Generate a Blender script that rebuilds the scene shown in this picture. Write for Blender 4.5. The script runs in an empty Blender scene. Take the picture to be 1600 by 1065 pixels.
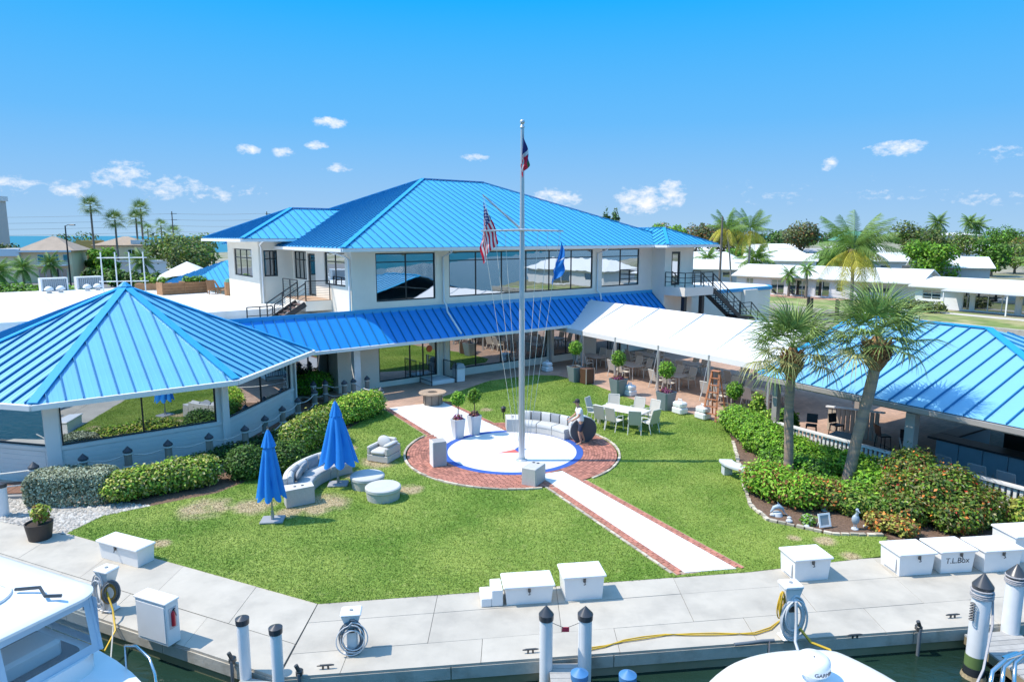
import bpy, bmesh, math, random
import numpy as np
from mathutils import Vector, Matrix, Quaternion
random.seed(7); RNG = np.random.default_rng(11)
R = math.radians
S = bpy.context.scene
COL = S.collection

# ------------------------------------------------------------------ camera, world, sun, exposure
CAM_H = 8.1
cam = bpy.data.cameras.new('camera'); cam.lens = 24.0; cam.sensor_width = 36.0
cam.clip_start = 0.1; cam.clip_end = 60000
camo = bpy.data.objects.new('camera', cam); COL.objects.link(camo)
PITCH = math.atan(164 / 1067)
camo.location = (0, 0, CAM_H); camo.rotation_euler = (math.pi / 2 - PITCH, 0, 0)
S.camera = camo
SUN_EL, SUN_DIR = R(56), Vector((-1.0, 0.0, 0.0))       # the sun stands to the left
sun = bpy.data.lights.new('sun', 'SUN'); sun.energy = 3.3; sun.angle = R(0.53); sun.color = (1.0, 0.92, 0.80)
suno = bpy.data.objects.new('sun', sun); COL.objects.link(suno)
to_sun = Vector((SUN_DIR.x * math.cos(SUN_EL), SUN_DIR.y * math.cos(SUN_EL), math.sin(SUN_EL)))
suno.rotation_euler = to_sun.to_track_quat('Z', 'Y').to_euler(); suno.location = (-60, 0, 80)
S.view_settings.view_transform = 'Standard'; S.view_settings.look = 'None'
S.view_settings.gamma = 1.0; S.view_settings.use_curve_mapping = False
S.view_settings.exposure = 0.75
S.cycles.use_denoising = True; S.cycles.max_bounces = 7; S.cycles.transparent_max_bounces = 12
S.cycles.diffuse_bounces = 4; S.cycles.glossy_bounces = 4; S.cycles.caustics_reflective = False; S.cycles.caustics_refractive = False
S.cycles.sample_clamp_indirect = 6.0

W = bpy.data.worlds.new('World'); S.world = W; W.use_nodes = True
nt = W.node_tree; nt.nodes.clear()
def N(t, **k):
    n = nt.nodes.new(t)
    for a, b in k.items(): setattr(n, a, b)
    return n
def L(a, b): nt.links.new(a, b)
def mth(op, a, b=None, c=None):
    n = N('ShaderNodeMath', operation=op)
    for i, x in enumerate((a, b, c)):
        if x is None: continue
        if isinstance(x, (int, float)): n.inputs[i].default_value = x
        else: L(x, n.inputs[i])
    return n.outputs[0]
sky = N('ShaderNodeTexSky', sky_type='NISHITA'); sky.sun_disc = False; sky.sun_elevation = SUN_EL
sky.sun_rotation = math.atan2(to_sun.x, to_sun.y); sky.altitude = 0; sky.air_density = 1.0; sky.dust_density = 0.25; sky.ozone_density = 3.0
hs = N('ShaderNodeHueSaturation'); hs.inputs['Saturation'].default_value = 1.0; hs.inputs['Hue'].default_value = 0.492; hs.inputs['Value'].default_value = 2.3
L(sky.outputs[0], hs.inputs['Color'])
tcw = N('ShaderNodeTexCoord'); sep = N('ShaderNodeSeparateXYZ'); L(tcw.outputs['Generated'], sep.inputs[0])
az = mth('ARCTAN2', sep.outputs[0], sep.outputs[1]); el = mth('ARCSINE', sep.outputs[2])
cx = N('ShaderNodeCombineXYZ'); L(az, cx.inputs[0]); L(mth('MULTIPLY', el, 1.7), cx.inputs[1])
def noise(vec, scale, det=6, rough=.6):
    n = N('ShaderNodeTexNoise'); n.inputs['Scale'].default_value = scale; n.inputs['Detail'].default_value = det; n.inputs['Roughness'].default_value = rough
    L(vec, n.inputs['Vector']); return n.outputs[0]
nz = noise(cx.outputs[0], 60, 8, .68); nz2 = noise(cx.outputs[0], 22, 5, .55)
# fair-weather cumulus: direction (azimuth, elevation, half width, half height, strength)
CLOUDS = [(-.252,.152,.026,.008,.95),(-.357,.113,.015,.008,.95),(-.316,.111,.015,.007,.9),(-.27,.122,.017,.006,.8),(-.246,.092,.022,.007,.9),(-.054,.110,.022,.006,.75),
 (-.508,.075,.035,.017,.85),(-.56,.055,.03,.012,.6),(-.455,.062,.045,.015,.75),(-.41,.052,.03,.012,.6),(-.62,.058,.04,.012,.55),(.06,.054,.045,.014,.8),(.19,.050,.045,.022,.95),(.225,.058,.02,.02,.9),
 (.498,.108,.034,.010,.9),(.425,.09,.011,.012,.75),(.62,.095,.04,.012,.45),(.5,.055,.07,.012,.35),(.60,.045,.05,.01,.4),(.35,.05,.06,.012,.35),(-.36,.06,.03,.01,.4),(-.69,.05,.05,.016,.5),(.42,.067,.13,.012,.22)]
acc = None
for (a, e, hw, hh, st) in CLOUDS:
    dx = mth('DIVIDE', mth('SUBTRACT', az, a), hw * 1.25); dy = mth('DIVIDE', mth('SUBTRACT', el, e), hh * 1.25)
    d = mth('ADD', mth('MULTIPLY', dx, dx), mth('MULTIPLY', dy, dy))
    m = mth('MULTIPLY', mth('MAXIMUM', mth('SUBTRACT', 1.0, d), 0.0), st)
    acc = m if acc is None else mth('MAXIMUM', acc, m)
cl = mth('MULTIPLY', mth('SUBTRACT', mth('ADD', mth('MULTIPLY', acc, .80), mth('MULTIPLY', mth('ADD', nz, mth('MULTIPLY', nz2, .5)), 1.9)), 1.72), 1.5)
clm = N('ShaderNodeClamp'); L(mth('MULTIPLY', mth('MULTIPLY', cl, mth('GREATER_THAN', acc, 0.0)), .92), clm.inputs[0])
clm2 = mth('MULTIPLY', clm.outputs[0], mth('MINIMUM', mth('MULTIPLY', acc, 3.5), 1.0))
# clear tropical blue that pales towards the horizon, blended over the physical sky and handing over to it higher up
rmp = N('ShaderNodeValToRGB'); cr_ = rmp.color_ramp
for k, (p, c) in enumerate(((0.0,(.400,.620,.850)),(.06,(.320,.570,.880)),(.22,(.140,.495,.955)),(.45,(.012,.425,.985)),(1.0,(.010,.36,.90)))):
    q = cr_.elements[k] if k < 2 else cr_.elements.new(p)
    q.position = p; q.color = (*c, 1)
L(mth('DIVIDE', mth('MAXIMUM', el, 0.0), .7), rmp.inputs[0])
gsc = N('ShaderNodeVectorMath', operation='SCALE'); gsc.inputs['Scale'].default_value = 4.7; L(rmp.outputs[0], gsc.inputs[0])
fac = N('ShaderNodeMapRange'); fac.inputs['From Min'].default_value = .38; fac.inputs['From Max'].default_value = .9; fac.inputs['To Min'].default_value = 1.0; fac.inputs['To Max'].default_value = .25; L(el, fac.inputs['Value'])
mixh = N('ShaderNodeMix', data_type='RGBA'); L(fac.outputs[0], mixh.inputs['Factor']); L(hs.outputs[0], mixh.inputs['A']); L(gsc.outputs[0], mixh.inputs['B'])
mixc = N('ShaderNodeMix', data_type='RGBA'); mixc.inputs['B'].default_value = (4.9, 4.9, 5.0, 1); L(clm2, mixc.inputs['Factor']); L(mixh.outputs['Result'], mixc.inputs['A'])
bg = N('ShaderNodeBackground'); bg.inputs['Strength'].default_value = 0.13; L(mixc.outputs['Result'], bg.inputs['Color'])
wo = N('ShaderNodeOutputWorld'); L(bg.outputs[0], wo.inputs['Surface'])

# ------------------------------------------------------------------ materials
MATS = {}
def mat(name, col, rough=.6, metal=0.0, var=0.0, vs=2.0, bump=0.0, bs=30.0, spec=.5, col2=None, c2s=1.0, c2lo=.45, c2hi=.6, isl=0.0, trans=0.0, coat=0.0, coatr=.03, bdist=.02, stretch=None):
    """plain principled surface: colour, slow colour variation by place, optional second colour in patches, per-piece variation, fine relief"""
    if name in MATS: return MATS[name]
    m = bpy.data.materials.new(name); m.use_nodes = True; t = m.node_tree; t.nodes.clear()
    def nn(ty): return t.nodes.new(ty)
    l = t.links.new
    p = nn('ShaderNodeBsdfPrincipled'); o = nn('ShaderNodeOutputMaterial')
    p.inputs['Roughness'].default_value = rough; p.inputs['Metallic'].default_value = metal; p.inputs['Specular IOR Level'].default_value = spec
    p.inputs['Coat Weight'].default_value = coat; p.inputs['Coat Roughness'].default_value = coatr
    g = nn('ShaderNodeNewGeometry'); pos = g.outputs['Position']
    if stretch:
        vm = nn('ShaderNodeVectorMath'); vm.operation = 'MULTIPLY'; vm.inputs[1].default_value = stretch; l(pos, vm.inputs[0]); pos = vm.outputs[0]
    def noi(s, det=4, r=.55):
        x = nn('ShaderNodeTexNoise'); x.inputs['Scale'].default_value = s; x.inputs['Detail'].default_value = det; x.inputs['Roughness'].default_value = r; l(pos, x.inputs['Vector']); return x.outputs[0]
    cur = nn('ShaderNodeRGB'); cur.outputs[0].default_value = (*col, 1); cur = cur.outputs[0]
    if col2 is not None:
        mr = nn('ShaderNodeMapRange'); mr.inputs['From Min'].default_value = c2lo; mr.inputs['From Max'].default_value = c2hi; l(noi(c2s, 6, .6), mr.inputs['Value'])
        mx = nn('ShaderNodeMix'); mx.data_type = 'RGBA'; l(mr.outputs[0], mx.inputs['Factor']); l(cur, mx.inputs['A']); mx.inputs['B'].default_value = (*col2, 1); cur = mx.outputs['Result']
    f = None
    if var:
        mr = nn('ShaderNodeMapRange'); mr.inputs['From Min'].default_value = .25; mr.inputs['From Max'].default_value = .75; mr.inputs['To Min'].default_value = 1 - var; mr.inputs['To Max'].default_value = 1 + var
        l(noi(vs, 5, .6), mr.inputs['Value']); f = mr.outputs[0]
    if isl:
        mr = nn('ShaderNodeMapRange'); mr.inputs['To Min'].default_value = 1 - isl; mr.inputs['To Max'].default_value = 1 + isl; l(g.outputs['Random Per Island'], mr.inputs['Value'])
        oi = nn('ShaderNodeObjectInfo'); mr2 = nn('ShaderNodeMapRange'); mr2.inputs['To Min'].default_value = 1 - isl * .45; mr2.inputs['To Max'].default_value = 1 + isl * .45; l(oi.outputs['Random'], mr2.inputs['Value'])
        k = nn('ShaderNodeMath'); k.operation = 'MULTIPLY'; l(mr.outputs[0], k.inputs[0]); l(mr2.outputs[0], k.inputs[1])
        if f is not None:
            k2 = nn('ShaderNodeMath'); k2.operation = 'MULTIPLY'; l(f, k2.inputs[0]); l(k.outputs[0], k2.inputs[1]); f = k2.outputs[0]
        else: f = k.outputs[0]
    if f is not None:
        vm = nn('ShaderNodeVectorMath'); vm.operation = 'SCALE'; l(cur, vm.inputs[0]); l(f, vm.inputs['Scale']); cur = vm.outputs[0]
    l(cur, p.inputs['Base Color'])
    if bump:
        b = nn('ShaderNodeBump'); b.inputs['Strength'].default_value = bump; b.inputs['Distance'].default_value = bdist; l(noi(bs, 6, .65), b.inputs['Height']); l(b.outputs[0], p.inputs['Normal'])
    out = p.outputs[0]
    if trans:
        tr = nn('ShaderNodeBsdfTranslucent'); l(cur, tr.inputs['Color']); ms = nn('ShaderNodeMixShader'); ms.inputs[0].default_value = trans; l(out, ms.inputs[1]); l(tr.outputs[0], ms.inputs[2]); out = ms.outputs[0]
    l(out, o.inputs['Surface'])
    MATS[name] = m; return m

def glassmat(name, dark, refl, rough=.015, wav=.0):
    if name in MATS: return MATS[name]
    m = bpy.data.materials.new(name); m.use_nodes = True; t = m.node_tree; t.nodes.clear(); l = t.links.new
    d = t.nodes.new('ShaderNodeBsdfDiffuse'); d.inputs[0].default_value = (*dark, 1)
    g = t.nodes.new('ShaderNodeBsdfGlossy'); g.inputs['Roughness'].default_value = rough; g.inputs[0].default_value = (.93, .97, 1, 1)
    lw = t.nodes.new('ShaderNodeLayerWeight'); lw.inputs[0].default_value = .35
    mr = t.nodes.new('ShaderNodeMapRange'); mr.inputs['To Min'].default_value = refl; mr.inputs['To Max'].default_value = .95; l(lw.outputs['Facing'], mr.inputs['Value'])
    ms = t.nodes.new('ShaderNodeMixShader'); l(mr.outputs[0], ms.inputs[0]); l(d.outputs[0], ms.inputs[1]); l(g.outputs[0], ms.inputs[2])
    if wav:
        ge = t.nodes.new('ShaderNodeNewGeometry'); n = t.nodes.new('ShaderNodeTexNoise'); n.inputs['Scale'].default_value = .8; l(ge.outputs['Position'], n.inputs['Vector'])
        b = t.nodes.new('ShaderNodeBump'); b.inputs['Strength'].default_value = wav; b.inputs['Distance'].default_value = .05; l(n.outputs[0], b.inputs['Height']); l(b.outputs[0], g.inputs['Normal'])
    o = t.nodes.new('ShaderNodeOutputMaterial'); l(ms.outputs[0], o.inputs['Surface']); MATS[name] = m; return m

def clearmat(name, col, alpha, rough=.05):
    """thin see-through sheet (clear vinyl)"""
    m = bpy.data.materials.new(name); m.use_nodes = True; t = m.node_tree; t.nodes.clear(); l = t.links.new
    tr = t.nodes.new('ShaderNodeBsdfTransparent'); tr.inputs[0].default_value = (.92, .95, .96, 1)
    p = t.nodes.new('ShaderNodeBsdfPrincipled'); p.inputs['Base Color'].default_value = (*col, 1); p.inputs['Roughness'].default_value = rough
    ms = t.nodes.new('ShaderNodeMixShader'); ms.inputs[0].default_value = alpha; l(tr.outputs[0], ms.inputs[1]); l(p.outputs[0], ms.inputs[2])
    o = t.nodes.new('ShaderNodeOutputMaterial'); l(ms.outputs[0], o.inputs['Surface']); MATS[name] = m; return m

# ------------------------------------------------------------------ mesh helpers
def frame(o, ax):
    """matrix whose x runs along ax (horizontal), y to its left, z up, origin o"""
    x = Vector((ax[0], ax[1], 0)).normalized(); y = Vector((-x.y, x.x, 0)); o = Vector(o) if len(o) == 3 else Vector((o[0], o[1], 0))
    return Matrix(((x.x, y.x, 0, o.x), (x.y, y.y, 0, o.y), (0, 0, 1, o.z), (0, 0, 0, 1)))
def at(x, y, z=0, rz=0): return Matrix.Translation((x, y, z)) @ Matrix.Rotation(rz, 4, 'Z')

WM = {}
class MB:
    """collects shapes and links them as one mesh object"""
    def __init__(s, T=None): s.v = []; s.f = []; s.mi = []; s.mats = []; s.cur = 0; s.T = T or Matrix()
    def use(s, m):
        if m not in s.mats: s.mats.append(m)
        s.cur = s.mats.index(m); return s
    def add(s, vs, fs):
        b = len(s.v); s.v.extend([s.T @ Vector(v) for v in vs]); s.f.extend([tuple(b + i for i in f) for f in fs]); s.mi.extend([s.cur] * len(fs)); return s
    def poly(s, pts): return s.add(pts, [tuple(range(len(pts)))])
    def box(s, x0, y0, z0, x1, y1, z1):
        return s.add([(x0,y0,z0),(x1,y0,z0),(x1,y1,z0),(x0,y1,z0),(x0,y0,z1),(x1,y0,z1),(x1,y1,z1),(x0,y1,z1)],
                     [(0,3,2,1),(4,5,6,7),(0,1,5,4),(1,2,6,5),(2,3,7,6),(3,0,4,7)])
    def cbox(s, cx, cy, cz, sx, sy, sz, rz=0):
        c, n = math.cos(rz), math.sin(rz)
        vs = [(cx + x*c - y*n, cy + x*n + y*c, cz + z) for z in (-sz/2, sz/2) for (x, y) in ((-sx/2,-sy/2),(sx/2,-sy/2),(sx/2,sy/2),(-sx/2,sy/2))]
        return s.add(vs, [(0,3,2,1),(4,5,6,7),(0,1,5,4),(1,2,6,5),(2,3,7,6),(3,0,4,7)])
    def rbox(s, x0, y0, z0, x1, y1, z1, r=.02):
        """box with chamfered edges"""
        r = min(r, (x1-x0)*.45, (y1-y0)*.45, (z1-z0)*.45)
        rows = []
        for (z, q) in ((z0, r), (z0+r, 0), (z1-r, 0), (z1, r)):
            a, b, c, d = x0+q, y0+q, x1-q, y1-q; k = r if q == 0 else r*.6
            rows.append([(a+k,b,z),(c-k,b,z),(c,b+k,z),(c,d-k,z),(c-k,d,z),(a+k,d,z),(a,d-k,z),(a,b+k,z)])
        vs = [p for r_ in rows for p in r_]; fs = [tuple(range(7,-1,-1)), tuple(range(24,32))]
        for i in range(3):
            for j in range(8): fs.append((i*8+j, i*8+(j+1)%8, (i+1)*8+(j+1)%8, (i+1)*8+j))
        return s.add(vs, fs)
    def prism(s, pts, z0, z1):
        n = len(pts); a = sum(pts[i][0]*pts[(i+1)%n][1]-pts[(i+1)%n][0]*pts[i][1] for i in range(n))
        if a < 0: pts = pts[::-1]
        vs = [(p[0],p[1],z0) for p in pts] + [(p[0],p[1],z1) for p in pts]
        return s.add(vs, [tuple(range(n-1,-1,-1)), tuple(range(n,2*n))] + [(i,(i+1)%n,n+(i+1)%n,n+i) for i in range(n)])
    def slab(s, pts, nrm, th):
        """flat polygon in space thickened downwards along its normal"""
        n = len(pts); P = [Vector(p) for p in pts]; q = [p - Vector(nrm)*th for p in P]
        return s.add([*P, *q], [tuple(range(n)), tuple(range(2*n-1,n-1,-1))] + [(i,n+i,n+(i+1)%n,(i+1)%n) for i in range(n)])
    def beam(s, a, b, w, h, up=(0,0,1)):
        a, b = Vector(a), Vector(b); d = (b-a).normalized(); u = Vector(up); sd = d.cross(u)
        if sd.length < 1e-4: sd = d.cross(Vector((1,0,0)))
        sd.normalize(); u = sd.cross(d); o = []
        for p in (a, b): o += [p - sd*w/2 - u*h/2, p + sd*w/2 - u*h/2, p + sd*w/2 + u*h/2, p - sd*w/2 + u*h/2]
        return s.add(o, [(0,3,2,1),(4,5,6,7),(0,1,5,4),(1,2,6,5),(2,3,7,6),(3,0,4,7)])
    def tube(s, pts, r, n=8, caps=True):
        P = [Vector(p) for p in pts]; rs = r if isinstance(r, (list, tuple)) else [r]*len(P); vs = []; fs = []
        u = None
        for i, p in enumerate(P):
            d = (P[min(i+1,len(P)-1)] - P[max(i-1,0)]).normalized()
            if u is None:
                u = d.cross(Vector((0,0,1)) if abs(d.z) < .95 else Vector((1,0,0))).normalized()
            else:
                u = (u - d*u.dot(d)).normalized()
            w = d.cross(u)
            vs += [p + (u*math.cos(2*math.pi*k/n) + w*math.sin(2*math.pi*k/n))*rs[i] for k in range(n)]
        for i in range(len(P)-1):
            for k in range(n): fs.append((i*n+k, i*n+(k+1)%n, (i+1)*n+(k+1)%n, (i+1)*n+k))
        if caps: fs += [tuple(range(n-1,-1,-1)), tuple(range((len(P)-1)*n, len(P)*n))]
        return s.add(vs, fs)
    def lathe(s, prof, n=24, c=(0,0,0), a0=0, a1=2*math.pi):
        full = abs(a1-a0) > 6.28; m = n if full else n+1; vs = []; fs = []
        for (r, z) in prof:
            vs += [(c[0]+r*math.cos(a0+(a1-a0)*k/n), c[1]+r*math.sin(a0+(a1-a0)*k/n), c[2]+z) for k in range(m)]
        for i in range(len(prof)-1):
            for k in range(n): fs.append((i*m+k, i*m+(k+1)%m, (i+1)*m+(k+1)%m, (i+1)*m+k))
        return s.add(vs, fs)
    def drum(s, r0, r1, z0, z1, n=24, c=(0,0), ch=.0):
        prof = [(0.001,z0),(r0,z0),(r1,z1-ch),(max(r1-ch,.001),z1),(.001,z1)]
        return s.lathe(prof, n, (c[0],c[1],0))
    def ball(s, c, rx, ry=None, rz=None, n=12, m=7):
        ry = ry or rx; rz = rz or rx; vs = [(c[0],c[1],c[2]-rz)]; fs = []
        for i in range(1, m):
            a = -math.pi/2 + math.pi*i/m
            vs += [(c[0]+rx*math.cos(a)*math.cos(2*math.pi*k/n), c[1]+ry*math.cos(a)*math.sin(2*math.pi*k/n), c[2]+rz*math.sin(a)) for k in range(n)]
        vs.append((c[0],c[1],c[2]+rz)); t = len(vs)-1
        for k in range(n):
            fs.append((0, 1+(k+1)%n, 1+k)); fs.append((t, t-n+k, t-n+(k+1)%n))
            for i in range(m-2): fs.append((1+i*n+k, 1+i*n+(k+1)%n, 1+(i+1)*n+(k+1)%n, 1+(i+1)*n+k))
        return s.add(vs, fs)
    def mesh(s, name, mats, inv=None, smooth=None):
        me = bpy.data.meshes.new(name); vs = s.v if inv is None else [inv @ v for v in s.v]
        me.from_pydata([tuple(v) for v in vs], [], s.f)
        for m in (s.mats or mats): me.materials.append(m)
        if s.mats: me.polygons.foreach_set('material_index', s.mi)
        if smooth is not None:
            me.polygons.foreach_set('use_smooth', [True]*len(s.f)); me.set_sharp_from_angle(angle=R(smooth))
        me.update(); return me
    def build(s, name, m, parent=None, smooth=None):
        inv = WM[parent.name].inverted() if parent is not None else None
        me = s.mesh(name, [m] if m else [], inv, smooth)
        o = bpy.data.objects.new(name, me); COL.objects.link(o)
        if parent is not None: o.parent = parent; WM[o.name] = WM[parent.name]
        else: WM[o.name] = Matrix()
        return o
def tag(o, label, cat, group=None, kind=None):
    if label: o['label'] = label
    if cat: o['category'] = cat
    if group: o['group'] = group
    if kind: o['kind'] = kind
    return o
def thing(name, label, cat, T=None, group=None):
    o = bpy.data.objects.new(name, None); o.empty_display_size = .2; COL.objects.link(o)
    T = T if isinstance(T, Matrix) else (Matrix.Translation(T) if T is not None else Matrix())
    o.matrix_world = T; WM[o.name] = T.copy(); return tag(o, label, cat, group)
def structure(o): o['kind'] = 'structure'; return o
def stuff(o): o['kind'] = 'stuff'; return o
def solo(mb, name, m, label, cat, group=None, smooth=None, base=None):
    """a thing that is one mesh, its origin at base"""
    T = base if isinstance(base, Matrix) else Matrix.Translation(base) if base is not None else Matrix()
    me = mb.mesh(name, [m] if m else [], T.inverted(), smooth); o = bpy.data.objects.new(name, me); COL.objects.link(o); o.matrix_world = T; WM[o.name] = T
    return tag(o, label, cat, group)
KIDS = {}
def dup(root, T, label=None, group=None):
    def cp(o, parent):
        c = o.copy(); COL.objects.link(c)
        if parent is not None: c.parent = parent
        for k in list(o.children): cp(k, c)
        return c
    r = cp(root, None); r.matrix_world = T; WM[r.name] = T.copy()
    if label: r['label'] = label
    if group: r['group'] = group
    return r
def place(root, T): root.matrix_world = T; WM[root.name] = T.copy(); return root
def meshnp(name, verts, faces, m, parent=None, mats=None, mi=None):
    """mesh from numpy arrays: verts (n,3), faces (k,3|4)"""
    if parent is not None and parent.name in WM:
        inv = np.array(WM[parent.name].inverted()); verts = verts @ inv[:3,:3].T + inv[:3,3]
    me = bpy.data.meshes.new(name); nv, (nf, k) = len(verts), faces.shape
    me.vertices.add(nv); me.vertices.foreach_set('co', verts.astype(np.float32).ravel())
    me.loops.add(nf*k); me.loops.foreach_set('vertex_index', faces.astype(np.int32).ravel())
    me.polygons.add(nf); me.polygons.foreach_set('loop_start', np.arange(0, nf*k, k, dtype=np.int32)); me.polygons.foreach_set('loop_total', np.full(nf, k, dtype=np.int32))
    for x in (mats or [m]): me.materials.append(x)
    if mi is not None: me.polygons.foreach_set('material_index', mi.astype(np.int32))
    me.update(calc_edges=True); me.validate()
    o = bpy.data.objects.new(name, me); COL.objects.link(o)
    if parent is not None: o.parent = parent; WM[o.name] = WM[parent.name]
    else: WM[o.name] = Matrix()
    return o

# survey helper: the ground point (at height z) that a pixel of the 1600-wide photograph looks at
def G(px, py, z=0.0):
    u = (px - 800) / 1067; v = (532.5 - py) / 1067; c, s = math.cos(PITCH), math.sin(PITCH)
    t = (z - CAM_H) / (-s + v * c); return Vector((u * t, (c + v * s) * t, z))
def inpoly(P, poly):
    """numpy point in polygon"""
    x, y = P[:,0], P[:,1]; r = np.zeros(len(P), bool); n = len(poly)
    for i in range(n):
        (x0, y0), (x1, y1) = poly[i][:2], poly[(i+1) % n][:2]
        if y0 == y1: continue
        c = ((y0 > y) != (y1 > y)) & (x < (x1-x0)*(y-y0)/(y1-y0)+x0); r ^= c
    return r

# ------------------------------------------------------------------ leaves
def leaf_quads(P, Nn, size, jit=.5, asp=.55, seed=0):
    """diamond leaves at P with outward directions Nn"""
    g = np.random.default_rng(seed); n = len(P)
    d = Nn + g.normal(0, jit, (n,3)); d /= np.linalg.norm(d, axis=1)[:,None] + 1e-9
    r = g.normal(0, 1, (n,3)); a = np.cross(d, r); a /= np.linalg.norm(a, axis=1)[:,None] + 1e-9; b = np.cross(d, a)
    s = (size * g.uniform(.65, 1.3, n))[:,None]
    bend = d * s * .25
    V = np.stack([P - a*s, P - b*s*asp + bend*.3, P + a*s - bend, P + b*s*asp + bend*.3], 1).reshape(-1,3)
    F = np.arange(4*n).reshape(-1,4); return V, F
def blob_points(blobs, n, seed, shell=.55):
    """points through a union of ellipsoids (cx,cy,cz,rx,ry,rz), thicker towards the outside, with outward directions"""
    g = np.random.default_rng(seed); B = np.array(blobs, float); vol = B[:,3]*B[:,4]+B[:,4]*B[:,5]+B[:,3]*B[:,5]
    k = g.choice(len(B), n, p=vol/vol.sum()); d = g.normal(0,1,(n,3)); d /= np.linalg.norm(d,axis=1)[:,None]
    rr = (shell + (1-shell)*g.random(n)**.6)[:,None]*(1 + g.normal(0,.09,n))[:,None]
    P = B[k,:3] + d*B[k,3:]*rr; nn = d/B[k,3:]; nn /= np.linalg.norm(nn,axis=1)[:,None]; nn[:,2] += .75
    return P, nn
def leaf_crown(name, blobs, n, size, m, parent, seed, shell=.55, mats=None, split=None, zmin=None, asp=.55, jit=.55):
    P, nn = blob_points(blobs, n, seed, shell)
    if zmin is not None: k = P[:,2] > zmin; P, nn = P[k], nn[k]
    V, F = leaf_quads(P, nn, size, jit, asp, seed+1)
    mi = None
    if mats: mi = np.random.default_rng(seed+2).choice(len(mats), len(F), p=split)
    return stuff_part(meshnp(name, V, F, m, parent, mats, mi))
def stuff_part(o): return o
# ================================================================== SETTING
m_conc = mat('concrete', (.45,.41,.345), .85, var=.10, vs=1.3, bump=.15, bs=25, isl=.11, col2=(.31,.285,.245), c2s=.9, c2lo=.48, c2hi=.85)
m_conc2 = mat('seawall_concrete', (.46,.43,.37), .9, var=.16, vs=1.7, bump=.35, bs=14, col2=(.27,.24,.19), c2s=1.6, c2lo=.5, c2hi=.75)
m_wpath = mat('white_painted_concrete', (.70,.695,.68), .75, var=.05, vs=.9, bump=.1, bs=40, col2=(.60,.585,.56), c2s=1.1, c2lo=.52, c2hi=.85)
m_bluering = mat('blue_paint', (.035,.10,.38), .6, var=.1, vs=3)
m_red = mat('red_paint', (.62,.13,.10), .6, var=.1)
m_brick = mat('red_brick', (.40,.165,.115), .85, var=.16, vs=6, isl=.34, bump=.2, bs=60)
m_mortar = mat('sand_joint', (.36,.26,.20), .95, var=.1)
m_paver = None
m_mulch = mat('mulch', (.17,.105,.07), .95, var=.45, vs=16, bump=.8, bs=22, bdist=.06)
m_gravel = mat('white_stone', (.46,.44,.40), .85, isl=.4, var=.1)
m_earth = mat('land', (.20,.20,.11), .95, var=.3, vs=.35, col2=(.36,.33,.27), c2s=.06, c2lo=.48, c2hi=.6)
m_asphalt = mat('asphalt', (.16,.16,.16), .9, var=.15, vs=.6, bump=.2, bs=30)
m_white = mat('white_gloss_paint', (.80,.80,.79), .32, var=.02, vs=1)
m_whitem = mat('white_matte', (.80,.795,.78), .65, var=.03, vs=1)
m_stonedge = mat('cream_stone', (.48,.42,.33), .85, isl=.3, var=.15, vs=5)

def watermat(name, col, rough, waves, s1, dist):
    m = bpy.data.materials.new(name); m.use_nodes = True; t = m.node_tree; l = t.links.new; p = t.nodes['Principled BSDF']
    p.inputs['Base Color'].default_value = (*col, 1); p.inputs['Roughness'].default_value = rough; p.inputs['IOR'].default_value = 1.33
    g = t.nodes.new('ShaderNodeNewGeometry'); vm = t.nodes.new('ShaderNodeVectorMath'); vm.operation = 'MULTIPLY'; vm.inputs[1].default_value = (1, 1.9, 1); l(g.outputs['Position'], vm.inputs[0])
    a = t.nodes.new('ShaderNodeTexNoise'); a.inputs['Scale'].default_value = s1; a.inputs['Detail'].default_value = 5; a.inputs['Distortion'].default_value = .6; l(vm.outputs[0], a.inputs['Vector'])
    b = t.nodes.new('ShaderNodeBump'); b.inputs['Strength'].default_value = waves; b.inputs['Distance'].default_value = dist; l(a.outputs[0], b.inputs['Height']); l(b.outputs[0], p.inputs['Normal'])
    c = t.nodes.new('ShaderNodeTexNoise'); c.inputs['Scale'].default_value = .25; l(g.outputs['Position'], c.inputs['Vector'])
    mr = t.nodes.new('ShaderNodeMapRange'); mr.inputs['From Min'].default_value = .3; mr.inputs['From Max'].default_value = .7; mr.inputs['To Min'].default_value = .75; mr.inputs['To Max'].default_value = 1.25; l(c.outputs[0], mr.inputs['Value'])
    x = t.nodes.new('ShaderNodeVectorMath'); x.operation = 'SCALE'; x.inputs[0].default_value = col; l(mr.outputs[0], x.inputs['Scale']); l(x.outputs[0], p.inputs['Base Color'])
    MATS[name] = m; return m
m_water = watermat('marina_water', (.014,.036,.026), .06, .55, 2.6, .06)
m_bay = watermat('bay', (.012,.12,.16), .4, .3, .3, .3)
m_bay.node_tree.nodes['Principled BSDF'].inputs['Specular IOR Level'].default_value = .15
m_sea = watermat('open_sea', (.016,.17,.23), .35, .3, .12, .5)

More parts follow.
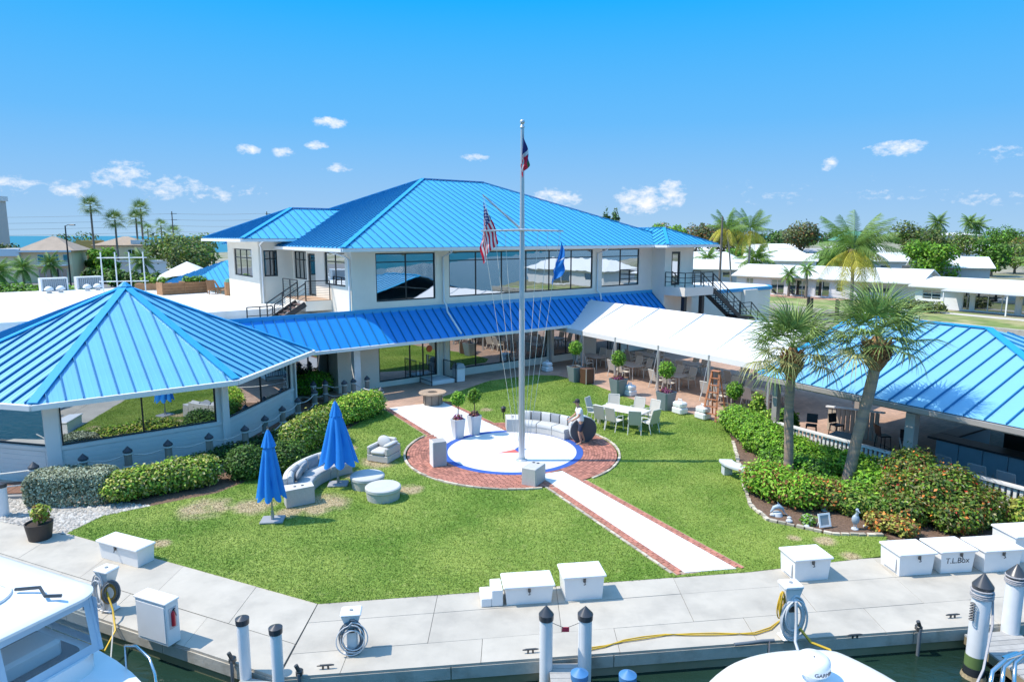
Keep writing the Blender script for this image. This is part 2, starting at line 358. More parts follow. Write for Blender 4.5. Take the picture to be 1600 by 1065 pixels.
def pavermat():
    m = bpy.data.materials.new('tan_pavers'); m.use_nodes = True; t = m.node_tree; l = t.links.new; p = t.nodes['Principled BSDF']; p.inputs['Roughness'].default_value = .85
    g = t.nodes.new('ShaderNodeNewGeometry'); mp = t.nodes.new('ShaderNodeMapping'); mp.inputs['Rotation'].default_value = (0, 0, -R(37.3)); l(g.outputs['Position'], mp.inputs['Vector'])
    b = t.nodes.new('ShaderNodeTexBrick'); b.inputs['Scale'].default_value = 1; b.inputs['Brick Width'].default_value = .3; b.inputs['Row Height'].default_value = .15; b.inputs['Mortar Size'].default_value = .008
    b.inputs['Color1'].default_value = (.47,.30,.21,1); b.inputs['Color2'].default_value = (.37,.24,.175,1); b.inputs['Mortar'].default_value = (.30,.22,.17,1); l(mp.outputs[0], b.inputs['Vector'])
    n = t.nodes.new('ShaderNodeTexNoise'); n.inputs['Scale'].default_value = .7; l(g.outputs['Position'], n.inputs['Vector'])
    mr = t.nodes.new('ShaderNodeMapRange'); mr.inputs['From Min'].default_value = .3; mr.inputs['From Max'].default_value = .7; mr.inputs['To Min'].default_value = .85; mr.inputs['To Max'].default_value = 1.15; l(n.outputs[0], mr.inputs['Value'])
    x = t.nodes.new('ShaderNodeVectorMath'); x.operation = 'SCALE'; l(b.outputs[0], x.inputs[0]); l(mr.outputs[0], x.inputs['Scale']); l(x.outputs[0], p.inputs['Base Color'])
    return m
m_paver = pavermat()

WEAR = [(320,795,1.2),(395,792,1.0),(500,788,1.3),(590,722,1.0),(560,742,.7),(545,700,.5),(455,800,.7),(640,765,.7),(760,640,.5),(1290,845,.45),(1330,870,.4),(1240,840,.3),(250,850,.4)]
def grassmat(name, dark):
    m = bpy.data.materials.new(name); m.use_nodes = True; t = m.node_tree; l = t.links.new; p = t.nodes['Principled BSDF']; p.inputs['Roughness'].default_value = .75; p.inputs['Specular IOR Level'].default_value = .25
    g = t.nodes.new('ShaderNodeNewGeometry')
    def noi(s, d=5):
        n = t.nodes.new('ShaderNodeTexNoise'); n.inputs['Scale'].default_value = s; n.inputs['Detail'].default_value = d; l(g.outputs['Position'], n.inputs['Vector']); return n.outputs[0]
    def ramp(v, a, b, c0, c1):
        mr = t.nodes.new('ShaderNodeMapRange'); mr.inputs['From Min'].default_value = a; mr.inputs['From Max'].default_value = b; l(v, mr.inputs['Value'])
        mx = t.nodes.new('ShaderNodeMix'); mx.data_type = 'RGBA'; l(mr.outputs[0], mx.inputs['Factor'])
        for k, c in (('A', c0), ('B', c1)):
            if isinstance(c, tuple): mx.inputs[k].default_value = (*c, 1)
            else: l(c, mx.inputs[k])
        return mx.outputs['Result']
    k = dark
    c = ramp(noi(.42,7), .36, .66, (.145*k,.250*k,.034*k), (.275*k,.355*k,.072*k))
    c = ramp(noi(4.5), .56, .95, c, (.38*k,.42*k,.13*k))
    f = None
    n1 = noi(1.6, 6)
    for (px, py, r) in WEAR:
        q = G(px, py); d = t.nodes.new('ShaderNodeVectorMath'); d.operation = 'DISTANCE'; l(g.outputs['Position'], d.inputs[0]); d.inputs[1].default_value = (q.x, q.y, 0)
        mr = t.nodes.new('ShaderNodeMapRange'); mr.inputs['From Min'].default_value = r*.25; mr.inputs['From Max'].default_value = r*1.15; mr.inputs['To Min'].default_value = 1; mr.inputs['To Max'].default_value = 0; l(d.outputs['Value'], mr.inputs['Value'])
        if f is None: f = mr.outputs[0]
        else:
            mm = t.nodes.new('ShaderNodeMath'); mm.operation = 'MAXIMUM'; l(f, mm.inputs[0]); l(mr.outputs[0], mm.inputs[1]); f = mm.outputs[0]
    mu = t.nodes.new('ShaderNodeMath'); mu.operation = 'MULTIPLY'; l(f, mu.inputs[0]); l(n1, mu.inputs[1])
    c = ramp(mu.outputs[0], .20, .44, c, (.49*k,.40*k,.235*k))
    mr = t.nodes.new('ShaderNodeMapRange'); mr.inputs['To Min'].default_value = .84; mr.inputs['To Max'].default_value = 1.2; l(g.outputs['Random Per Island'], mr.inputs['Value'])
    x = t.nodes.new('ShaderNodeVectorMath'); x.operation = 'SCALE'; l(c, x.inputs[0]); l(mr.outputs[0], x.inputs['Scale']); l(x.outputs[0], p.inputs['Base Color'])
    return m
m_blade = grassmat('grass_blades', 1.0); m_turf = grassmat('turf', .92)

# --- land, water, sea
KW = Vector((-4.35, 11.62)); 
LAND = [(-900,62),(-120,62.6),(-40,27.3),(KW.x,KW.y),(9.86,13.34),(56,18.95),(36,54),(12,98),(21.5,99.5),(33.4,77.6),(44.3,57.8),(66,20.2),(400,40),(2500,400),(3000,3200),(200,3200),(-10,900),(-150,330),(-900,330)]
b = MB(); b.prism(LAND, -2.5, -.06); structure(b.build('ground', m_earth))
b = MB(); b.poly([(-9000,-30,-.5),(9000,-30,-.5),(9000,700,-.5),(-9000,700,-.5)]); structure(b.build('water', m_water))
b = MB(); b.poly([(-9000,-9000,-.5),(9000,-9000,-.5),(9000,-30.01,-.5),(-9000,-30.01,-.5)]); structure(b.build('bay_water', m_bay))
b = MB(); b.poly([(-40000,331,-.3),(-151,331,-.3),(-12,900,-.3),(190,3205,-.3),(40000,3300,-.3),(40000,45000,-.3),(-40000,45000,-.3)]); structure(b.build('sea', m_sea))
b = MB(); b.poly([(-60,62,-.052),(-34,52,-.052),(-34,130,-.052),(-160,130,-.052),(-160,75,-.052)]); structure(b.build('car_park', m_asphalt))
b = MB(); b.poly([(60,75,-.05),(120,100,-.05),(180,160,-.05),(175,166,-.05),(115,108,-.05),(57,81,-.05)]); structure(b.build('street', m_asphalt))

# --- the far bank of the canal: grass and a pale bulkhead
b = MB()
for (p, q) in (((21.5,99.5),(33.4,77.6)),((33.4,77.6),(44.3,57.8)),((44.3,57.8),(66,20.2))):
    b.beam((p[0],p[1],-.35), (q[0],q[1],-.35), .4, .85)
tag(b.build('canal_wall', m_conc2), 'pale concrete bulkhead along the far bank of the canal', 'seawall')
m_lawnfar = mat('far_grass', (.17,.22,.05), .9, var=.3, vs=.8, col2=(.34,.31,.14), c2s=.3)
b = MB(); b.poly([(21.9,99.8,-.045),(33.7,77.8,-.045),(44.6,58,-.045),(66,20.5,-.045),(74,26,-.045),(50,70,-.045),(44,88,-.045),(40,97,-.045),(26,102,-.045)]); structure(b.build('canal_lawn', m_lawnfar))

# --- dock: concrete slabs laid in rows, one object per slab
dock = MB(); dock.prism([(-40,27.3),(KW.x,KW.y+.02),(9.86,13.36),(40,17),(40,19),(-4.3,14.6),(-40,30)], -.055, -.03); dock = structure(dock.build('dock', mat('joint_dirt', (.12,.11,.095), .95)))
yl = lambda x: 14.15 + .137*(x+4.31) + .35; j1 = lambda x: 14.03 + .1445*x; j2 = lambda x: 12.91 + .1385*x; wl = lambda x: KW.y + .1215*(x-KW.x) - .04
XS = [-4.33,-1.7,1.03,3.87,6.65,9.2,11.9,14.6,17.3,20]
gp = .005
for (lo, hi, off) in ((wl, j2, 1.1), (j2, j1, 0), (j1, yl, 0)):
    xs = XS if off == 0 else [XS[0]] + [x + off for x in XS[:-1]]
    for a, c in zip(xs, xs[1:]):
        mb = MB(); mb.prism([(a+gp,lo(a)+gp),(c-gp,lo(c)+gp),(c-gp,hi(c)-gp),(a+gp,hi(a)-gp)], -.05, random.uniform(-.003,.003)); mb.build('slab', m_conc, dock)
C0 = Vector((-4.34,14.5)); vl = Vector((-.909,.417)); vw = Vector((-.915,.404))
def LD(k, f): # along the left dock: k metres, f 0 = wall edge, 1 = lawn edge
    return (Vector((KW.x-.02,KW.y-.03)) + vw*k)*(1-f) + (C0 + vl*k)*f
for (f0, f1, st, o) in ((0,.36,2.4,0),(.36,1,2.4,1.2),(1,2.1,2.4,0.4)):
    k = 0
    while k < 19:
        k1 = k + (st if k else st - o*.5)
        if f0 >= 1 and k < 8.5: k = k1; continue
        pts = [LD(k+gp,f0+.004), LD(k1-gp,f0+.004), LD(k1-gp,f1-.004), LD(k+gp,f1-.004)]
        mb = MB(); mb.prism([(p.x,p.y) for p in pts], -.05, random.uniform(-.003,.003)); mb.build('slab', m_conc, dock); k = k1
# the seawall: a panelled concrete face under the slabs
sw = thing('seawall', 'concrete seawall along the edge of the dock above the water', 'seawall', (KW.x,KW.y,-.5))
def wallrun(p, d, n, L_, out):
    for i in range(n):
        a = Vector(p) + Vector(d)*(i*L_+.01); c = Vector(p) + Vector(d)*((i+1)*L_-.01); o = Vector(out)
        m_ = MB(); m_.prism([(a.x,a.y),(c.x,c.y),(c.x-o.x*.28,c.y-o.y*.28),(a.x-o.x*.28,a.y-o.y*.28)], -2.2, -.052); m_.build('wall_panel', m_conc2, sw)
        q = o*.05; m_ = MB(); m_.prism([(a.x+q.x,a.y+q.y),(c.x+q.x,c.y+q.y),(c.x+o.x*.004,c.y+o.y*.004),(a.x+o.x*.004,a.y+o.y*.004)], -.30, -.056); m_.build('cap', m_conc2, sw)
wallrun(KW, (.9927,.1206), 9, 3.2, (.1206,-.9927)); wallrun(KW, (-.915,.4036), 6, 3.0, (-.4036,-.915))

# --- lawn
LAWN = [(-4.31,14.15),(5.82,15.62),(9.6,16.47),(10.21,17.6),(8.75,17.64),(7.34,18.57),(7.19,19.74),(7.63,21.64),(8.79,26.27),(9.21,28.9),(8.24,30.52),(6.94,31.34),(4.56,36.64),(3.2,38.52),(2.63,39.24),(1.32,39.43),(-1.27,37.81),(-3.52,33.93),(-3.43,32.85),(-5.84,31.58),(-6.1,31.2),(-6.6,29.6),(-7.1,27.3),(-8.16,23.2),(-9.39,20.79),(-11.97,19.0),(-12.26,17.8)]
b = MB(); b.prism(LAWN, -.05, .012); lawn = structure(b.build('lawn', m_turf))
PC = Vector((0, 25.08)); RW, RB, RO = 2.45, 2.70, 4.0
P1 = [(-5.84,31.58),(-3.43,32.85),(0.05,27.2),(-2.35,25.6)]; P2 = [(0.9,22.4),(1.75,22.8),(5.52,15.74),(4.2,15.54)]
def off(poly, d0, d1):  # side border of a path quad: left edge (0-3) and right edge (1-2)
    res = []
    for (a, c) in ((poly[0], poly[3]), (poly[1], poly[2])):
        res.append((Vector(a), Vector(c)))
    return res
b = MB(); b.prism(P1, -.02, .03); structure(b.build('upper_path', m_wpath))
b = MB(); b.prism(P2, -.02, .03); structure(b.build('lower_path', m_wpath))
b = MB(); b.lathe([(.001,.034),(RW-.004,.034),(RW-.004,0)], 72, (PC.x,PC.y,0)); structure(b.build('compass_circle', m_wpath))
b = MB(); b.lathe([(RW,0),(RW,.038),(RB,.038),(RB,0)], 72, (PC.x,PC.y,0)); structure(b.build('blue_ring', m_bluering))
# compass needle painted on the circle: red half and blue half
q0, q1, q2, q3 = G(777,709), G(806,699), G(811,708), G(823,703)
b = MB(); b.use(m_red).prism([(q0.x,q0.y),(q2.x,q2.y),(q1.x-.05,q1.y-.35)], .03, .040); b.use(m_bluering).prism([(q1.x-.05,q1.y-.35),(q2.x,q2.y),(q3.x,q3.y),(q1.x+.1,q1.y)], .03, .041); structure(b.build('compass_needle', None))
# --- brickwork round the circle and along the paths
bricks = []
k = 0; r = RB + .055
while r < RO - .02:
    n = int(2*math.pi*r/.215)
    for i in range(n):
        a = 2*math.pi*(i + .5*(k % 2))/n; bricks.append((PC.x+r*math.cos(a), PC.y+r*math.sin(a), a+math.pi/2, .200, .094))
    r += .105; k += 1
pp = []
for poly, w, t0, t1 in ((P1, 2, .02, .80), (P2, 2, .1, .995)):
    for side, (a, c) in zip((-1, 1), off(poly, 0, 0)):
        d = (c - a).normalized(); nrm = Vector((d.y, -d.x))
        cen = (Vector(poly[0])+Vector(poly[1])+Vector(poly[2])+Vector(poly[3]))/4
        if nrm.dot(a - cen) < 0: nrm = -nrm
        for j in range(w):
            L_ = (c-a).length; n = int(L_/.215)
            for i in range(n):
                f = (i + .5 + .5*(j % 2))*.215
                if not (t0*L_ < f < t1*L_): continue
                p = a + d*f + nrm*(.06+.105*j); pp.append((p.x, p.y, math.atan2(d.y, d.x), .200, .094))
def inquad(p, poly, g=.0): return inpoly(np.array([[p[0], p[1]]]), poly)[0]
def grow(poly, g):
    c = sum((Vector(p) for p in poly), Vector((0,0)))/4
    e = (Vector(poly[3])-Vector(poly[0])).normalized(); w = Vector((e.y,-e.x)); 
    if w.dot(Vector(poly[1])-Vector(poly[0])) < 0: w = -w
    return [tuple(Vector(poly[0])-w*g), tuple(Vector(poly[1])+w*g), tuple(Vector(poly[2])+w*g), tuple(Vector(poly[3])-w*g)]
P1g, P2g = grow(P1,.06), grow(P2,.06)
allb = [q for q in bricks if not inquad(q, P1g) and not inquad(q, P2g)]
allb += [q for q in pp if (Vector(q[:2])-PC).length > RO+.02]
allb.sort(key=lambda q: q[1]**2 + q[0]**2)
bed = MB(); bed.lathe([(RB,0),(RB,.012),(RO,.012),(RO,-.02)], 72, (PC.x,PC.y,0))
for poly, w in ((P1,.26),(P2,.26)):
    g_ = grow(poly, w); bed.prism(g_, -.02, .0135)
bed = structure(bed.build('brick_paving', m_mortar))
bm_ = MB(); bm_.rbox(-.1,-.047,0,.1,.047,.03,.006); bme = bm_.mesh('brick', [m_brick])
for (x, y, a, l_, w_) in allb[:300]:
    o = bpy.data.objects.new('brick', bme); COL.objects.link(o); o.parent = bed; o.location = (x, y, .006+random.uniform(0,.006)); o.rotation_euler = (0,0,a+random.uniform(-.02,.02))
st = MB()
for (x, y, a, l_, w_) in allb[300:]:
    st.cbox(x, y, .018+random.uniform(0,.006), l_, w_, .03, a)
stuff(st.build('far_bricks', m_brick, bed))
# cream stone edging round the bricks
ed = MB()
for i in range(90):
    a0, a1 = 2*math.pi*i/90+.004, 2*math.pi*(i+1)/90-.004; p = PC + Vector((math.cos((a0+a1)/2), math.sin((a0+a1)/2)))*(RO+.05)
    if inquad((p.x,p.y), grow(P1,.3)) or inquad((p.x,p.y), grow(P2,.38)) or p.y > 27.5: continue
    ed.cbox(p.x, p.y, .03+random.uniform(-.01,.012), .27, random.uniform(.06,.1), .06, (a0+a1)/2+math.pi/2)
g2 = grow(P2, .31)
for i in range(28):
    f = .12 + .88*i/28; p = Vector(g2[0])*(1-f)+Vector(g2[3])*f; ed.cbox(p.x, p.y, .02+random.uniform(-.01,.01), .22, .07, .05, math.atan2(g2[3][1]-g2[0][1], g2[3][0]-g2[0][0]))
stuff(structure(ed.build('edging_stones', m_stonedge)))

# --- patio pavers along the building, under the tent and the bar
PATIO = [(-6.04,31.4),(-5.84,31.6),(-3.43,32.87),(-3.52,33.93),(-1.27,37.81),(1.32,39.43),(2.63,39.24),(3.2,38.52),(4.56,36.64),(6.94,31.34),(8.24,30.52),(9.21,28.9),(10.2,26.4),(14.8,18.2),(24,23),(30,30),(22,48),(14,54),(-9.6,36.2),(-10.6,34),(-8,32.6)]
b = MB(); b.prism(PATIO, -.05, .02); structure(b.build('patio', m_paver))
# --- planting beds
BED = [(10.4,26.2),(9.25,28.7),(8.85,26.3),(7.68,21.64),(7.24,19.74),(7.4,18.6),(8.78,17.7),(10.2,17.66),(10.6,16.75),(16.4,17.6),(16,19),(14.9,18.1),(12.4,22.2)]
b = MB(); b.prism(BED, -.05, .035); structure(b.build('mulch_bed', m_mulch))
ed = MB(); BE = [(8.79,26.2),(7.66,21.64),(7.22,19.74),(7.38,18.6),(8.77,17.68),(10.15,17.62)]
for a, c in zip(BE, BE[1:]):
    a, c = Vector(a), Vector(c); n = int((c-a).length/.22)
    for i in range(n):
        p = a.lerp(c, (i+.5)/n); ed.cbox(p.x+random.uniform(-.02,.02), p.y, .03, .2, random.uniform(.08,.13), random.uniform(.08,.12), math.atan2((c-a).y,(c-a).x)+random.uniform(-.1,.1))
stuff(structure(ed.build('bed_edging', m_stonedge)))
b = MB(); b.prism([(-12.1,17.9),(-11.97,19.05),(-9.39,20.8),(-8.16,23.25),(-7.1,27.3),(-6.6,29.6),(-6.0,31.3),(-8,32.5),(-10.6,33.8),(-11.2,30),(-11.5,26.5),(-15.5,22.4),(-18,21)], -.05, .004); structure(b.build('hedge_bed', m_mulch))
GRAV = [(-12.3,17.75),(-12.0,18.95),(-11.0,19.7),(-13,20.4),(-15.6,21.3),(-18,21.2),(-19.5,20.3),(-15.0,18.7)]
b = MB(); b.prism(GRAV, -.05, .01); structure(b.build('gravel_bed', mat('grit', (.42,.39,.35), .95, var=.3, vs=20)))
P = np.column_stack([RNG.uniform(-19.5,-11,9000), RNG.uniform(17.6,21.4,9000)]); P = P[inpoly(P, GRAV)][:2600]
vs = []; fs = []
oc = np.array([(1,0,0),(0,1,0),(-1,0,0),(0,-1,0),(0,0,.8),(0,0,-.8)], float); of = np.array([(0,1,4),(1,2,4),(2,3,4),(3,0,4)])
for i, (x, y) in enumerate(P):
    s = RNG.uniform(.025,.07); a = RNG.uniform(0,6.28); c, sn = math.cos(a), math.sin(a); v = oc*s*RNG.uniform(.6,1.2,(6,3)); v = np.column_stack([v[:,0]*c-v[:,1]*sn, v[:,0]*sn+v[:,1]*c, v[:,2]]); vs.append(v+(x,y,.015)); fs.append(of+6*i)
stuff(meshnp('gravel', np.vstack(vs), np.vstack(fs), m_gravel))
# --- grass blades
n = 800000
P = np.column_stack([RNG.uniform(-12.3,10.3,n), 14.1 + (39.5-14.1)*RNG.random(n)**1.25])
ok = inpoly(P, LAWN) & ~inpoly(P, grow(P1,.28)) & ~inpoly(P, grow(P2,.29)) & (np.hypot(P[:,0]-PC.x, P[:,1]-PC.y) > RO+.06)
P = P[ok]; n = len(P); a = RNG.uniform(0,6.28,n); h = RNG.uniform(.018,.042,n); w = RNG.uniform(.005,.010,n)*(1+P[:,1]*.02); le = RNG.normal(0,.03,(n,2))
V = np.empty((n,3,3)); V[:,0] = np.column_stack([P[:,0]-np.cos(a)*w, P[:,1]-np.sin(a)*w, np.full(n,.01)]); V[:,1] = np.column_stack([P[:,0]+np.cos(a)*w, P[:,1]+np.sin(a)*w, np.full(n,.01)]); V[:,2] = np.column_stack([P[:,0]+le[:,0], P[:,1]+le[:,1], .01+h])
stuff(meshnp('grass', V.reshape(-1,3), np.arange(3*n).reshape(-1,3), m_blade))
# ================================================================== CLUBHOUSE
m_roof = mat('blue_metal_roof', (.040,.375,.64), .42, var=.05, vs=.5, isl=.06, spec=.6, coat=.7, coatr=.38)
m_seamshade = mat('shaded_seam_blue', (.010,.17,.36), .5)  # ribs darker than the panels: their shaded sides put into the colour
m_roofp = mat('sheen_blue_metal_roof', (.115,.42,.66), .42, var=.06, vs=.7, isl=.07, spec=.6, coat=.7, coatr=.38)  # same roof paint, paled to carry the sun's sheen in its base colour
m_roofc = mat('royal_blue_awning_roof', (.008,.25,.68), .45, var=.05, vs=.6, isl=.05, spec=.5)
m_rooff = mat('blue_metal_trim', (.024,.32,.61), .38)
m_wall = mat('cream_stucco', (.80,.735,.63), .88, var=.05, vs=.7, bump=.12, bs=45, col2=(.74,.67,.57), c2s=.5, c2lo=.52, c2hi=.8)
m_trim = mat('white_trim', (.76,.76,.75), .5, var=.03, vs=2)
m_frame = mat('black_window_frame', (.012,.016,.018), .4)
m_glass = glassmat('tinted_glass', (.008,.014,.018), .50, .012, .05)
m_glass2 = glassmat('dim_glass', (.012,.018,.022), .30, .02, .05)
m_black = mat('black_steel', (.018,.019,.022), .45)
m_flat = mat('white_membrane_roof', (.70,.695,.67), .8, var=.08, vs=.6, col2=(.55,.54,.50), c2s=.35, c2lo=.5, c2hi=.75)
m_deckwood = mat('brown_decking', (.20,.105,.07), .8, var=.2, vs=6, isl=.2, stretch=(1,1,1))
m_steelg = mat('galvanised_steel', (.42,.43,.44), .4, metal=.7)

def wallgrid(mb, x0, x1, z0, z1, holes, rev=.14):
    """wall face in the x-z plane of mb.T (outside towards -y) with openings and their reveals"""
    xs = sorted({x0, x1, *[h[0] for h in holes], *[h[1] for h in holes]}); zs = sorted({z0, z1, *[h[2] for h in holes], *[h[3] for h in holes]})
    xs = [x for x in xs if x0 <= x <= x1]; zs = [z for z in zs if z0 <= z <= z1]
    for a, c in zip(xs, xs[1:]):
        for e, f in zip(zs, zs[1:]):
            m = ((a+c)/2, (e+f)/2)
            if any(h[0] < m[0] < h[1] and h[2] < m[1] < h[3] for h in holes): continue
            mb.poly([(a,0,e),(c,0,e),(c,0,f),(a,0,f)])
    for (a, c, e, f) in holes:
        mb.poly([(a,0,e),(a,0,f),(a,rev,f),(a,rev,e)]); mb.poly([(c,0,e),(c,rev,e),(c,rev,f),(c,0,f)])
        mb.poly([(a,0,e),(a,rev,e),(c,rev,e),(c,0,e)]); mb.poly([(a,0,f),(c,0,f),(c,rev,f),(a,rev,f)])
def window(par, T, x0, x1, z0, z1, vx=(), hz=(), fw=.07, y=.06, glass=None, fm=None, name='window', pmin=0):
    """a framed window as a part, its panes as sub-parts"""
    mb = MB(T); y1 = y + .07
    mb.box(x0,y,z0,x0+fw,y1,z1); mb.box(x1-fw,y,z0,x1,y1,z1); mb.box(x0+fw,y,z0,x1-fw,y1,z0+fw); mb.box(x0+fw,y,z1-fw,x1-fw,y1,z1)
    for v in vx: mb.box(v-fw/2,y+.004,z0+fw,v+fw/2,y1-.004,z1-fw)
    X = [x0+fw] + [q for v in vx for q in (v-fw/2, v+fw/2)] + [x1-fw]
    Z = [z0+fw] + [q for v in hz for q in (v-fw*.4, v+fw*.4)] + [z1-fw]
    for v in hz:
        for i in range(0, len(X), 2): mb.box(X[i],y+.008,v-fw*.4,X[i+1],y1-.008,v+fw*.4)
    w = mb.build(name, fm or m_frame, par)
    for i in range(0, len(X), 2):
        for j in range(0, len(Z), 2):
            p = MB(T); p.box(X[i],y+.03,Z[j],X[i+1],y+.05,Z[j+1]); p.build('pane', glass or m_glass, w)
    return w
def clip2(poly, lo, hi):
    def half(P, c, sgn):
        o = []
        for i in range(len(P)):
            a, b_ = P[i], P[(i+1)%len(P)]; da, db = sgn*(a[0]-c), sgn*(b_[0]-c)
            if da >= 0: o.append(a)
            if da*db < 0:
                t = da/(da-db); o.append((a[0]+(b_[0]-a[0])*t, a[1]+(b_[1]-a[1])*t))
        return o
    P = half(poly, lo, 1)
    return half(P, hi, -1) if P else P
def roof_face(par, pts, seam=.5, m=None, minor=2, start=0.0, rib=.062, ribw=.026):
    """standing-seam roofing over a flat face whose first edge is the eave: one panel object between each pair of seams"""
    P = [Vector(p) for p in pts]; e = (P[1]-P[0]).normalized(); nrm = e.cross(P[-1]-P[0]).normalized()
    if nrm.z < 0: nrm = -nrm
    u = nrm.cross(e)
    if u.dot(P[-1]-P[0]) < 0: u = -u
    q = [((p-P[0]).dot(e), (p-P[0]).dot(u)) for p in P]; X0 = min(a[0] for a in q); X1 = max(a[0] for a in q)
    w3 = lambda a, h=0: P[0] + e*a[0] + u*a[1] + nrm*h
    x = X0 - start; panels = []
    while x < X1 - .01:
        c = clip2(q, x+.002, x+seam-.002)
        if len(c) >= 3 and max(a[0] for a in c)-min(a[0] for a in c) > .02:
            mb = MB(); mb.slab([w3(a, .012) for a in c], nrm, .012)
            mb.use(m or m_roof); mb.mi = [0]*len(mb.f)
            def strip(xx, ww, hh):
                s = clip2(q, xx-ww/2, xx+ww/2)
                if len(s) >= 3: mb.slab([w3(a, hh) for a in s], nrm, hh-.011)
            mb.use(m_seamshade); strip(x+ribw/2+.002, ribw, rib); mb.use(m or m_roof)
            for k in range(minor): strip(x + seam*(k+1)/(minor+1), .035, .019)
            mb.build('roof_panel', m or m_roof, par)
        x += seam
def cap(mb, a, b_, w=.26, h=.05, lift=.05):
    mb.beam(Vector(a)+Vector((0,0,lift)), Vector(b_)+Vector((0,0,lift)), w, h)
def gutter(mb, pts, w=.15, h=.16, dz=-.1):
    for a, c in zip(pts, pts[1:]): mb.beam(Vector(a)+Vector((0,0,dz)), Vector(c)+Vector((0,0,dz)), w, h)
def railing(par, pts, h=1.05, step=1.2, bars=3, m=None, r=.022, name='rail', toprail=.03, pick=False):
    m = m or m_black
    for a, c in zip(pts, pts[1:]):
        a, c = Vector(a), Vector(c); n = max(1, round((c-a).length/step))
        for i in range(n+1):
            p = a.lerp(c, i/n); mb = MB(); mb.cbox(p.x,p.y,p.z+h/2,.05,.05,h); mb.build('rail_post', m, par)
        mb = MB(); mb.beam(a+Vector((0,0,h)), c+Vector((0,0,h)), .06, .05)
        for k in range(bars): zz = h*(k+1)/(bars+1); mb.tube([a+Vector((0,0,zz)), c+Vector((0,0,zz))], r, 5)
        mb.build(name, m, par)

BF = frame((-7.16,36.01), (.795,.606))            # x = s along the front, y = into the building
bw = lambda s, d, z: BF @ Vector((s, d, z))
club = thing('clubhouse', 'two storey cream clubhouse with bright blue hipped metal roofs and dark tinted windows', 'building', (-7.16,36.01,0))
LFT = frame(bw(-1.36,8.5,0), (.606,-.795))         # left side wall: x from far end to the near corner
LFT2 = frame(bw(-3.4,15,0), (.606,-.795)); WNG = frame(bw(-3.4,8.5,0), (.795,.606)); DOORW = frame(bw(21.6,-1.17,0), (.795,.606)); DSD = frame(bw(21.6,0,0), (.606,-.795))
W1, W2, W3 = (0,3.62,4.64,7.2), (4.53,15.75,4.66,7.22), (16.6,20.25,4.7,7.22)
L1, L2, L3, L4 = (.03,3.65,.3,2.42), (4.5,11.85,.44,2.42), (12.4,14.6,.44,2.42), (16.2,18.6,.03,2.42)
b = MB(BF); wallgrid(b, -1.36, 21.6, 0, 7.42, [W1,W2,W3,L1,L2,L3,L4]); b.poly([(-1.36,21,7.4),(-1.36,0.2,7.4),(24,.2,7.4),(24,21,7.4)])
b.box(3.62+.2,-.03,.0,4.3,-.002,2.6)
b.build('front_wall', m_wall, club)
b = MB(LFT); WS1, WD, WS2 = (.25,2.25,5.55,7.2), (2.45,3.6,4.66,7.1), (4.95,7.68,5.45,7.22)
wallgrid(b, 0, 8.5, 0, 7.42, [WS1,WD,WS2]); b.build('side_wall', m_wall, club)
b = MB(WNG); WW = (.3,1.12,5.7,7.25); wallgrid(b, 0, 2.04, 0, 7.95, [WW]); b.build('wing_wall', m_wall, club)
b = MB(LFT2); WL = (1.4,5.2,5.6,7.3); wallgrid(b, 0, 6.5, 0, 7.95, [WL]); b.build('wing_wall', m_wall, club)
b = MB(DOORW); DW = (.72,1.68,4.62,7.0); wallgrid(b, 0, 3.1, 0, 7.42, [DW]); b.box(3.1,.002,0,3.14,6,7.42); b.T = DSD; wallgrid(b, 0, 1.17, 0, 7.42, []); b.build('wing_wall', m_wall, club)
window(club, BF, *W1, vx=[1.81], hz=[6.72]); window(club, BF, *W2, vx=[4.53+1.87*i for i in range(1,6)], hz=[6.72]); window(club, BF, *W3, vx=[18.42], hz=[6.72])
window(club, BF, *L1, vx=[1.95,2.78], hz=[]); window(club, BF, *L2, vx=[6.35,8.2,10.05]); window(club, BF, *L3, vx=[13.5]); window(club, BF, *L4, vx=[17.4], name='glass_door', glass=m_glass2)
window(club, LFT, *WS1, vx=[.95,1.6], hz=[6.7], glass=m_glass2); window(club, LFT, *WD, hz=[6.7], fw=.1, name='glass_door', glass=m_glass2); window(club, LFT, *WS2, vx=[6.3], hz=[6.72])
window(club, WNG, *WW, vx=[.7], hz=[6.75], glass=m_glass2); window(club, LFT2, *WL, vx=[2.6,3.9], hz=[6.75], glass=m_glass2)
dd = window(club, DOORW, *DW, fw=.16, name='glass_door', glass=m_glass2)
b = MB(BF); b.rbox(3.02,.02,.9,3.08,.06,1.5,.01); b.build('door_handle', m_steelg, club)
sg = MB(BF @ Matrix.Translation((3.2,.075,1.82)) @ Matrix.Rotation(math.pi/2,4,'X')); sg.lathe([(.001,.012),(.19,.012),(.19,0)], 20); sg.build('round_sticker', mat('orange_red', (.75,.13,.05), .5), club)
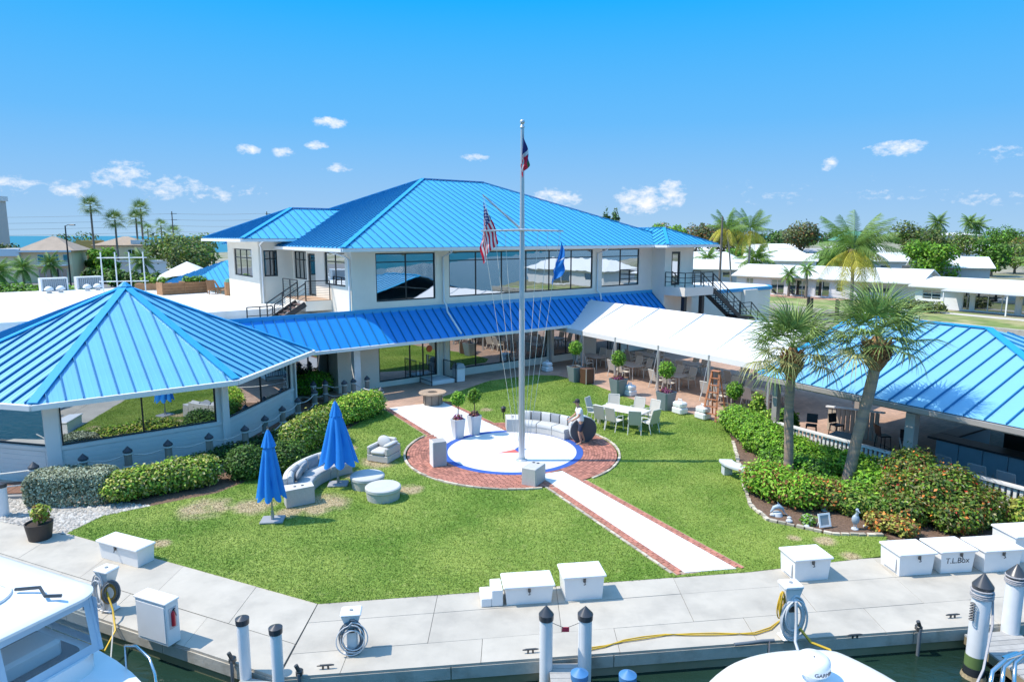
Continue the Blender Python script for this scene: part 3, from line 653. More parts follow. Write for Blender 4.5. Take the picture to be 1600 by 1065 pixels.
# roofs
AZ, RZ = 7.5, 12.0
A, B_, C_, D_ = (-2.32,-1.2), (24.4,-1.2), (24.4,20.4), (-2.32,20.4); R1, R2 = (8.48,9.6), (13.6,9.6)
e = lambda p, z: bw(p[0], p[1], z)
mb = MB()
for f in ([e(A,AZ),e(B_,AZ),e(R2,RZ),e(R1,RZ)], [e(D_,AZ),e(A,AZ),e(R1,RZ)], [e(B_,AZ),e(C_,AZ),e(R2,RZ)], [e(C_,AZ),e(D_,AZ),e(R1,RZ),e(R2,RZ)]): mb.poly(f)
roof = mb.build('roof', m_rooff, club)
roof_face(roof, [e(A,AZ),e(B_,AZ),e(R2,RZ),e(R1,RZ)], .52, rib=.06, ribw=.032, minor=0); roof_face(roof, [e(D_,AZ),e(A,AZ),e(R1,RZ)], .52, rib=.075, minor=0)
mb = MB()
for p, q in ((A,R1),(B_,R2),(D_,R1)): cap(mb, e(p,AZ), e(q,RZ))
cap(mb, e(R1,RZ), e(R2,RZ)); mb.build('ridge_cap', m_rooff, roof)
mb = MB(); gutter(mb, [bw(-2.38,12,AZ), bw(-2.38,-1.27,AZ), bw(20.33,-1.27,AZ)]); mb.build('gutter', m_trim, club)
mb = MB(BF); mb.box(-2.3,-1.18,AZ-.12,24.3,.4,AZ-.08); mb.box(-2.3,.4,AZ-.12,-1.0,12,AZ-.08); mb.build('soffit', m_trim, club)
wz, wr = 7.95, 9.86; ws = [(-4.6,7.3),(3.6,7.3),(3.6,11.75),(-.15,11.75),(-4.6,16.2),(3.6,16.2)]
mb = MB(); mb.poly([e(ws[0],wz),e(ws[1],wz),e(ws[2],wr),e(ws[3],wr)]); mb.poly([e(ws[4],wz),e(ws[0],wz),e(ws[3],wr)]); mb.poly([e(ws[5],wz),e(ws[4],wz),e(ws[3],wr),e(ws[2],wr)])
rf2 = mb.build('wing_roof', m_rooff, club); roof_face(rf2, [e(ws[0],wz),e(ws[1],wz),e(ws[2],wr),e(ws[3],wr)]); roof_face(rf2, [e(ws[4],wz),e(ws[0],wz),e(ws[3],wr)])
mb = MB(); cap(mb, e(ws[0],wz), e(ws[3],wr)); cap(mb, e(ws[4],wz), e(ws[3],wr)); cap(mb, e(ws[3],wr), e(ws[2],wr)); mb.build('ridge_cap', m_rooff, rf2)
mb = MB(); gutter(mb, [bw(-4.66,16.2,wz), bw(-4.66,7.24,wz), bw(-1.5,7.24,wz)]); mb.build('gutter', m_trim, club)
mb = MB(BF); mb.box(-4.55,7.35,wz-.12,-1.4,16.2,wz-.08); mb.build('soffit', m_trim, club)
rz2 = 8.66; rs = [(20.4,-2.4),(25.9,-2.4),(23.15,.35),(23.15,6),(20.4,6),(25.9,6)]
mb = MB(); mb.poly([e(rs[0],AZ),e(rs[1],AZ),e(rs[2],rz2)]); mb.poly([e(rs[4],AZ),e(rs[0],AZ),e(rs[2],rz2),e(rs[3],rz2)]); mb.poly([e(rs[1],AZ),e(rs[5],AZ),e(rs[3],rz2),e(rs[2],rz2)])
rf3 = mb.build('wing_roof', m_rooff, club); roof_face(rf3, [e(rs[0],AZ),e(rs[1],AZ),e(rs[2],rz2)]); roof_face(rf3, [e(rs[4],AZ),e(rs[0],AZ),e(rs[2],rz2),e(rs[3],rz2)])
mb = MB(); cap(mb, e(rs[0],AZ), e(rs[2],rz2), .22); cap(mb, e(rs[1],AZ), e(rs[2],rz2), .22); cap(mb, e(rs[2],rz2), e(rs[3],rz2), .22); mb.build('ridge_cap', m_rooff, rf3)
mb = MB(); gutter(mb, [bw(20.34,-1.2,AZ), bw(20.34,-2.46,AZ), bw(25.96,-2.46,AZ), bw(25.96,5,AZ)]); mb.build('gutter', m_trim, club)
mb = MB(BF); mb.box(20.45,-2.35,AZ-.12,25.85,-1.2,AZ-.08); mb.box(24.3,-1.2,AZ-.12,25.85,5,AZ-.08); mb.build('soffit', m_trim, club)
# long awning roof over the ground floor
cz0, cz1, cd = 2.66, 4.11, -1.8
mb = MB(); mb.slab([bw(-7.6,cd,cz0), bw(21.6,cd,cz0), bw(21.6,-.01,cz1), bw(-7.6,-.01,cz1)], (bw(0,-cz1+cz0,0)-bw(0,0,0)+Vector((0,0,1.8))).normalized(), .1)
cr = mb.build('awning_roof', m_rooff, club); roof_face(cr, [bw(-7.6,cd,cz0), bw(21.6,cd,cz0), bw(21.6,-.01,cz1), bw(-7.6,-.01,cz1)], .52, m=m_roofc, rib=.08, minor=0)
mb = MB(); gutter(mb, [bw(-7.2,cd-.07,cz0), bw(21.6,cd-.07,cz0)], .14, .15, -.07); mb.build('gutter', m_trim, club)
mb = MB(BF); mb.box(-7.6,-.09,cz1-.05,21.6,-.012,cz1+.17); mb.build('flashing', m_rooff, club)
mb = MB(BF); mb.box(-1.95,-1.25,0,-1.6,-.9,2.6); mb.build('column', m_trim, club)
# downpipes
for pts in ([bw(4.1,-1.2,7.42),bw(4.1,-.9,7.2),bw(4.1,-.09,6.95),bw(4.1,-.09,4.45),bw(4.1,-.35,4.25),bw(4.1,-.45,3.9),bw(4.1,-1.85,2.82)], [bw(16.1,-1.2,7.42),bw(16.1,-.9,7.2),bw(16.1,-.09,6.95),bw(16.1,-.09,4.5),bw(16.1,-.4,4.3),bw(16.1,-.5,3.9)],
            [bw(-2.3,1.4,7.42),bw(-1.5,.5,7.05),bw(-1.45,.12,6.9),bw(-1.45,.12,3.9)], [bw(-3.35,7.3,7.9),bw(-3.35,8.3,7.6),bw(-3.25,8.41,7.4),bw(-3.25,8.41,4.1)], [bw(4.1,-1.72,2.55),bw(4.1,-.1,2.3),bw(4.1,-.1,.05)]):
    mb = MB(); mb.tube(pts, .055, 8); mb.build('downpipe', m_trim, club, 60)
# single-storey block on the left with white flat roofs and the entry
mb = MB(BF); ENT = (-5.6,-2.3,0,2.5); wallgrid(mb, -9.5, -1.36, 0, 3.62, [ENT], 1.2); mb.build('annex_wall', m_wall, club)
window(club, BF, -5.6, -2.3, .02, 2.48, vx=[-4.5,-3.4], y=1.2, name='glass_door', glass=m_glass2)
mb = MB(BF); mb.prism([(-24,.25),(-1.37,.25),(-1.37,5.5),(-24,5.5)], 3.3, 3.6); mb.box(-24,.2,3.6,-1.5,.5,3.85); mb.build('flat_roof', m_flat, club)
mb = MB(BF); mb.prism([(-46,5.4),(-3.42,5.4),(-3.42,28),(-46,28)], 3.4, 4.1); mb.prism([(-3.42,5.52),(-1.37,5.52),(-1.37,8.49),(-3.42,8.49)], 3.4, 4.099); mb.box(-46,5.41,4.1,-14,5.7,4.22); mb.build('flat_roof', m_flat, club)
# seam lines of the membrane
mb = MB(BF)
for i in range(12): mb.box(-44+i*3.4,5.75,4.1,-43.92+i*3.4,27.4,4.106)
mb.build('roof_seam', mat('membrane_lap', (.5,.49,.46), .8), club)
# landing and stair from the flat roof to the upper door
st = thing('roof_stair', 'dark steel stair with wire railings up to the upper left door of the clubhouse', 'staircase', bw(-4.3,3.3,3.6))
mb = MB(BF); mb.box(-2.85,2.65,4.1,-1.38,6.3,4.63); mb.build('landing', m_wall, st); mb = MB(BF); mb.box(-2.83,2.7,4.632,-1.4,6.28,4.66); mb.build('landing_floor', mat('tan_tile', (.45,.30,.20), .8), st)
for i in range(6):
    mb = MB(BF); mb.box(-2.85-.27*(i+1),2.7,4.63-.17*(i+1)-.04,-2.85-.27*i+.02,3.95,4.63-.17*(i+1)); mb.build('step', mat('brown_step', (.16,.10,.085), .7), st)
for dy in (2.68,3.97):
    mb = MB(); mb.beam(bw(-2.85,dy,4.5), bw(-4.55,dy,3.5), .06, .28); mb.build('stringer', m_black, st)
railing(st, [bw(-1.45,2.72,4.65), bw(-2.8,2.72,4.65)], bars=7, r=.008); railing(st, [bw(-2.8,2.72,4.65), bw(-4.5,2.72,3.6)], .95, .9, 3, r=.014); railing(st, [bw(-2.8,3.92,4.65), bw(-4.5,3.92,3.6)], .95, .9, 3, r=.014); railing(st, [bw(-2.8,3.92,4.65), bw(-2.8,6.2,4.65)], bars=6, r=.008)
railing(st, [bw(-4.6,2.72,3.6), bw(-5.9,2.72,3.6)], .9, .7, 1)
# right balcony and stair
bal = thing('balcony', 'cream balcony with dark railing outside the right wing door', 'balcony', bw(23,-2,4.0))
mb = MB(BF); mb.box(21.6,-3.0,3.98,24.75,-1.18,4.58); mb.build('balcony_floor', m_wall, bal)
railing(bal, [bw(21.66,-1.22,4.58), bw(21.66,-2.94,4.58), bw(24.7,-2.94,4.58)], 1.0, 1.0, 2)
railing(bal, [bw(24.7,-1.9,4.58), bw(24.7,-1.22,4.58)], 1.0, 1.0, 2)
for s_ in (21.95,23.9):
    mb = MB(BF); mb.box(s_,-2.7,0,s_+.28,-2.42,3.97); mb.build('support_post', m_black, bal)
st2 = thing('outside_stair', 'dark steel outside stair descending from the right balcony to the ground', 'staircase', bw(25,-2.4,2.2))
for i in range(12):
    mb = MB(BF); mb.box(24.76+.29*i,-2.9,4.58-.19*(i+1)-.05,24.76+.29*(i+1)+.02,-1.95,4.58-.19*(i+1)); mb.build('step', m_black, st2)
for dy in (-2.95,-1.9):
    mb = MB(); mb.beam(bw(24.76,dy,4.35), bw(28.3,dy,2.05), .07, .32); mb.build('stringer', m_black, st2); mb = MB(); mb.beam(bw(29.5,dy,2.05), bw(32.2,dy,.1), .07, .32); mb.build('stringer', m_black, st2)
mb = MB(BF); mb.box(28.25,-2.98,1.95,29.6,-1.87,2.2); mb.build('landing', m_black, st2)
for i in range(10):
    mb = MB(BF); mb.box(29.6+.27*i,-2.9,2.2-.2*(i+1)-.05,29.6+.27*(i+1)+.02,-1.95,2.2-.2*(i+1)); mb.build('step', m_black, st2)
for dy in (-2.93,-1.92): railing(st2, [bw(24.8,dy,4.5), bw(28.25,dy,2.2), bw(29.6,dy,2.2), bw(32.3,dy,.2)], .95, 1.1, 2)
mb = MB(BF); mb.box(28.2,-2.9,0,28.4,-1.95,1.94); mb.build('support_post', m_black, st2)
# low annex on the right
anx = thing('low_annex', 'low cream flat roofed annex with blue roof edge behind the outside stair', 'building', bw(31,3,0))
mb = MB(BF); mb.prism([(24.75,.4),(37.4,.4),(38.8,1.6),(38.8,7),(24.75,7)], 0, 3.55); mb.box(33.2,.05,0,35,.39,3.7); mb.build('wall', m_wall, anx)
mb = MB(BF); mb.prism([(24.76,.3),(37.5,.3),(38.9,1.55),(38.9,7.1),(24.76,7.1)], 3.56, 3.82); mb.build('roof_edge', m_rooff, anx); mb = MB(BF); mb.prism([(24.9,.5),(37.3,.5),(38.6,1.7),(38.6,6.9),(24.9,6.9)], 3.821, 3.84); mb.build('flat_roof', m_flat, anx)
window(anx, BF, 25.3, 26.3, .9, 2.2, y=.37, glass=m_glass2); window(anx, BF, 26.9, 28.0, .9, 2.2, y=.37, glass=m_glass2)
# step with black railings at the garden door
er = thing('entry_step', 'black railings either side of a low step at the garden door', 'railing', bw(3.2,-.7,0))
mb = MB(BF); mb.rbox(2.5,-1.35,.02,3.95,-.01,.24,.02); mb.build('step', m_trim, er)
for s_ in (2.45,4.0):
    mb = MB(); mb.tube([bw(s_,-1.4,.02), bw(s_,-1.4,1.15), bw(s_,-.12,1.15), bw(s_,-.12,.02)], .028, 6); mb.tube([bw(s_,-1.4,.25), bw(s_,-.12,.25)], .02, 6)
    for k in range(1, 11): mb.tube([bw(s_,-1.4+.117*k,.25), bw(s_,-1.4+.117*k,1.13)], .010, 5)
    mb.build('side_rail', m_black, er)

# ================================================================== OCTAGONAL DINING PAVILION
m_siding = mat('white_siding', (.70,.70,.68), .6, var=.04, vs=1.5)
pav = thing('dining_pavilion', 'octagonal dining pavilion with blue standing seam roof and big mirror windows', 'pavilion', (-16.1,28.4,0))
pcx, pcy = -16.1, 28.4; ang = [-126,-81,-34,18.7,64,109,154,199]; rad = [7.9,7.9,7.32,7.35,7.4,7.5,7.7,7.9]; EZ = 2.93
PV = [Vector((pcx+r*math.cos(R(a)), pcy+r*math.sin(R(a)), EZ)) for a, r in zip(ang, rad)]; apex = Vector((pcx,pcy,6.02))
mb = MB()
for i in range(8): mb.poly([PV[i], PV[(i+1)%8], apex])
pr = mb.build('roof', m_rooff, pav)
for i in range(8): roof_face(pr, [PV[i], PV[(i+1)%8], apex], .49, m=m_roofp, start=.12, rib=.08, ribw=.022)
mb = MB()
for i in range(8): cap(mb, PV[i], apex, .3, .05, .055)
mb.drum(.28,.05,6.03,6.22,8,(pcx,pcy)); mb.build('ridge_cap', m_rooff, pr)
mb = MB(); GP = [p + (p-Vector((pcx,pcy,EZ))).normalized()*.08 for p in PV]; gutter(mb, GP+[GP[0]], .15, .17, -.08); mb.build('gutter', m_trim, pav)
WP = [Vector((pcx+(p.x-pcx)*.885, pcy+(p.y-pcy)*.885, 0)) for p in PV]
mb = MB(); mb.prism([(p.x*.985+pcx*.015,p.y*.985+pcy*.015) for p in PV], EZ-.2, EZ-.16); mb.build('soffit', m_trim, pav)
for i in range(8):
    a, c = WP[i], WP[(i+1)%8]; T = frame(a, c-a); ln = (c-a).length
    mb = MB(T); wallgrid(mb, 0, ln, -.05, EZ-.15, [(.28,ln-.28,1.28,2.72)], .12); mb.box(.05,-.045,1.15,ln-.05,-.002,1.27)
    for k in range(6): mb.box(.3,-.012,.12+.17*k,ln-.3,-.001,.262+.17*k)
    mb.build('wall', m_siding, pav)
    mb = MB(T); mb.box(-.16,-.06,0,.24,-.004,EZ-.2); mb.build('corner_post', m_trim, pav)
    window(pav, T, .28, ln-.28, 1.28, 2.72, vx=[ln/2], fw=.05, y=.05)
# ================================================================== TENT AND BAR
m_canvas = mat('white_tent_fabric', (.80,.795,.785), .55, var=.03, vs=.8, bump=.08, bs=3, bdist=.05, trans=.12)
m_alu = mat('aluminium', (.55,.57,.58), .35, metal=.6)
m_taupe = mat('taupe_paint', (.33,.305,.28), .6, var=.06, vs=2)
m_conblk = mat('white_plastic', (.76,.76,.76), .45, var=.04)
TF = frame((3.14,42.06), (.53,-.848)); tw = lambda x, y, z: TF @ Vector((x,y,z))
tent = thing('marquee_tent', 'long white frame marquee tent beside the lawn with sloping fabric roof', 'tent', tw(7,3.3,0))
TX = [-1.3,2.0,5.0,8.4,11.8,15.2]
for a, c in zip(TX, TX[1:]):
    mb = MB(TF); n = 6
    for y0, z0, y1, z1 in ((0,2.5,3.3,3.92),(6.6,2.5,3.3,3.92)):
        vs = []; fs = []
        for i in range(n+1):
            for j in range(9):
                u, v = i/n, j/8; sag = -.05*math.sin(math.pi*u)*math.sin(math.pi*v); vs.append((a+.015+(c-a-.03)*u, y0+(y1-y0)*v, z0+(z1-z0)*v+sag))
        for i in range(n):
            for j in range(8): k = i*9+j; fs.append((k,k+9,k+10,k+1))
        mb.add(vs, fs)
        s = -1 if y0 == 0 else 1
        mb.poly([(a+.015,y0,z0),(c-.015,y0,z0),(c-.015,y0+s*.02,z0-.26),(a+.015,y0+s*.02,z0-.26)])
    mb.build('roof_panel', m_canvas, tent, 40)
mb = MB(TF)
for x in TX: mb.tube([(x,0,2.46),(x,3.3,3.94),(x,6.6,2.46)], .04, 6)
mb.build('roof_frame', m_alu, tent)
for x in TX:
    for y in (0.03, 6.57):
        mb = MB(TF); mb.box(x-.05,y-.05,.02,x+.05,y+.05,2.5); mb.build('leg', m_alu, tent)
for x in TX[:5]:
    mb = MB(TF); mb.tube([(x+.03,-.06,2.3),(x+.1,-.55,.55)], .012, 5); mb.build('strap', mat('grey_strap', (.5,.52,.54), .7), tent)
wl_ = ['white ballast block at the building end of the marquee, under its gutter','white ballast block partly behind the second topiary planter of the marquee','white ballast block beside the lawn dining chairs at the marquee edge','white ballast block at the foot of the stepladder']
for (px, py), lb in zip(((855,580),(984,618),(1062,646),(1098,654)), wl_):
    q = G(px, py); w = thing('ballast_block', lb, 'weight', at(q.x,q.y,.02,R(-58)), 'ballast blocks of the marquee')
    mb = MB(WM[w.name]); mb.rbox(-.3,-.25,0,.3,.25,.3,.05); mb.rbox(-.28,-.23,.3,.28,.23,.55,.06); mb.build('body', m_conblk, w)
    mb = MB(WM[w.name]); mb.tube([(-.12,0,.55),(-.1,0,.66),(.1,0,.66),(.12,0,.55)], .025, 6); mb.build('handle', m_conblk, w)

KF = frame((9.93,25.32), (.53,-.848)); kw = lambda x, y, z: KF @ Vector((x,y,z))
bar = thing('bar_pavilion', 'open sided bar pavilion with a large light blue standing seam roof', 'pavilion', kw(5,4,0))
ez, rz, yw = 2.8, 4.7, 6.3
bp = [(-.7,0,ez),(10.66,0,ez),(4.36,yw,rz),(-.7,yw,rz),(-.7,2*yw,ez),(10.66,2*yw,ez)]; bk = [kw(*p) for p in bp]
mb = MB(); mb.poly([bk[0],bk[1],bk[2],bk[3]]); mb.poly([bk[3],bk[2],bk[5],bk[4]]); mb.poly([bk[1],bk[5],bk[2]]); br = mb.build('roof', m_rooff, bar)
m_roof2 = mat('pale_sheen_blue_metal_roof', (.20,.47,.68), .42, var=.05, vs=.5, isl=.05, spec=.6, coat=.8, coatr=.35)  # paler still: the glossy highlight of the bar roof painted into its colour
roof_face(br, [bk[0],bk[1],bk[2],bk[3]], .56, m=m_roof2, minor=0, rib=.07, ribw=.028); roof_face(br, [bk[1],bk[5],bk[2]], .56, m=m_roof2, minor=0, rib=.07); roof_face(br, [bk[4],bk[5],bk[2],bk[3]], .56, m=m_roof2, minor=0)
mb = MB(); cap(mb, bk[3], bk[2]); cap(mb, bk[1], bk[2]); cap(mb, bk[0], bk[3], .2); mb.build('ridge_cap', m_rooff, br)
mb = MB(KF); mb.box(-.7,-.12,ez-.17,10.7,-.01,ez-.02); mb.build('gutter', m_taupe, bar)
mb = MB(KF); mb.box(-.6,.5,ez-.36,10.6,.72,ez-.06); mb.box(-.6,11.9,ez-.36,10.6,12.1,ez-.06); mb.box(-.6,.72,ez-.36,-.4,11.9,ez-.06); mb.build('eave_beam', m_taupe, bar)
mb = MB(KF); mb.box(-.6,.05,ez-.03,10.6,12.5,ez-.005); mb.build('ceiling', mat('dark_ceiling', (.10,.085,.07), .8), bar)
for (x, y, w) in ((-.3,.6,.22),(4.85,.6,.30),(9.9,.6,.3),(-.3,6.2,.22),(-.3,11.9,.22),(5,11.9,.25),(9.9,11.9,.25)):
    mb = MB(KF); mb.box(x-w/2,y-w/2,.02,x+w/2,y+w/2,ez-.36); mb.box(x-w/2-.05,y-w/2-.05,.02,x+w/2+.05,y+w/2+.05,1.0 if w > .28 else .2); mb.build('post', m_taupe if w < .28 else mat('pale_taupe', (.45,.42,.39), .6), bar)
fen = thing('baluster_fence', 'white baluster railing between the bar pavilion and the planting bed', 'fence', kw(4,.6,0))
mb = MB(KF); mb.box(-.35,.47,.9,9.6,.67,.96); mb.build('top_rail', m_white, fen); mb = MB(KF); mb.box(-.35,.53,.12,9.6,.61,.2); mb.build('bottom_rail', m_white, fen)
bal_me = MB(); bal_me.box(-.042,-.025,.2,.042,.025,.9); bme = bal_me.mesh('baluster', [m_white]); inv = WM[fen.name].inverted()
for i in range(62):
    o = bpy.data.objects.new('baluster', bme); COL.objects.link(o); o.parent = fen; o.matrix_local = inv @ KF @ Matrix.Translation((-.25+i*.16,.57,0))
# the bar itself
ctr = thing('bar_counter', 'pale blue bar counter with a dark top under the pavilion roof', 'counter', kw(7,4,0))
m_bar = mat('blue_grey_panel', (.30,.42,.50), .5, var=.08, vs=2); m_top = mat('dark_stone_top', (.05,.055,.06), .3)
for k in range(8):
    mb = MB(KF); mb.rbox(4.4+k*.75,3.2,.02,5.13+k*.75,3.3,1.05,.01); mb.build('front_panel', m_bar, ctr)
mb = MB(KF); mb.box(4.4,3.3,.02,10.4,3.36,1.05); mb.box(4.4,3.36,.02,4.5,7,1.05); mb.build('carcass', m_bar, ctr)
mb = MB(KF); mb.rbox(4.2,2.95,1.06,10.5,3.75,1.13,.02); mb.rbox(4.2,3.75,1.06,4.85,7.1,1.13,.02); mb.build('counter_top', m_top, ctr)
bk_ = thing('back_bar', 'dark back bar with shelves of bottles behind the counter', 'shelving', kw(7,6.5,0))
mb = MB(KF); mb.box(5.2,6.4,.02,10.2,6.9,2.1); mb.build('cabinet', mat('dark_wood', (.05,.028,.018), .5), bk_)
for z in (1.15,1.6):
    mb = MB(KF); mb.box(5.25,6.1,z,10.1,6.4,z+.04); mb.build('shelf', m_taupe, bk_)
mb_ = MB(); mb_.lathe([(.001,0),(.04,0),(.04,.18),(.015,.23),(.015,.29),(.001,.29)], 8); cols = [mat('green_glass', (.03,.12,.04), .15), mat('amber_glass', (.25,.10,.02), .15), mat('clear_bottle', (.5,.55,.55), .15), mat('blue_glass', (.03,.10,.35), .15)]
bms = [mb_.mesh('bottle', [c], smooth=40) for c in cols]
for i in range(26):
    o = bpy.data.objects.new('bottle', bms[i % 4]); COL.objects.link(o); o.matrix_world = KF @ Matrix.Translation((5.35+.18*i, 6.22+random.uniform(-.05,.05), 1.19 if i % 2 else 1.64))
    tag(o, 'bottle standing on a shelf of the back bar', 'bottle', 'bottles on the back bar')
# slatted screen
scr = thing('slatted_screen', 'beige slatted screen with a sloping white rail inside the bar pavilion', 'screen', kw(1,3.6,0))
for k in range(11):
    mb = MB(KF); mb.box(-.4+k*.2,4.2,.05,-.25+k*.2,4.25,1.0+.05*k*.4); mb.build('slat', mat('beige_slat', (.42,.37,.30), .7, isl=.1), scr)
mb = MB(KF); mb.beam((-.5,4.22,1.03),(1.95,4.22,1.28), .14, .06); mb.build('rail', m_white, scr)

# ================================================================== CHAIRS AND TABLES
m_sling = mat('beige_sling', (.53,.50,.44), .75, bump=.15, bs=150, var=.04); m_chfr = mat('cream_frame', (.66,.64,.58), .4)
m_sling2 = mat('grey_blue_sling', (.30,.36,.40), .75, var=.05); m_tabtop = mat('cream_table_top', (.62,.58,.52), .45, var=.04, vs=3)
def make_chair(sl, fr):
    t = thing('sling_chair', 'sling chair', 'chair')
    mb = MB(); mb.slab([(-.23,-.22,.44),(.23,-.22,.44),(.23,.22,.41),(-.23,.22,.41)], (0,0,1), .02); mb.build('seat', sl, t)
    mb = MB(); mb.slab([(-.23,.22,.42),(.23,.22,.42),(.22,.38,1.0),(-.22,.38,1.0)], (0,-.96,.27), .02); mb.build('backrest', sl, t)
    mb = MB()
    for s in (-1,1):
        mb.tube([(s*.25,-.24,.44),(s*.25,.22,.41),(s*.245,.30,.70),(s*.24,.39,1.02)], .02, 6); mb.tube([(s*.27,-.22,.45),(s*.28,-.2,.63),(s*.28,.12,.66),(s*.26,.28,.62)], .02, 6)
    mb.tube([(-.24,.39,1.02),(.24,.39,1.02)], .02, 6); mb.tube([(-.25,-.24,.43),(.25,-.24,.43)], .018, 6); mb.build('frame', fr, t)
    for s in (-1,1):
        for y0, y1 in ((-.23,-.27),(.2,.32)):
            mb = MB(); mb.tube([(s*.26,y0,.44),(s*.27,y1,0)], .02, 6); mb.build('leg', fr, t)
    return t
def make_table(w, d, top, name, lb):
    t = thing(name, lb, 'table')
    mb = MB(); mb.rbox(-w/2,-d/2,.69,w/2,d/2,.73,.015); mb.build('table_top', top, t)
    for sx in (-1,1):
        for sy in (-1,1):
            mb = MB(); mb.tube([(sx*(w/2-.12),sy*(d/2-.12),.69),(sx*(w/2-.06),sy*(d/2-.08),0)], .025, 6); mb.build('leg', m_chfr, t)
    return t
ch0 = make_chair(m_sling, m_chfr); used = [False]
def chair(T, lb, grp):
    if not used[0]: used[0] = True; place(ch0, T); ch0['label'] = lb; ch0['group'] = grp; return ch0
    return dup(ch0, T, lb, grp)
# lawn table
q = G(975,640,.7); TL = at(q.x,q.y,.02,R(-38)); lt = make_table(2.1,1.05,m_tabtop,'lawn_table','cream rectangular table standing on the lawn in full sun'); place(lt, TL)
GL = 'sling chairs round the lawn table'
for x, y, rz_, lb in ((-.55,-.85,180,'sling chair at the near left of the lawn table, back to the flagpole'),(.05,-.88,172,'sling chair mid way along the near side of the lawn table'),
   (.95,-.78,205,'sling chair at the near right corner of the lawn table, seen from behind'),(1.35,-.25,255,'sling chair at the end of the lawn table towards the ballast block'),
   (-1.35,-.15,95,'sling chair at the clubhouse end of the lawn table'),(-.95,.7,20,'sling chair at the far left corner of the lawn table, before the planter'),
   (.15,.86,4,'sling chair on the sunny far side of the lawn table, back to the tent'),(.85,.84,-8,'sling chair by the ballast block on the far side of the lawn table')):
    chair(TL @ at(x,y,0,R(rz_)), lb, GL)
tabs = [(1.2,1.5,'nearest the clubhouse corner'),(4.6,1.5,'behind the second planter'),(8.0,1.5,'behind the third planter'),(11.6,1.5,'by the stepladder'),(2.4,4.7,'in the far row by the clubhouse'),(6.0,4.7,'in the middle of the far row'),(9.6,4.7,'in the far row near the bar'),(13.4,2.4,'under the bar end of the tent')]
tt0 = None
for i, (x, y, wh) in enumerate(tabs):
    T = TF @ at(x,y,.02,R(random.uniform(-6,6)))
    if tt0 is None: tt0 = make_table(1.7,.95,mat('grey_table_top', (.42,.40,.38), .5, var=.05),'dining_table','x'); tt0['group'] = 'dining tables under the tent'; place(tt0, T); o = tt0
    else: o = dup(tt0, T)
    o['label'] = 'grey dining table under the white tent, ' + wh
    for (cx_, cy_, rz_, sd_) in ((-.42,-.78,180,'lawn side, clubhouse end'),(.42,-.78,180,'lawn side, bar end'),(-.42,.78,0,'inner side, clubhouse end'),(.42,.78,0,'inner side, bar end')):
        chair(T @ at(cx_+random.uniform(-.05,.05),cy_+random.uniform(-.06,.1),0,R(rz_+random.uniform(-14,14))), sd_+ ' chair of the tent table ' + wh, 'sling chairs under the tent ' + wh)
ch1 = None
for i, (x, y, rz_, lb) in enumerate(((5.6,1.75,170,'blue grey sling chair just behind the bar pavilion post'),(6.5,1.7,185,'second blue grey sling chair behind the flowering shrubs, one on from the post'),(7.35,1.7,178,'third blue grey sling chair in the row before the bar counter'),(8.2,1.75,190,'last blue grey sling chair in the row before the bar counter'),(4.1,2.2,120,'blue grey sling chair turned sideways by the bar post'))):
    T = KF @ at(x,y,.02,R(rz_))
    if ch1 is None: ch1 = make_chair(m_sling2, mat('pale_grey_frame', (.45,.47,.48), .4)); place(ch1, T); o = ch1
    else: o = dup(ch1, T)
    o['label'] = lb; o['group'] = 'blue grey chairs at the bar'
sqt = make_table(1.0,1.0,mat('slate_top', (.24,.26,.28), .5),'square_table','square slate topped table behind the fence at the tent end of the bar'); place(sqt, KF @ at(1.9,1.7,.02,R(8)))
def make_stool():
    t = thing('bar_stool', 's', 'stool'); mb = MB(); mb.rbox(-.2,-.2,.72,.2,.2,.77,.02); mb.build('seat', m_black, t); mb = MB(); mb.slab([(-.2,.2,.8),(.2,.2,.8),(.2,.26,1.15),(-.2,.26,1.15)], (0,-1,.1), .02); mb.build('backrest', m_black, t)
    for sx in (-1,1):
        for sy in (-1,1): mb = MB(); mb.tube([(sx*.17,sy*.17,.72),(sx*.22,sy*.22,0)], .018, 6); mb.build('leg', m_black, t)
    mb = MB(); mb.tube([(-.2,-.2,.3),(.2,-.2,.3),(.2,.2,.3),(-.2,.2,.3),(-.2,-.2,.3)], .012, 5); mb.build('foot_ring', m_black, t); return t
s0 = None
for x, y, rz_, lb in ((.4,1.9,30,'black bar stool next to the leafy shrub at the bar entrance'),(.9,2.8,80,'black bar stool between the slatted screen and the square table'),(2.7,2.9,150,'black bar stool on the counter side of the square table'),(3.4,3.2,200,'black bar stool at the open end of the bar counter')):
    T = KF @ at(x,y,.02,R(rz_))
    if s0 is None: s0 = make_stool(); place(s0, T); o = s0
    else: o = dup(s0, T)
    o['label'] = lb; o['group'] = 'bar stools'

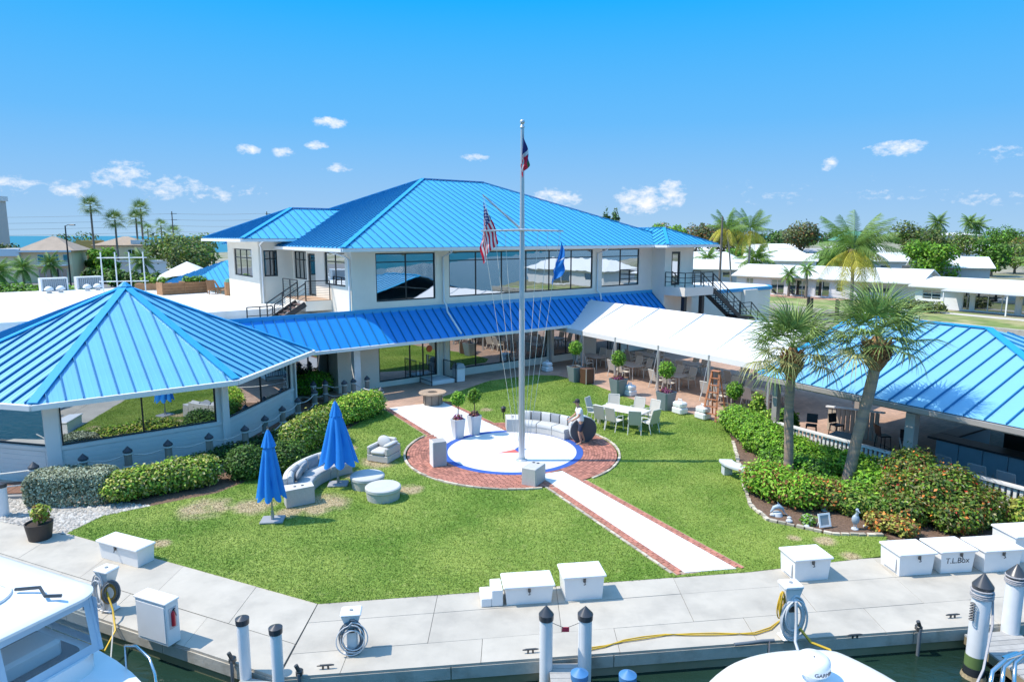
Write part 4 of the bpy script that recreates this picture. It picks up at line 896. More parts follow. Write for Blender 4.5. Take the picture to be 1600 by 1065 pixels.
# ================================================================== LAWN FURNITURE
def wickermat():
    m = bpy.data.materials.new('grey_wicker'); m.use_nodes = True; t = m.node_tree; l = t.links.new; p = t.nodes['Principled BSDF']; p.inputs['Roughness'].default_value = .65
    tc = t.nodes.new('ShaderNodeNewGeometry'); w = t.nodes.new('ShaderNodeTexWave'); w.wave_type = 'BANDS'; w.bands_direction = 'Z'; w.inputs['Scale'].default_value = 9; w.inputs['Distortion'].default_value = 1.2; w.inputs['Detail'].default_value = 2; w.inputs['Detail Scale'].default_value = 6
    l(tc.outputs['Position'], w.inputs['Vector']); mx = t.nodes.new('ShaderNodeMix'); mx.data_type = 'RGBA'; mx.inputs['A'].default_value = (.36,.345,.325,1); mx.inputs['B'].default_value = (.64,.625,.60,1); l(w.outputs[0], mx.inputs['Factor']); l(mx.outputs['Result'], p.inputs['Base Color'])
    b = t.nodes.new('ShaderNodeBump'); b.inputs['Strength'].default_value = .6; b.inputs['Distance'].default_value = .01; l(w.outputs[0], b.inputs['Height']); l(b.outputs[0], p.inputs['Normal']); return m
m_wick = wickermat(); m_cush = mat('light_grey_cushion', (.50,.50,.49), .85, var=.05, vs=3, bump=.1, bs=80); m_cush2 = mat('grey_cushion', (.27,.29,.31), .85, var=.06, vs=4, bump=.1, bs=80); m_cushd = mat('charcoal_fabric', (.075,.08,.09), .85, var=.1, vs=4)
def arcbox(mb, c, r0, r1, a0, a1, z0, z1, n=12, ch=.0):
    vs = []; fs = []
    for i in range(n+1):
        a = R(a0+(a1-a0)*i/n); ca, sa = math.cos(a), math.sin(a)
        prof = [(r0,z0),(r1,z0),(r1,z1-ch),(r1-ch,z1),(r0+ch,z1),(r0,z1-ch)] if ch else [(r0,z0),(r1,z0),(r1,z1),(r0,z1)]
        k = len(prof); vs += [(c[0]+r*ca, c[1]+r*sa, z) for r, z in prof]
    for i in range(n):
        for j in range(k): fs.append((i*k+j, i*k+(j+1)%k, (i+1)*k+(j+1)%k, (i+1)*k+j))
    fs += [tuple(range(k)), tuple(range(n*k+k-1, n*k-1, -1))]; return mb.add(vs, fs)
def sofa(name, lb, c, ri, ro, a0, a1, nb, cons):
    t = thing(name, lb, 'sofa', (c[0]+ (ri+ro)/2*math.cos(R((a0+a1)/2)), c[1]+(ri+ro)/2*math.sin(R((a0+a1)/2)), .01)); z = .01
    st_ = (a1-a0)/nb
    for k in range(nb):
        a, e_ = a0+st_*k+.25, a0+st_*(k+1)-.25
        mb = MB(); arcbox(mb, c, ri, ro-.02, a, e_, z+.02, z+.30, 8); mb.build('base', m_wick, t)
        mb = MB(); arcbox(mb, c, ri-.02, ro-.25, a+.2, e_-.2, z+.305, z+.44, 8, .035); mb.build('seat_cushion', m_cush, t, 50)
        mb = MB(); arcbox(mb, c, ro-.12, ro, a, e_, z+.30, z+.74, 8); mb.build('back_frame', m_wick, t)
    for k in range(nb*2):
        a, e_ = a0+st_/2*k+.6, a0+st_/2*(k+1)-.6
        mb = MB(); arcbox(mb, c, ro-.30, ro-.13, a, e_, z+.445, z+.80, 6, .06); mb.build('back_cushion', m_cush if k % 2 else m_cush2, t, 50)
    mb = MB(); arcbox(mb, c, ri-.02, ro, cons[0], cons[1], z+.02, z+.56, 4); mb.build('end_console', m_wick, t)
    am = R((cons[0]+cons[1])/2)
    for d in (.35,.62):
        mb = MB(); mb.drum(.045,.045,z+.561,z+.568,10,(c[0]+(ri+(ro-ri)*d)*math.cos(am), c[1]+(ri+(ro-ri)*d)*math.sin(am))); mb.build('cup_holder', m_black, t)
    return t
CS = (-4.4,20.95); s1 = sofa('curved_sofa', 'curved grey wicker sofa on the lawn behind the two blue umbrellas', CS, 1.95, 2.78, 124, 200, 3, (200.5,212))
for a, rr in ((185,2.36),(172,2.40)):
    T = Matrix.Translation((CS[0]+rr*math.cos(R(a)), CS[1]+rr*math.sin(R(a)), .66)) @ Matrix.Rotation(R(a+90),4,'Z') @ Matrix.Rotation(R(-22),4,'X'); mb = MB(T); mb.ball((0,0,0), .27, .09, .2, 12, 8); mb.build('pillow', m_cush2, s1, 60)
CC = (0,25.05); s2 = sofa('curved_sofa', 'long curved grey wicker sofa at the back of the compass circle', CC, 2.5, 3.32, 33, 83, 3, (83.5,95))
def ottoman(lb, x, y, T=None):
    T = T if T is not None else at(x,y,.01); t = thing('round_ottoman', lb, 'ottoman', T, 'round wicker ottomans')
    mb = MB(T); mb.drum(.50,.53,0,.27,28); mb.build('base', m_wick, t, 40); mb = MB(T); mb.lathe([(.001,.275),(.53,.275),(.555,.30),(.555,.38),(.52,.41),(.001,.415)], 28); mb.build('cushion', m_cush, t, 40); return t, T
ottoman('round grey ottoman half in umbrella shade, next to the umbrella base', -4.72, 21.35); ottoman('round grey ottoman in full sun nearest the dock', -4.02, 20.35)
q = G(908,693); T = Matrix.Translation((q.x+.05,q.y+.25,.56)) @ Matrix.Rotation(R(12),4,'Z') @ Matrix.Rotation(R(96),4,'X') @ Matrix.Translation((0,0,-.2))
t3, T = ottoman('round ottoman tipped up on its edge with dark underside, held by the man', 0, 0, T)
mb = MB(T); mb.drum(.545,.53,.40,.424,28); mb.build('underside', m_cushd, t3, 40)
# armchair
TA = frame((-4.70,24.1), (.92,-.39)) @ Matrix.Translation((0,0,.012)); ac = thing('wicker_armchair', 'grey wicker armchair with loose cushions alone on the lawn', 'armchair', TA)
mb = MB(TA); mb.rbox(-.45,-.42,.02,.45,.45,.27,.02); mb.build('base', m_wick, ac)
for s in (-1,1): mb = MB(TA); mb.rbox(-.45 if s<0 else .31,-.42,.272,-.31 if s<0 else .45,.45,.56,.03); mb.build('arm', m_wick, ac)
mb = MB(TA); mb.rbox(-.30,.30,.272,.30,.45,.74,.03); mb.build('back_frame', m_wick, ac); mb = MB(TA); mb.rbox(-.30,-.44,.275,.30,.29,.43,.05); mb.build('seat_cushion', m_cush, ac, 50)
mb = MB(TA @ Matrix.Translation((-.08,.17,.62)) @ Matrix.Rotation(R(-20),4,'X') @ Matrix.Rotation(R(12),4,'Y')); mb.ball((0,0,0),.29,.10,.22,12,8); mb.build('pillow', m_cush, ac, 60)
mb = MB(TA @ Matrix.Translation((.33,-.02,.62)) @ Matrix.Rotation(R(-14),4,'Y')); mb.rbox(-.14,-.34,-.05,.14,.34,.06,.05); mb.build('arm_cushion', m_cush, ac, 50)
# consoles standing on the brick ring
TQ = at(-2.62,23.45,.02,R(22)); cb = thing('wicker_console', 'tall pale wicker console standing on end at the left of the compass circle', 'console', TQ)
mb = MB(TQ); mb.rbox(-.24,-.22,0,.24,.22,.92,.02); mb.build('body', m_wick, cb); mb = MB(TQ); mb.rbox(-.27,-.23,0,-.241,.23,.92,.01); mb.build('sunlit_face', m_whitem, cb)  # white sheet added over the left face to paint it sunlit
TQ = at(.72,21.68,.02,R(-28)); cb = thing('wicker_console', 'low wicker console with two cup holders at the foot of the flagpole', 'console', TQ)
mb = MB(TQ); mb.rbox(-.26,-.38,0,.26,.38,.60,.02); mb.build('body', m_wick, cb)
for d in (-.14,.02): mb = MB(TQ); mb.drum(.05,.05,.601,.61,10,(.02+d,.24)); mb.build('cup_holder', m_black, cb)
# fire pit table
TQ = at(-3.85,32.35,.03); fp = thing('fire_pit_table', 'round tan fire pit table where the path meets the patio', 'fire pit', TQ); m_tan = mat('tan_stone', (.40,.29,.20), .75, var=.2, vs=8, bump=.2, bs=30); m_tan2 = mat('grey_brown_panel', (.24,.20,.165), .7, var=.2, vs=6)
mb = MB(TQ); mb.drum(.44,.46,0,.54,24); mb.build('base', m_tan2, fp, 40); mb = MB(TQ); mb.lathe([(.24,.60),(.24,.545),(.66,.545),(.68,.57),(.66,.61),(.26,.615),(.24,.60)], 32); mb.build('table_top', m_tan, fp, 40); mb = MB(TQ); mb.drum(.235,.235,.545,.585,20); mb.build('burner_pan', mat('dark_lava', (.08,.06,.045), .9, var=.4, vs=30), fp)
for k in range(8):
    a = k*math.pi/4; mb = MB(TQ); mb.cbox(.457*math.cos(a),.457*math.sin(a),.28,.02,.035,.5,a); mb.build('rib', mat('dark_rib', (.12,.10,.085), .7), fp)
# umbrellas
m_umb = mat('blue_canvas', (.012,.235,.72), .7, var=.06, vs=3, trans=.1)
def umbrella(lb, x, y, zb, zt, rb, lean, seed):
    T = at(x,y,.01); t = thing('closed_umbrella', lb, 'umbrella', T, 'closed blue umbrellas'); g = random.Random(seed)
    def flounce(z0, z1, r0, r1, n=64, folds=8, amp=.36, rows=12, ragged=.0):
        vs = []; fs = []; ph = g.random()*6
        for j in range(rows+1):
            f = j/rows; z = z0+(z1-z0)*f
            for k in range(n):
                a = 2*math.pi*k/n; fold = abs(math.sin(a*folds/2+ph+.5*math.sin(2*f+ph)))**.8; r = (r0+(r1-r0)*f**.85)*(1-amp*(1-fold)*min(1,f*2.2+.15)); zz = z + (ragged*(1-fold)*f if j == rows else 0)
                lx = lean*(zt-z); vs.append((r*math.cos(a)*1.05+lx, r*math.sin(a)*.95, zz))
        for j in range(rows):
            for k in range(n): fs.append((j*n+k, j*n+(k+1)%n, (j+1)*n+(k+1)%n, (j+1)*n+k))
        return vs, fs
    mb = MB(T); mb.add(*flounce(zt-.30, zb, .10, rb, ragged=.20)); mb.build('canopy', m_umb, t, 80)
    mb = MB(T); mb.add(*flounce(zt, zt-.48, .03, .20, amp=.2, rows=6)); mb.build('vent_flap', m_umb, t, 80)
    mb = MB(T); mb.tube([(0,0,.05),(0,0,zt+.05)], .024, 10); mb.build('pole', m_steelg, t, 40); mb = MB(T); mb.ball((0,0,zt+.07), .03); mb.build('finial', m_black, t)
    mb = MB(T @ Matrix.Rotation(R(7),4,'Z')); mb.rbox(-.32,-.25,0,.32,.25,.07,.02); mb.build('base', mat('grey_base_slab', (.32,.33,.35), .6, var=.1), t); mb = MB(T); mb.drum(.05,.04,.07,.30,12); mb.build('base_tube', m_steelg, t)
    for k in range(8):
        a = k*math.pi/4; mb = MB(T); mb.tube([(.05*math.cos(a),.05*math.sin(a),zt-.4),(.22*math.cos(a)+lean*1.2,.22*math.sin(a),zb+.25)], .008, 5); mb.build('rib', m_steelg, t)
    return t
umbrella('closed blue umbrella nearer the dock on a pale square base', -6.88, 18.62, .66, 2.70, .42, .0, 3)
umbrella('closed blue umbrella flaring wide beside the curved sofa and ottomans', -5.72, 21.5, .70, 2.82, .62, .02, 5)
# ================================================================== PLANTS NEAR THE CLUBHOUSE
def leafm(n, c, tr=.3, isl=.5): return mat('leaf_'+n, c, .55, isl=isl, var=.18, vs=1.2, trans=tr, spec=.35)
lf_bright = leafm('bright', (.20,.43,.035)); lf_lime = leafm('lime', (.29,.46,.045)); lf_yel = leafm('yellow', (.50,.50,.10)); lf_dark = leafm('dark', (.05,.12,.025)); lf_mid = leafm('mid', (.11,.225,.035))
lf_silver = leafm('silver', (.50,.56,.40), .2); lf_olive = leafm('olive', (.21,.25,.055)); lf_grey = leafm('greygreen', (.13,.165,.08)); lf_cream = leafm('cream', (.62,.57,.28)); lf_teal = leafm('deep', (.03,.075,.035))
fl_red = mat('red_flower', (.62,.045,.02), .6, isl=.3); fl_org = mat('orange_flower', (.72,.22,.035), .6, isl=.3); fl_pur = mat('purple_flower', (.22,.03,.13), .6, isl=.4); lf_copper = leafm('copper', (.30,.13,.05)); 
m_bark = mat('bark', (.20,.165,.13), .9, var=.25, vs=5, bump=.6, bs=12, stretch=(1,1,.35)); m_twig = mat('twig', (.13,.095,.065), .9)
def shrub(name, lb, blobs, n, size, mats, split, seed, group=None, asp=.55, stems=6, cat=None, shell=.6):
    B = np.array(blobs); c = B[:,:3].mean(0); t = thing(name, lb, cat or 'shrub', (c[0],c[1],.02), group)
    leaf_crown('foliage', blobs, n, size, None, t, seed, shell=shell, mats=mats, split=split, zmin=.03, asp=asp)
    g = random.Random(seed); mb = MB()
    for k in range(stems*max(1,len(blobs)//2)):
        b_ = blobs[k % len(blobs)]; x, y = b_[0]+g.uniform(-.3,.3)*b_[3], b_[1]+g.uniform(-.3,.3)*b_[4]
        mb.tube([(x,y,.02),(x+g.uniform(-.1,.1),y+g.uniform(-.1,.1),b_[2]*.6),(x+g.uniform(-.4,.4)*b_[3],y+g.uniform(-.4,.4)*b_[4],b_[2]+b_[5]*.5)], [.018,.013,.007], 5)
    mb.build('stems', m_twig, t); return t
def rowblobs(a, c, n, r, h, jit, seed, dep=1.0):
    g = random.Random(seed); o = []
    for i in range(n):
        f = (i+.5)/n; x = a[0]+(c[0]-a[0])*f; y = a[1]+(c[1]-a[1])*f; s = g.uniform(.85,1.15)
        o.append((x+g.uniform(-jit,jit), y+g.uniform(-jit,jit), h*.5, r*s, r*s*dep, h*.52*g.uniform(.88,1.12)))
    return o
def boxpts(T, sx, sy, sz, n, seed):
    g = np.random.default_rng(seed); P = g.uniform(-1,1,(n,3)); k = g.integers(0,5,n); ax = np.where(k<2,0,np.where(k<4,1,2)); sg = np.where(k%2==0,1,-1.0); sg[ax==2] = 1
    P[np.arange(n),ax] = sg*g.uniform(.82,1.03,n); N_ = np.zeros((n,3)); N_[np.arange(n),ax] = sg; N_[:,2] += .6
    r = np.linalg.norm(P,axis=1); P = P*np.minimum(1, 1.5/r)[:,None]
    P = P*(sx/2,sy/2,sz/2)+(0,0,sz/2); M = np.array(T); return P@M[:3,:3].T+M[:3,3], N_@M[:3,:3].T
T = at(-13.55,20.15,.02,R(6)); h1 = thing('clipped_hedge', 'clipped silvery green box hedge at the corner of the dining pavilion', 'hedge', T)
P, nn = boxpts(T, 2.3, 1.15, .95, 12000, 5); V, F = leaf_quads(P, nn, .042, .6, .5, 3); meshnp('foliage', V, F, None, h1, [lf_silver, lf_grey], RNG.choice(2,len(F),p=[.75,.25]))
mb = MB(T)
for k in range(9): mb.tube([(-1+.25*k,random.uniform(-.3,.3),0),(-1+.25*k,random.uniform(-.3,.3),.8)], .02, 5)
mb.build('stems', m_twig, h1)
shrub('variegated_shrub', 'long row of yellow green variegated shrubs along the lawn edge by the pavilion', rowblobs((-12.35,20.1),(-9.75,21.75),6,.55,1.0,.1,2), 15000, .056, [lf_lime,lf_yel,lf_mid,lf_cream], [.38,.25,.27,.10], 21)
shrub('ball_shrub', 'dark green clipped round shrub between the pale umbrella and the variegated row', [(-9.0,22.3,.5,.72,.72,.58)], 6500, .05, [lf_mid,lf_dark], [.6,.4], 22, 'clipped round shrubs')
shrub('ball_shrub', 'dark green clipped round shrub just behind the end of the curved sofa', [(-7.95,22.9,.5,.78,.7,.56)], 6500, .05, [lf_mid,lf_dark,lf_lime], [.6,.3,.1], 23, 'clipped round shrubs')
shrub('variegated_shrub', 'tall yellow green shrub behind the curved sofa and the wide umbrella', rowblobs((-8.1,24.4),(-7.35,26.6),4,.72,1.35,.12,4), 13000, .057, [lf_lime,lf_yel,lf_mid,lf_cream], [.4,.25,.25,.10], 24)
shrub('variegated_shrub', 'bright leafy shrub near the rope posts where the patio begins', rowblobs((-7.6,28.6),(-6.35,30.7),5,.72,1.15,.12,6), 13000, .057, [lf_lime,lf_yel,lf_bright,lf_mid], [.35,.2,.25,.2], 25)
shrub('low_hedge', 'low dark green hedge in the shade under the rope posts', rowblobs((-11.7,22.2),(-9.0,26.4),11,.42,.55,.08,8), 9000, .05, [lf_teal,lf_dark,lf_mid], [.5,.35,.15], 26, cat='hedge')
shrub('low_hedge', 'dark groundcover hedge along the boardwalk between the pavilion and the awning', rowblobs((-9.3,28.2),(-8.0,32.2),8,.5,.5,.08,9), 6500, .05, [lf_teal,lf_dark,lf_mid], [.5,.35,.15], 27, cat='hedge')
shrub('entry_shrub', 'glossy green shrub under the awning beside the dark entry doors', rowblobs((-11.2,34.0),(-9.6,34.6),4,.55,1.2,.1,10), 3500, .07, [lf_bright,lf_mid], [.6,.4], 28)
# right-hand bed
shrub('lime_hedge', 'big bright green hedge behind the thin palm trunk', rowblobs((9.3,28.0),(9.8,24.2),6,.74,1.15,.12,12)+rowblobs((10.1,24.2),(12.0,21.3),5,.72,.92,.12,13)+rowblobs((9.1,25.4),(10.4,22.8),4,.7,1.0,.1,14), 44000, .056, [lf_bright,lf_lime,lf_mid], [.5,.3,.2], 31, cat='hedge')
shrub('leafy_bush', 'deep green bush filling the bed behind the straight palm trunk', rowblobs((9.0,23.0),(10.2,21.3),4,.55,.85,.12,44), 6500, .055, [lf_bright,lf_mid,lf_dark], [.45,.4,.15], 45)
shrub('leafy_bush', 'loose olive bush in the bed just right of the plaque', rowblobs((9.9,19.2),(10.9,18.5),3,.45,.7,.12,46), 4500, .055, [lf_mid,lf_olive,lf_lime], [.45,.35,.2], 47)
shrub('croton_bush', 'low green bush with copper tips beside the curved stone bench', rowblobs((7.95,20.9),(8.7,19.5),3,.65,1.1,.12,15), 8000, .055, [lf_bright,lf_lime,lf_copper], [.5,.3,.2], 32)
shrub('croton_bush', 'orange tinged green bush in front of the straight palm trunk', rowblobs((8.9,19.8),(9.8,19.4),3,.55,.9,.12,16), 6500, .055, [lf_lime,lf_olive,lf_copper,fl_org], [.4,.33,.2,.07], 33)
shrub('leafy_bush', 'mid green bush between the two palm trunks', rowblobs((9.7,20.2),(10.9,19.5),3,.5,.75,.12,17), 4000, .06, [lf_mid,lf_bright,lf_olive], [.4,.4,.2], 34)
shrub('leafy_bush', 'bright green bush to the right of the leaning palm trunk', rowblobs((11.1,20.6),(12.0,20.0),3,.65,1.0,.12,18), 5000, .07, [lf_bright,lf_mid,lf_lime], [.5,.3,.2], 35)
shrub('ixora_bush', 'tall flowering bush with orange and red blooms by the fence', [(12.2,20.0,.85,.85,.85,.90),(12.75,19.0,.72,.9,.85,.80),(12.0,18.9,.7,.85,.8,.78),(13.45,18.5,.52,.75,.7,.56),(12.8,18.2,.52,.75,.6,.56),(11.5,19.2,.6,.7,.7,.62),(11.2,18.4,.45,.65,.55,.5),(13.2,19.4,.55,.75,.7,.60),(12.3,17.85,.45,.7,.5,.46)], 34000, .055, [lf_olive,lf_mid,lf_lime,lf_cream,fl_org,fl_red,lf_copper], [.34,.27,.22,.05,.028,.012,.08], 36)
shrub('croton_bush', 'yellow leaved croton at the right end of the bed behind the dock boxes', [(14.3,17.95,.45,.6,.5,.5),(14.9,17.9,.5,.6,.5,.55)], 3500, .08, [lf_yel,lf_lime,lf_mid], [.55,.3,.15], 37)
shrub('low_croton', 'low orange and yellow croton at the front tip of the mulch bed', rowblobs((10.05,18.15),(10.9,17.55),3,.38,.5,.06,19), 2200, .055, [lf_yel,lf_copper,lf_olive,fl_org], [.3,.3,.3,.1], 38)
shrub('bed_plant', 'small pale leafed plant near the garden ornaments', [(8.4,18.35,.15,.22,.2,.16)], 350, .05, [lf_silver,lf_bright], [.5,.5], 39, stems=3)
shrub('climbing_plant', 'climbing plant beside the grey post at the tent end of the bar', [(10.05,27.2,.9,.35,.35,.9),(10.3,26.6,.6,.5,.45,.6)], 3000, .07, [lf_lime,lf_mid,lf_yel], [.5,.35,.15], 40)
shrub('leafy_plant', 'broad leafed plant inside the bar railing beside the post', [(10.9,26.3,.8,.45,.4,.6)], 1500, .09, [lf_bright,lf_mid], [.5,.5], 41)

# ------------------------------------------------------------------ palms
lf_palm = leafm('palm', (.23,.33,.09), .2, .4); lf_palm2 = leafm('palm_dry', (.42,.41,.15), .2, .4); lf_coco = leafm('coconut', (.16,.28,.05), .2, .4); lf_cocoy = leafm('coconut_yellow', (.52,.47,.06), .2, .3)
m_ptrunk = mat('palm_trunk', (.38,.27,.19), .9, var=.25, vs=4, bump=.7, bs=9, stretch=(1,1,4), col2=(.22,.185,.16), c2s=2); m_boot = mat('palm_boots', (.30,.17,.075), .95, var=.4, vs=12, bump=.9, bs=22, bdist=.06, isl=.3)
def fan_frond(seed, droop):
    g = random.Random(seed); V = []; F = []; pet = .85; n = 27
    def rib(pts, ws, upv):
        b0 = len(V)
        for p, w, s in zip(pts, ws, upv): V.extend([p - s*w, p + s*w])
        for i in range(len(pts)-1): F.append((b0+2*i, b0+2*i+1, b0+2*i+3, b0+2*i+2))
    pp = [Vector((pet*t,0,-.10*t*t*droop)) for t in (0,.33,.66,1)]
    rib(pp, [.022,.016,.014,.012], [Vector((0,1,0))]*4)
    hub = pp[-1]
    for i in range(n):
        th = R(-128 + 256*i/(n-1) + g.uniform(-3,3)); L_ = (.62 + .36*math.cos(th*.62))*g.uniform(.88,1.08); d = Vector((math.cos(th)*.95+.05, math.sin(th), .10)).normalized(); s = Vector((-d.y, d.x, .25*(1 if i%2 else -1))).normalized()
        pts = []; ws = []
        for k in range(5):
            t = k/4; pts.append(hub + d*L_*t + Vector((0,0,-(droop*.55+.15)*(max(0,t-.35)**1.7)*L_*1.5 - .05*abs(math.sin(th))))); ws.append([.006,.019,.018,.011,.002][k])
        rib(pts, ws, [s]*5)
    return np.array([tuple(v) for v in V]), np.array(F)
def frond_mesh(nm, V, F, m):
    me = bpy.data.meshes.new(nm); me.from_pydata(V.tolist(), [], F.tolist()); me.materials.append(m); return me
FAN = [frond_mesh('frond', *fan_frond(k, d), m) for k, (d, m) in enumerate(((.5,lf_palm),(.9,lf_palm),(1.3,lf_palm2),(.7,lf_palm),(1.1,lf_palm2)))]
def add_fronds(par, meshes, top, n, emin, emax, scale, seed, wind=None, pick=None):
    g = random.Random(seed); inv = WM[par.name].inverted()
    for i in range(n):
        f = i/(n-1); el = emax + (emin-emax)*f**.9; a = i*2.39996+g.uniform(-.25,.25)
        d = Vector((math.cos(a)*math.cos(R(el)), math.sin(a)*math.cos(R(el)), math.sin(R(el))))
        if wind: d = (d + Vector(wind)*(.5 + .5*g.random())).normalized()
        q = d.to_track_quat('X','Z'); M = Matrix.Translation(Vector(top)+d*.06) @ q.to_matrix().to_4x4() @ Matrix.Rotation(g.uniform(-.35,.35),4,'X')
        sc = scale*g.uniform(.85,1.1); me = pick(f, g) if pick else meshes[g.randrange(len(meshes))]
        o = bpy.data.objects.new('frond', me); COL.objects.link(o); o.parent = par; o.matrix_local = inv @ M @ Matrix.Scale(sc,4)
def sabal(lb, base, top, r0, seed, crown_h, rb, nf, sc):
    t = thing('cabbage_palm', lb, 'palm tree', Vector(base)); b0, t0 = Vector(base), Vector(top); pts = []; rs = []
    for k in range(13):
        f = k/12; p = b0.lerp(t0, f); p.x += .10*math.sin(f*3.0+seed)*f*(1-f)*4*.5; pts.append(p); rs.append(r0*(1.25-.3*min(1,f*4)+ .03*math.sin(k*2.1)))
    mb = MB(); mb.tube(pts, rs, 14); mb.build('trunk', m_ptrunk, t, 50)
    mb = MB(); g = random.Random(seed); ax = (t0-b0).normalized()
    mb.lathe([(r0*.9,-.2),(rb*.75,.05),(rb*.9,.3),(rb*.72,.62),(.12,.9)], 14, tuple(t0)); 
    for k in range(70):
        a = k*2.4; z = .0+.66*k/70; rr = rb*(.82+.2*math.sin(math.pi*min(1,z/.7))); p = t0 + Vector((rr*.72*math.cos(a), rr*.72*math.sin(a), z)); q = p + Vector((math.cos(a)*.17, math.sin(a)*.17, .20)); mb.beam(p, q, .085, .03, up=(math.cos(a),math.sin(a),.3))
    mb.build('leaf_bases', m_boot, t)
    add_fronds(t, FAN, t0+Vector((0,0,crown_h)), nf, -22, 84, sc, seed, pick=lambda f, g: FAN[(0,1,3)[g.randrange(3)]] if f < .6 or g.random() < .45 else FAN[(2,4)[g.randrange(2)]]); return t
sabal('cabbage palm with a straight slim trunk growing out of the green hedge', (9.19,21.82,.03), (9.10,21.82,3.65), .155, 2, .80, .30, 34, 1.04)
sabal('cabbage palm with a thick trunk leaning right over the bar roof', (10.71,20.9,.03), (11.32,20.9,4.15), .18, 4, .85, .42, 36, 1.05)
def coco_frond(seed, L_, droop, twist, wind=0):
    g = random.Random(seed); V = []; F = []
    rach = [Vector((L_*t, 0, L_*(.18*t - droop*t**2.2))) for t in np.linspace(0,1,11)]
    b0 = 0
    for i, p in enumerate(rach): w = .035*(1-i/11)+.006; V.extend([p+Vector((0,-w,0)), p+Vector((0,w,0))])
    for i in range(10): F.append((2*i,2*i+1,2*i+3,2*i+2))
    for i in range(44):
        t = .12 + .88*i/43; k = min(9, int(t*10)); p = rach[k].lerp(rach[k+1], t*10-k); d = (rach[k+1]-rach[k]).normalized(); ll = L_*.27*(math.sin(math.pi*min(1,.18+.82*t))**.6+.12)*g.uniform(.85,1.1)
        for s in (-1,1):
            dr = Vector((d.x*.55, s*.8, d.z*.5-.25-twist*g.random())).normalized(); b = len(V)
            for q in range(4):
                f = q/3; c = p + dr*ll*f + Vector((wind*f*f*ll*.4,0,-.35*ll*f*f)); w = [.022,.028,.02,.003][q]; V.extend([c - d*w, c + d*w])
            for q in range(3): F.append((b+2*q,b+2*q+1,b+2*q+3,b+2*q+2))
    return np.array([tuple(v) for v in V]), np.array(F)
COCO = [frond_mesh('frond', *coco_frond(k, 4.2, dr, tw_), m) for k, (dr, tw_, m) in enumerate(((.35,.3,lf_coco),(.55,.5,lf_coco),(.75,.6,lf_cocoy),(.30,.5,lf_coco),(.6,.5,lf_cocoy)))]
def coconut(lb, base, top, r, seed, n, sc, emin=-30, wind=None, yel=.25, group=None):
    t = thing('coconut_palm', lb, 'palm tree', Vector(base), group); b0, t0 = Vector(base), Vector(top)
    pts = [b0.lerp(t0, k/10)+Vector((.18*math.sin(k*.35)*(k/10),0,0)) for k in range(11)]; pts[-1] = t0
    mb = MB(); mb.tube(pts, [r*(1.35-.5*min(1,k*.35)) for k in range(11)], 10); mb.build('trunk', mat('grey_palm_trunk', (.30,.27,.24), .9, var=.2, vs=3, bump=.4, bs=8, stretch=(1,1,5)), t, 50)
    add_fronds(t, COCO, t0, n, emin, 78, sc, seed, wind, pick=lambda f, g: COCO[(0,1,3)[g.randrange(3)]] if f < .62 or g.random() > yel*2 else COCO[(2,4)[g.randrange(2)]])
    mb = MB()
    for k in range(5): a = k*1.26; mb.ball((t0.x+.25*math.cos(a),t0.y+.25*math.sin(a),t0.z-.2), .15, .15, .19, 8, 6)
    mb.build('coconuts', mat('coconut_husk', (.30,.22,.06), .7), t); return t
coconut('tall windblown coconut palm with yellow lower fronds rising behind the bar roof', (29.4,59.0,.0), (29.2,59.0,7.0), .17, 3, 30, .84, -48, (.42,0,.08), .45)

# ================================================================== FLAGPOLE AND FLAGS
m_pole = mat('brushed_aluminium_pole', (.56,.57,.58), .35, metal=.5, var=.04); m_rope = mat('white_rope', (.66,.64,.58), .8, var=.1, vs=20)
px0, py0 = .35, 23.92; fpole = thing('flagpole', 'tall silver yardarm flagpole standing on the compass circle', 'flagpole', (px0,py0,.03))
mb = MB(); mb.tube([(px0,py0,.03),(px0,py0,4),(px0,py0,8.3),(px0,py0,11.72)], [.115,.105,.085,.06], 16); mb.build('pole', m_pole, fpole, 50)
mb = MB(); mb.lathe([(.21,.03),(.21,.06),(.14,.09),(.12,.16)], 20, (px0,py0,0)); mb.build('collar', m_pole, fpole, 40); mb = MB(); mb.drum(.09,.05,11.72,11.82,12,(px0,py0)); mb.ball((px0,py0,11.90), .085, n=14, m=9); mb.build('finial', m_pole, fpole, 60)
mb = MB(); mb.tube([(px0-1.42,py0-.09,8.27),(px0,py0-.12,8.30),(px0+1.42,py0-.09,8.27)], [.03,.045,.03], 10); mb.build('yardarm', m_pole, fpole, 50)
mb = MB(); mb.tube([(px0-.06,py0,8.35),(px0-1.36,py0,9.50)], [.045,.028], 10); mb.build('gaff', m_pole, fpole, 50)
for k, (xa, za, xb, zb) in enumerate(((-1.36,8.25,-.22,.75),(-.95,8.26,-.12,.8),(-.6,8.27,-.06,.85),(1.32,8.25,.26,.75),(.9,8.26,.18,.8),(.55,8.27,.10,.85),(-1.34,9.46,-1.0,8.28))):
    mb = MB(); mb.tube([(px0+xa,py0-.1,za),(px0+(xa+xb)/2,py0-.16,(za+zb)/2),(px0+xb,py0-.14,zb)], .0075, 4); mb.build('halyard', m_rope, fpole)
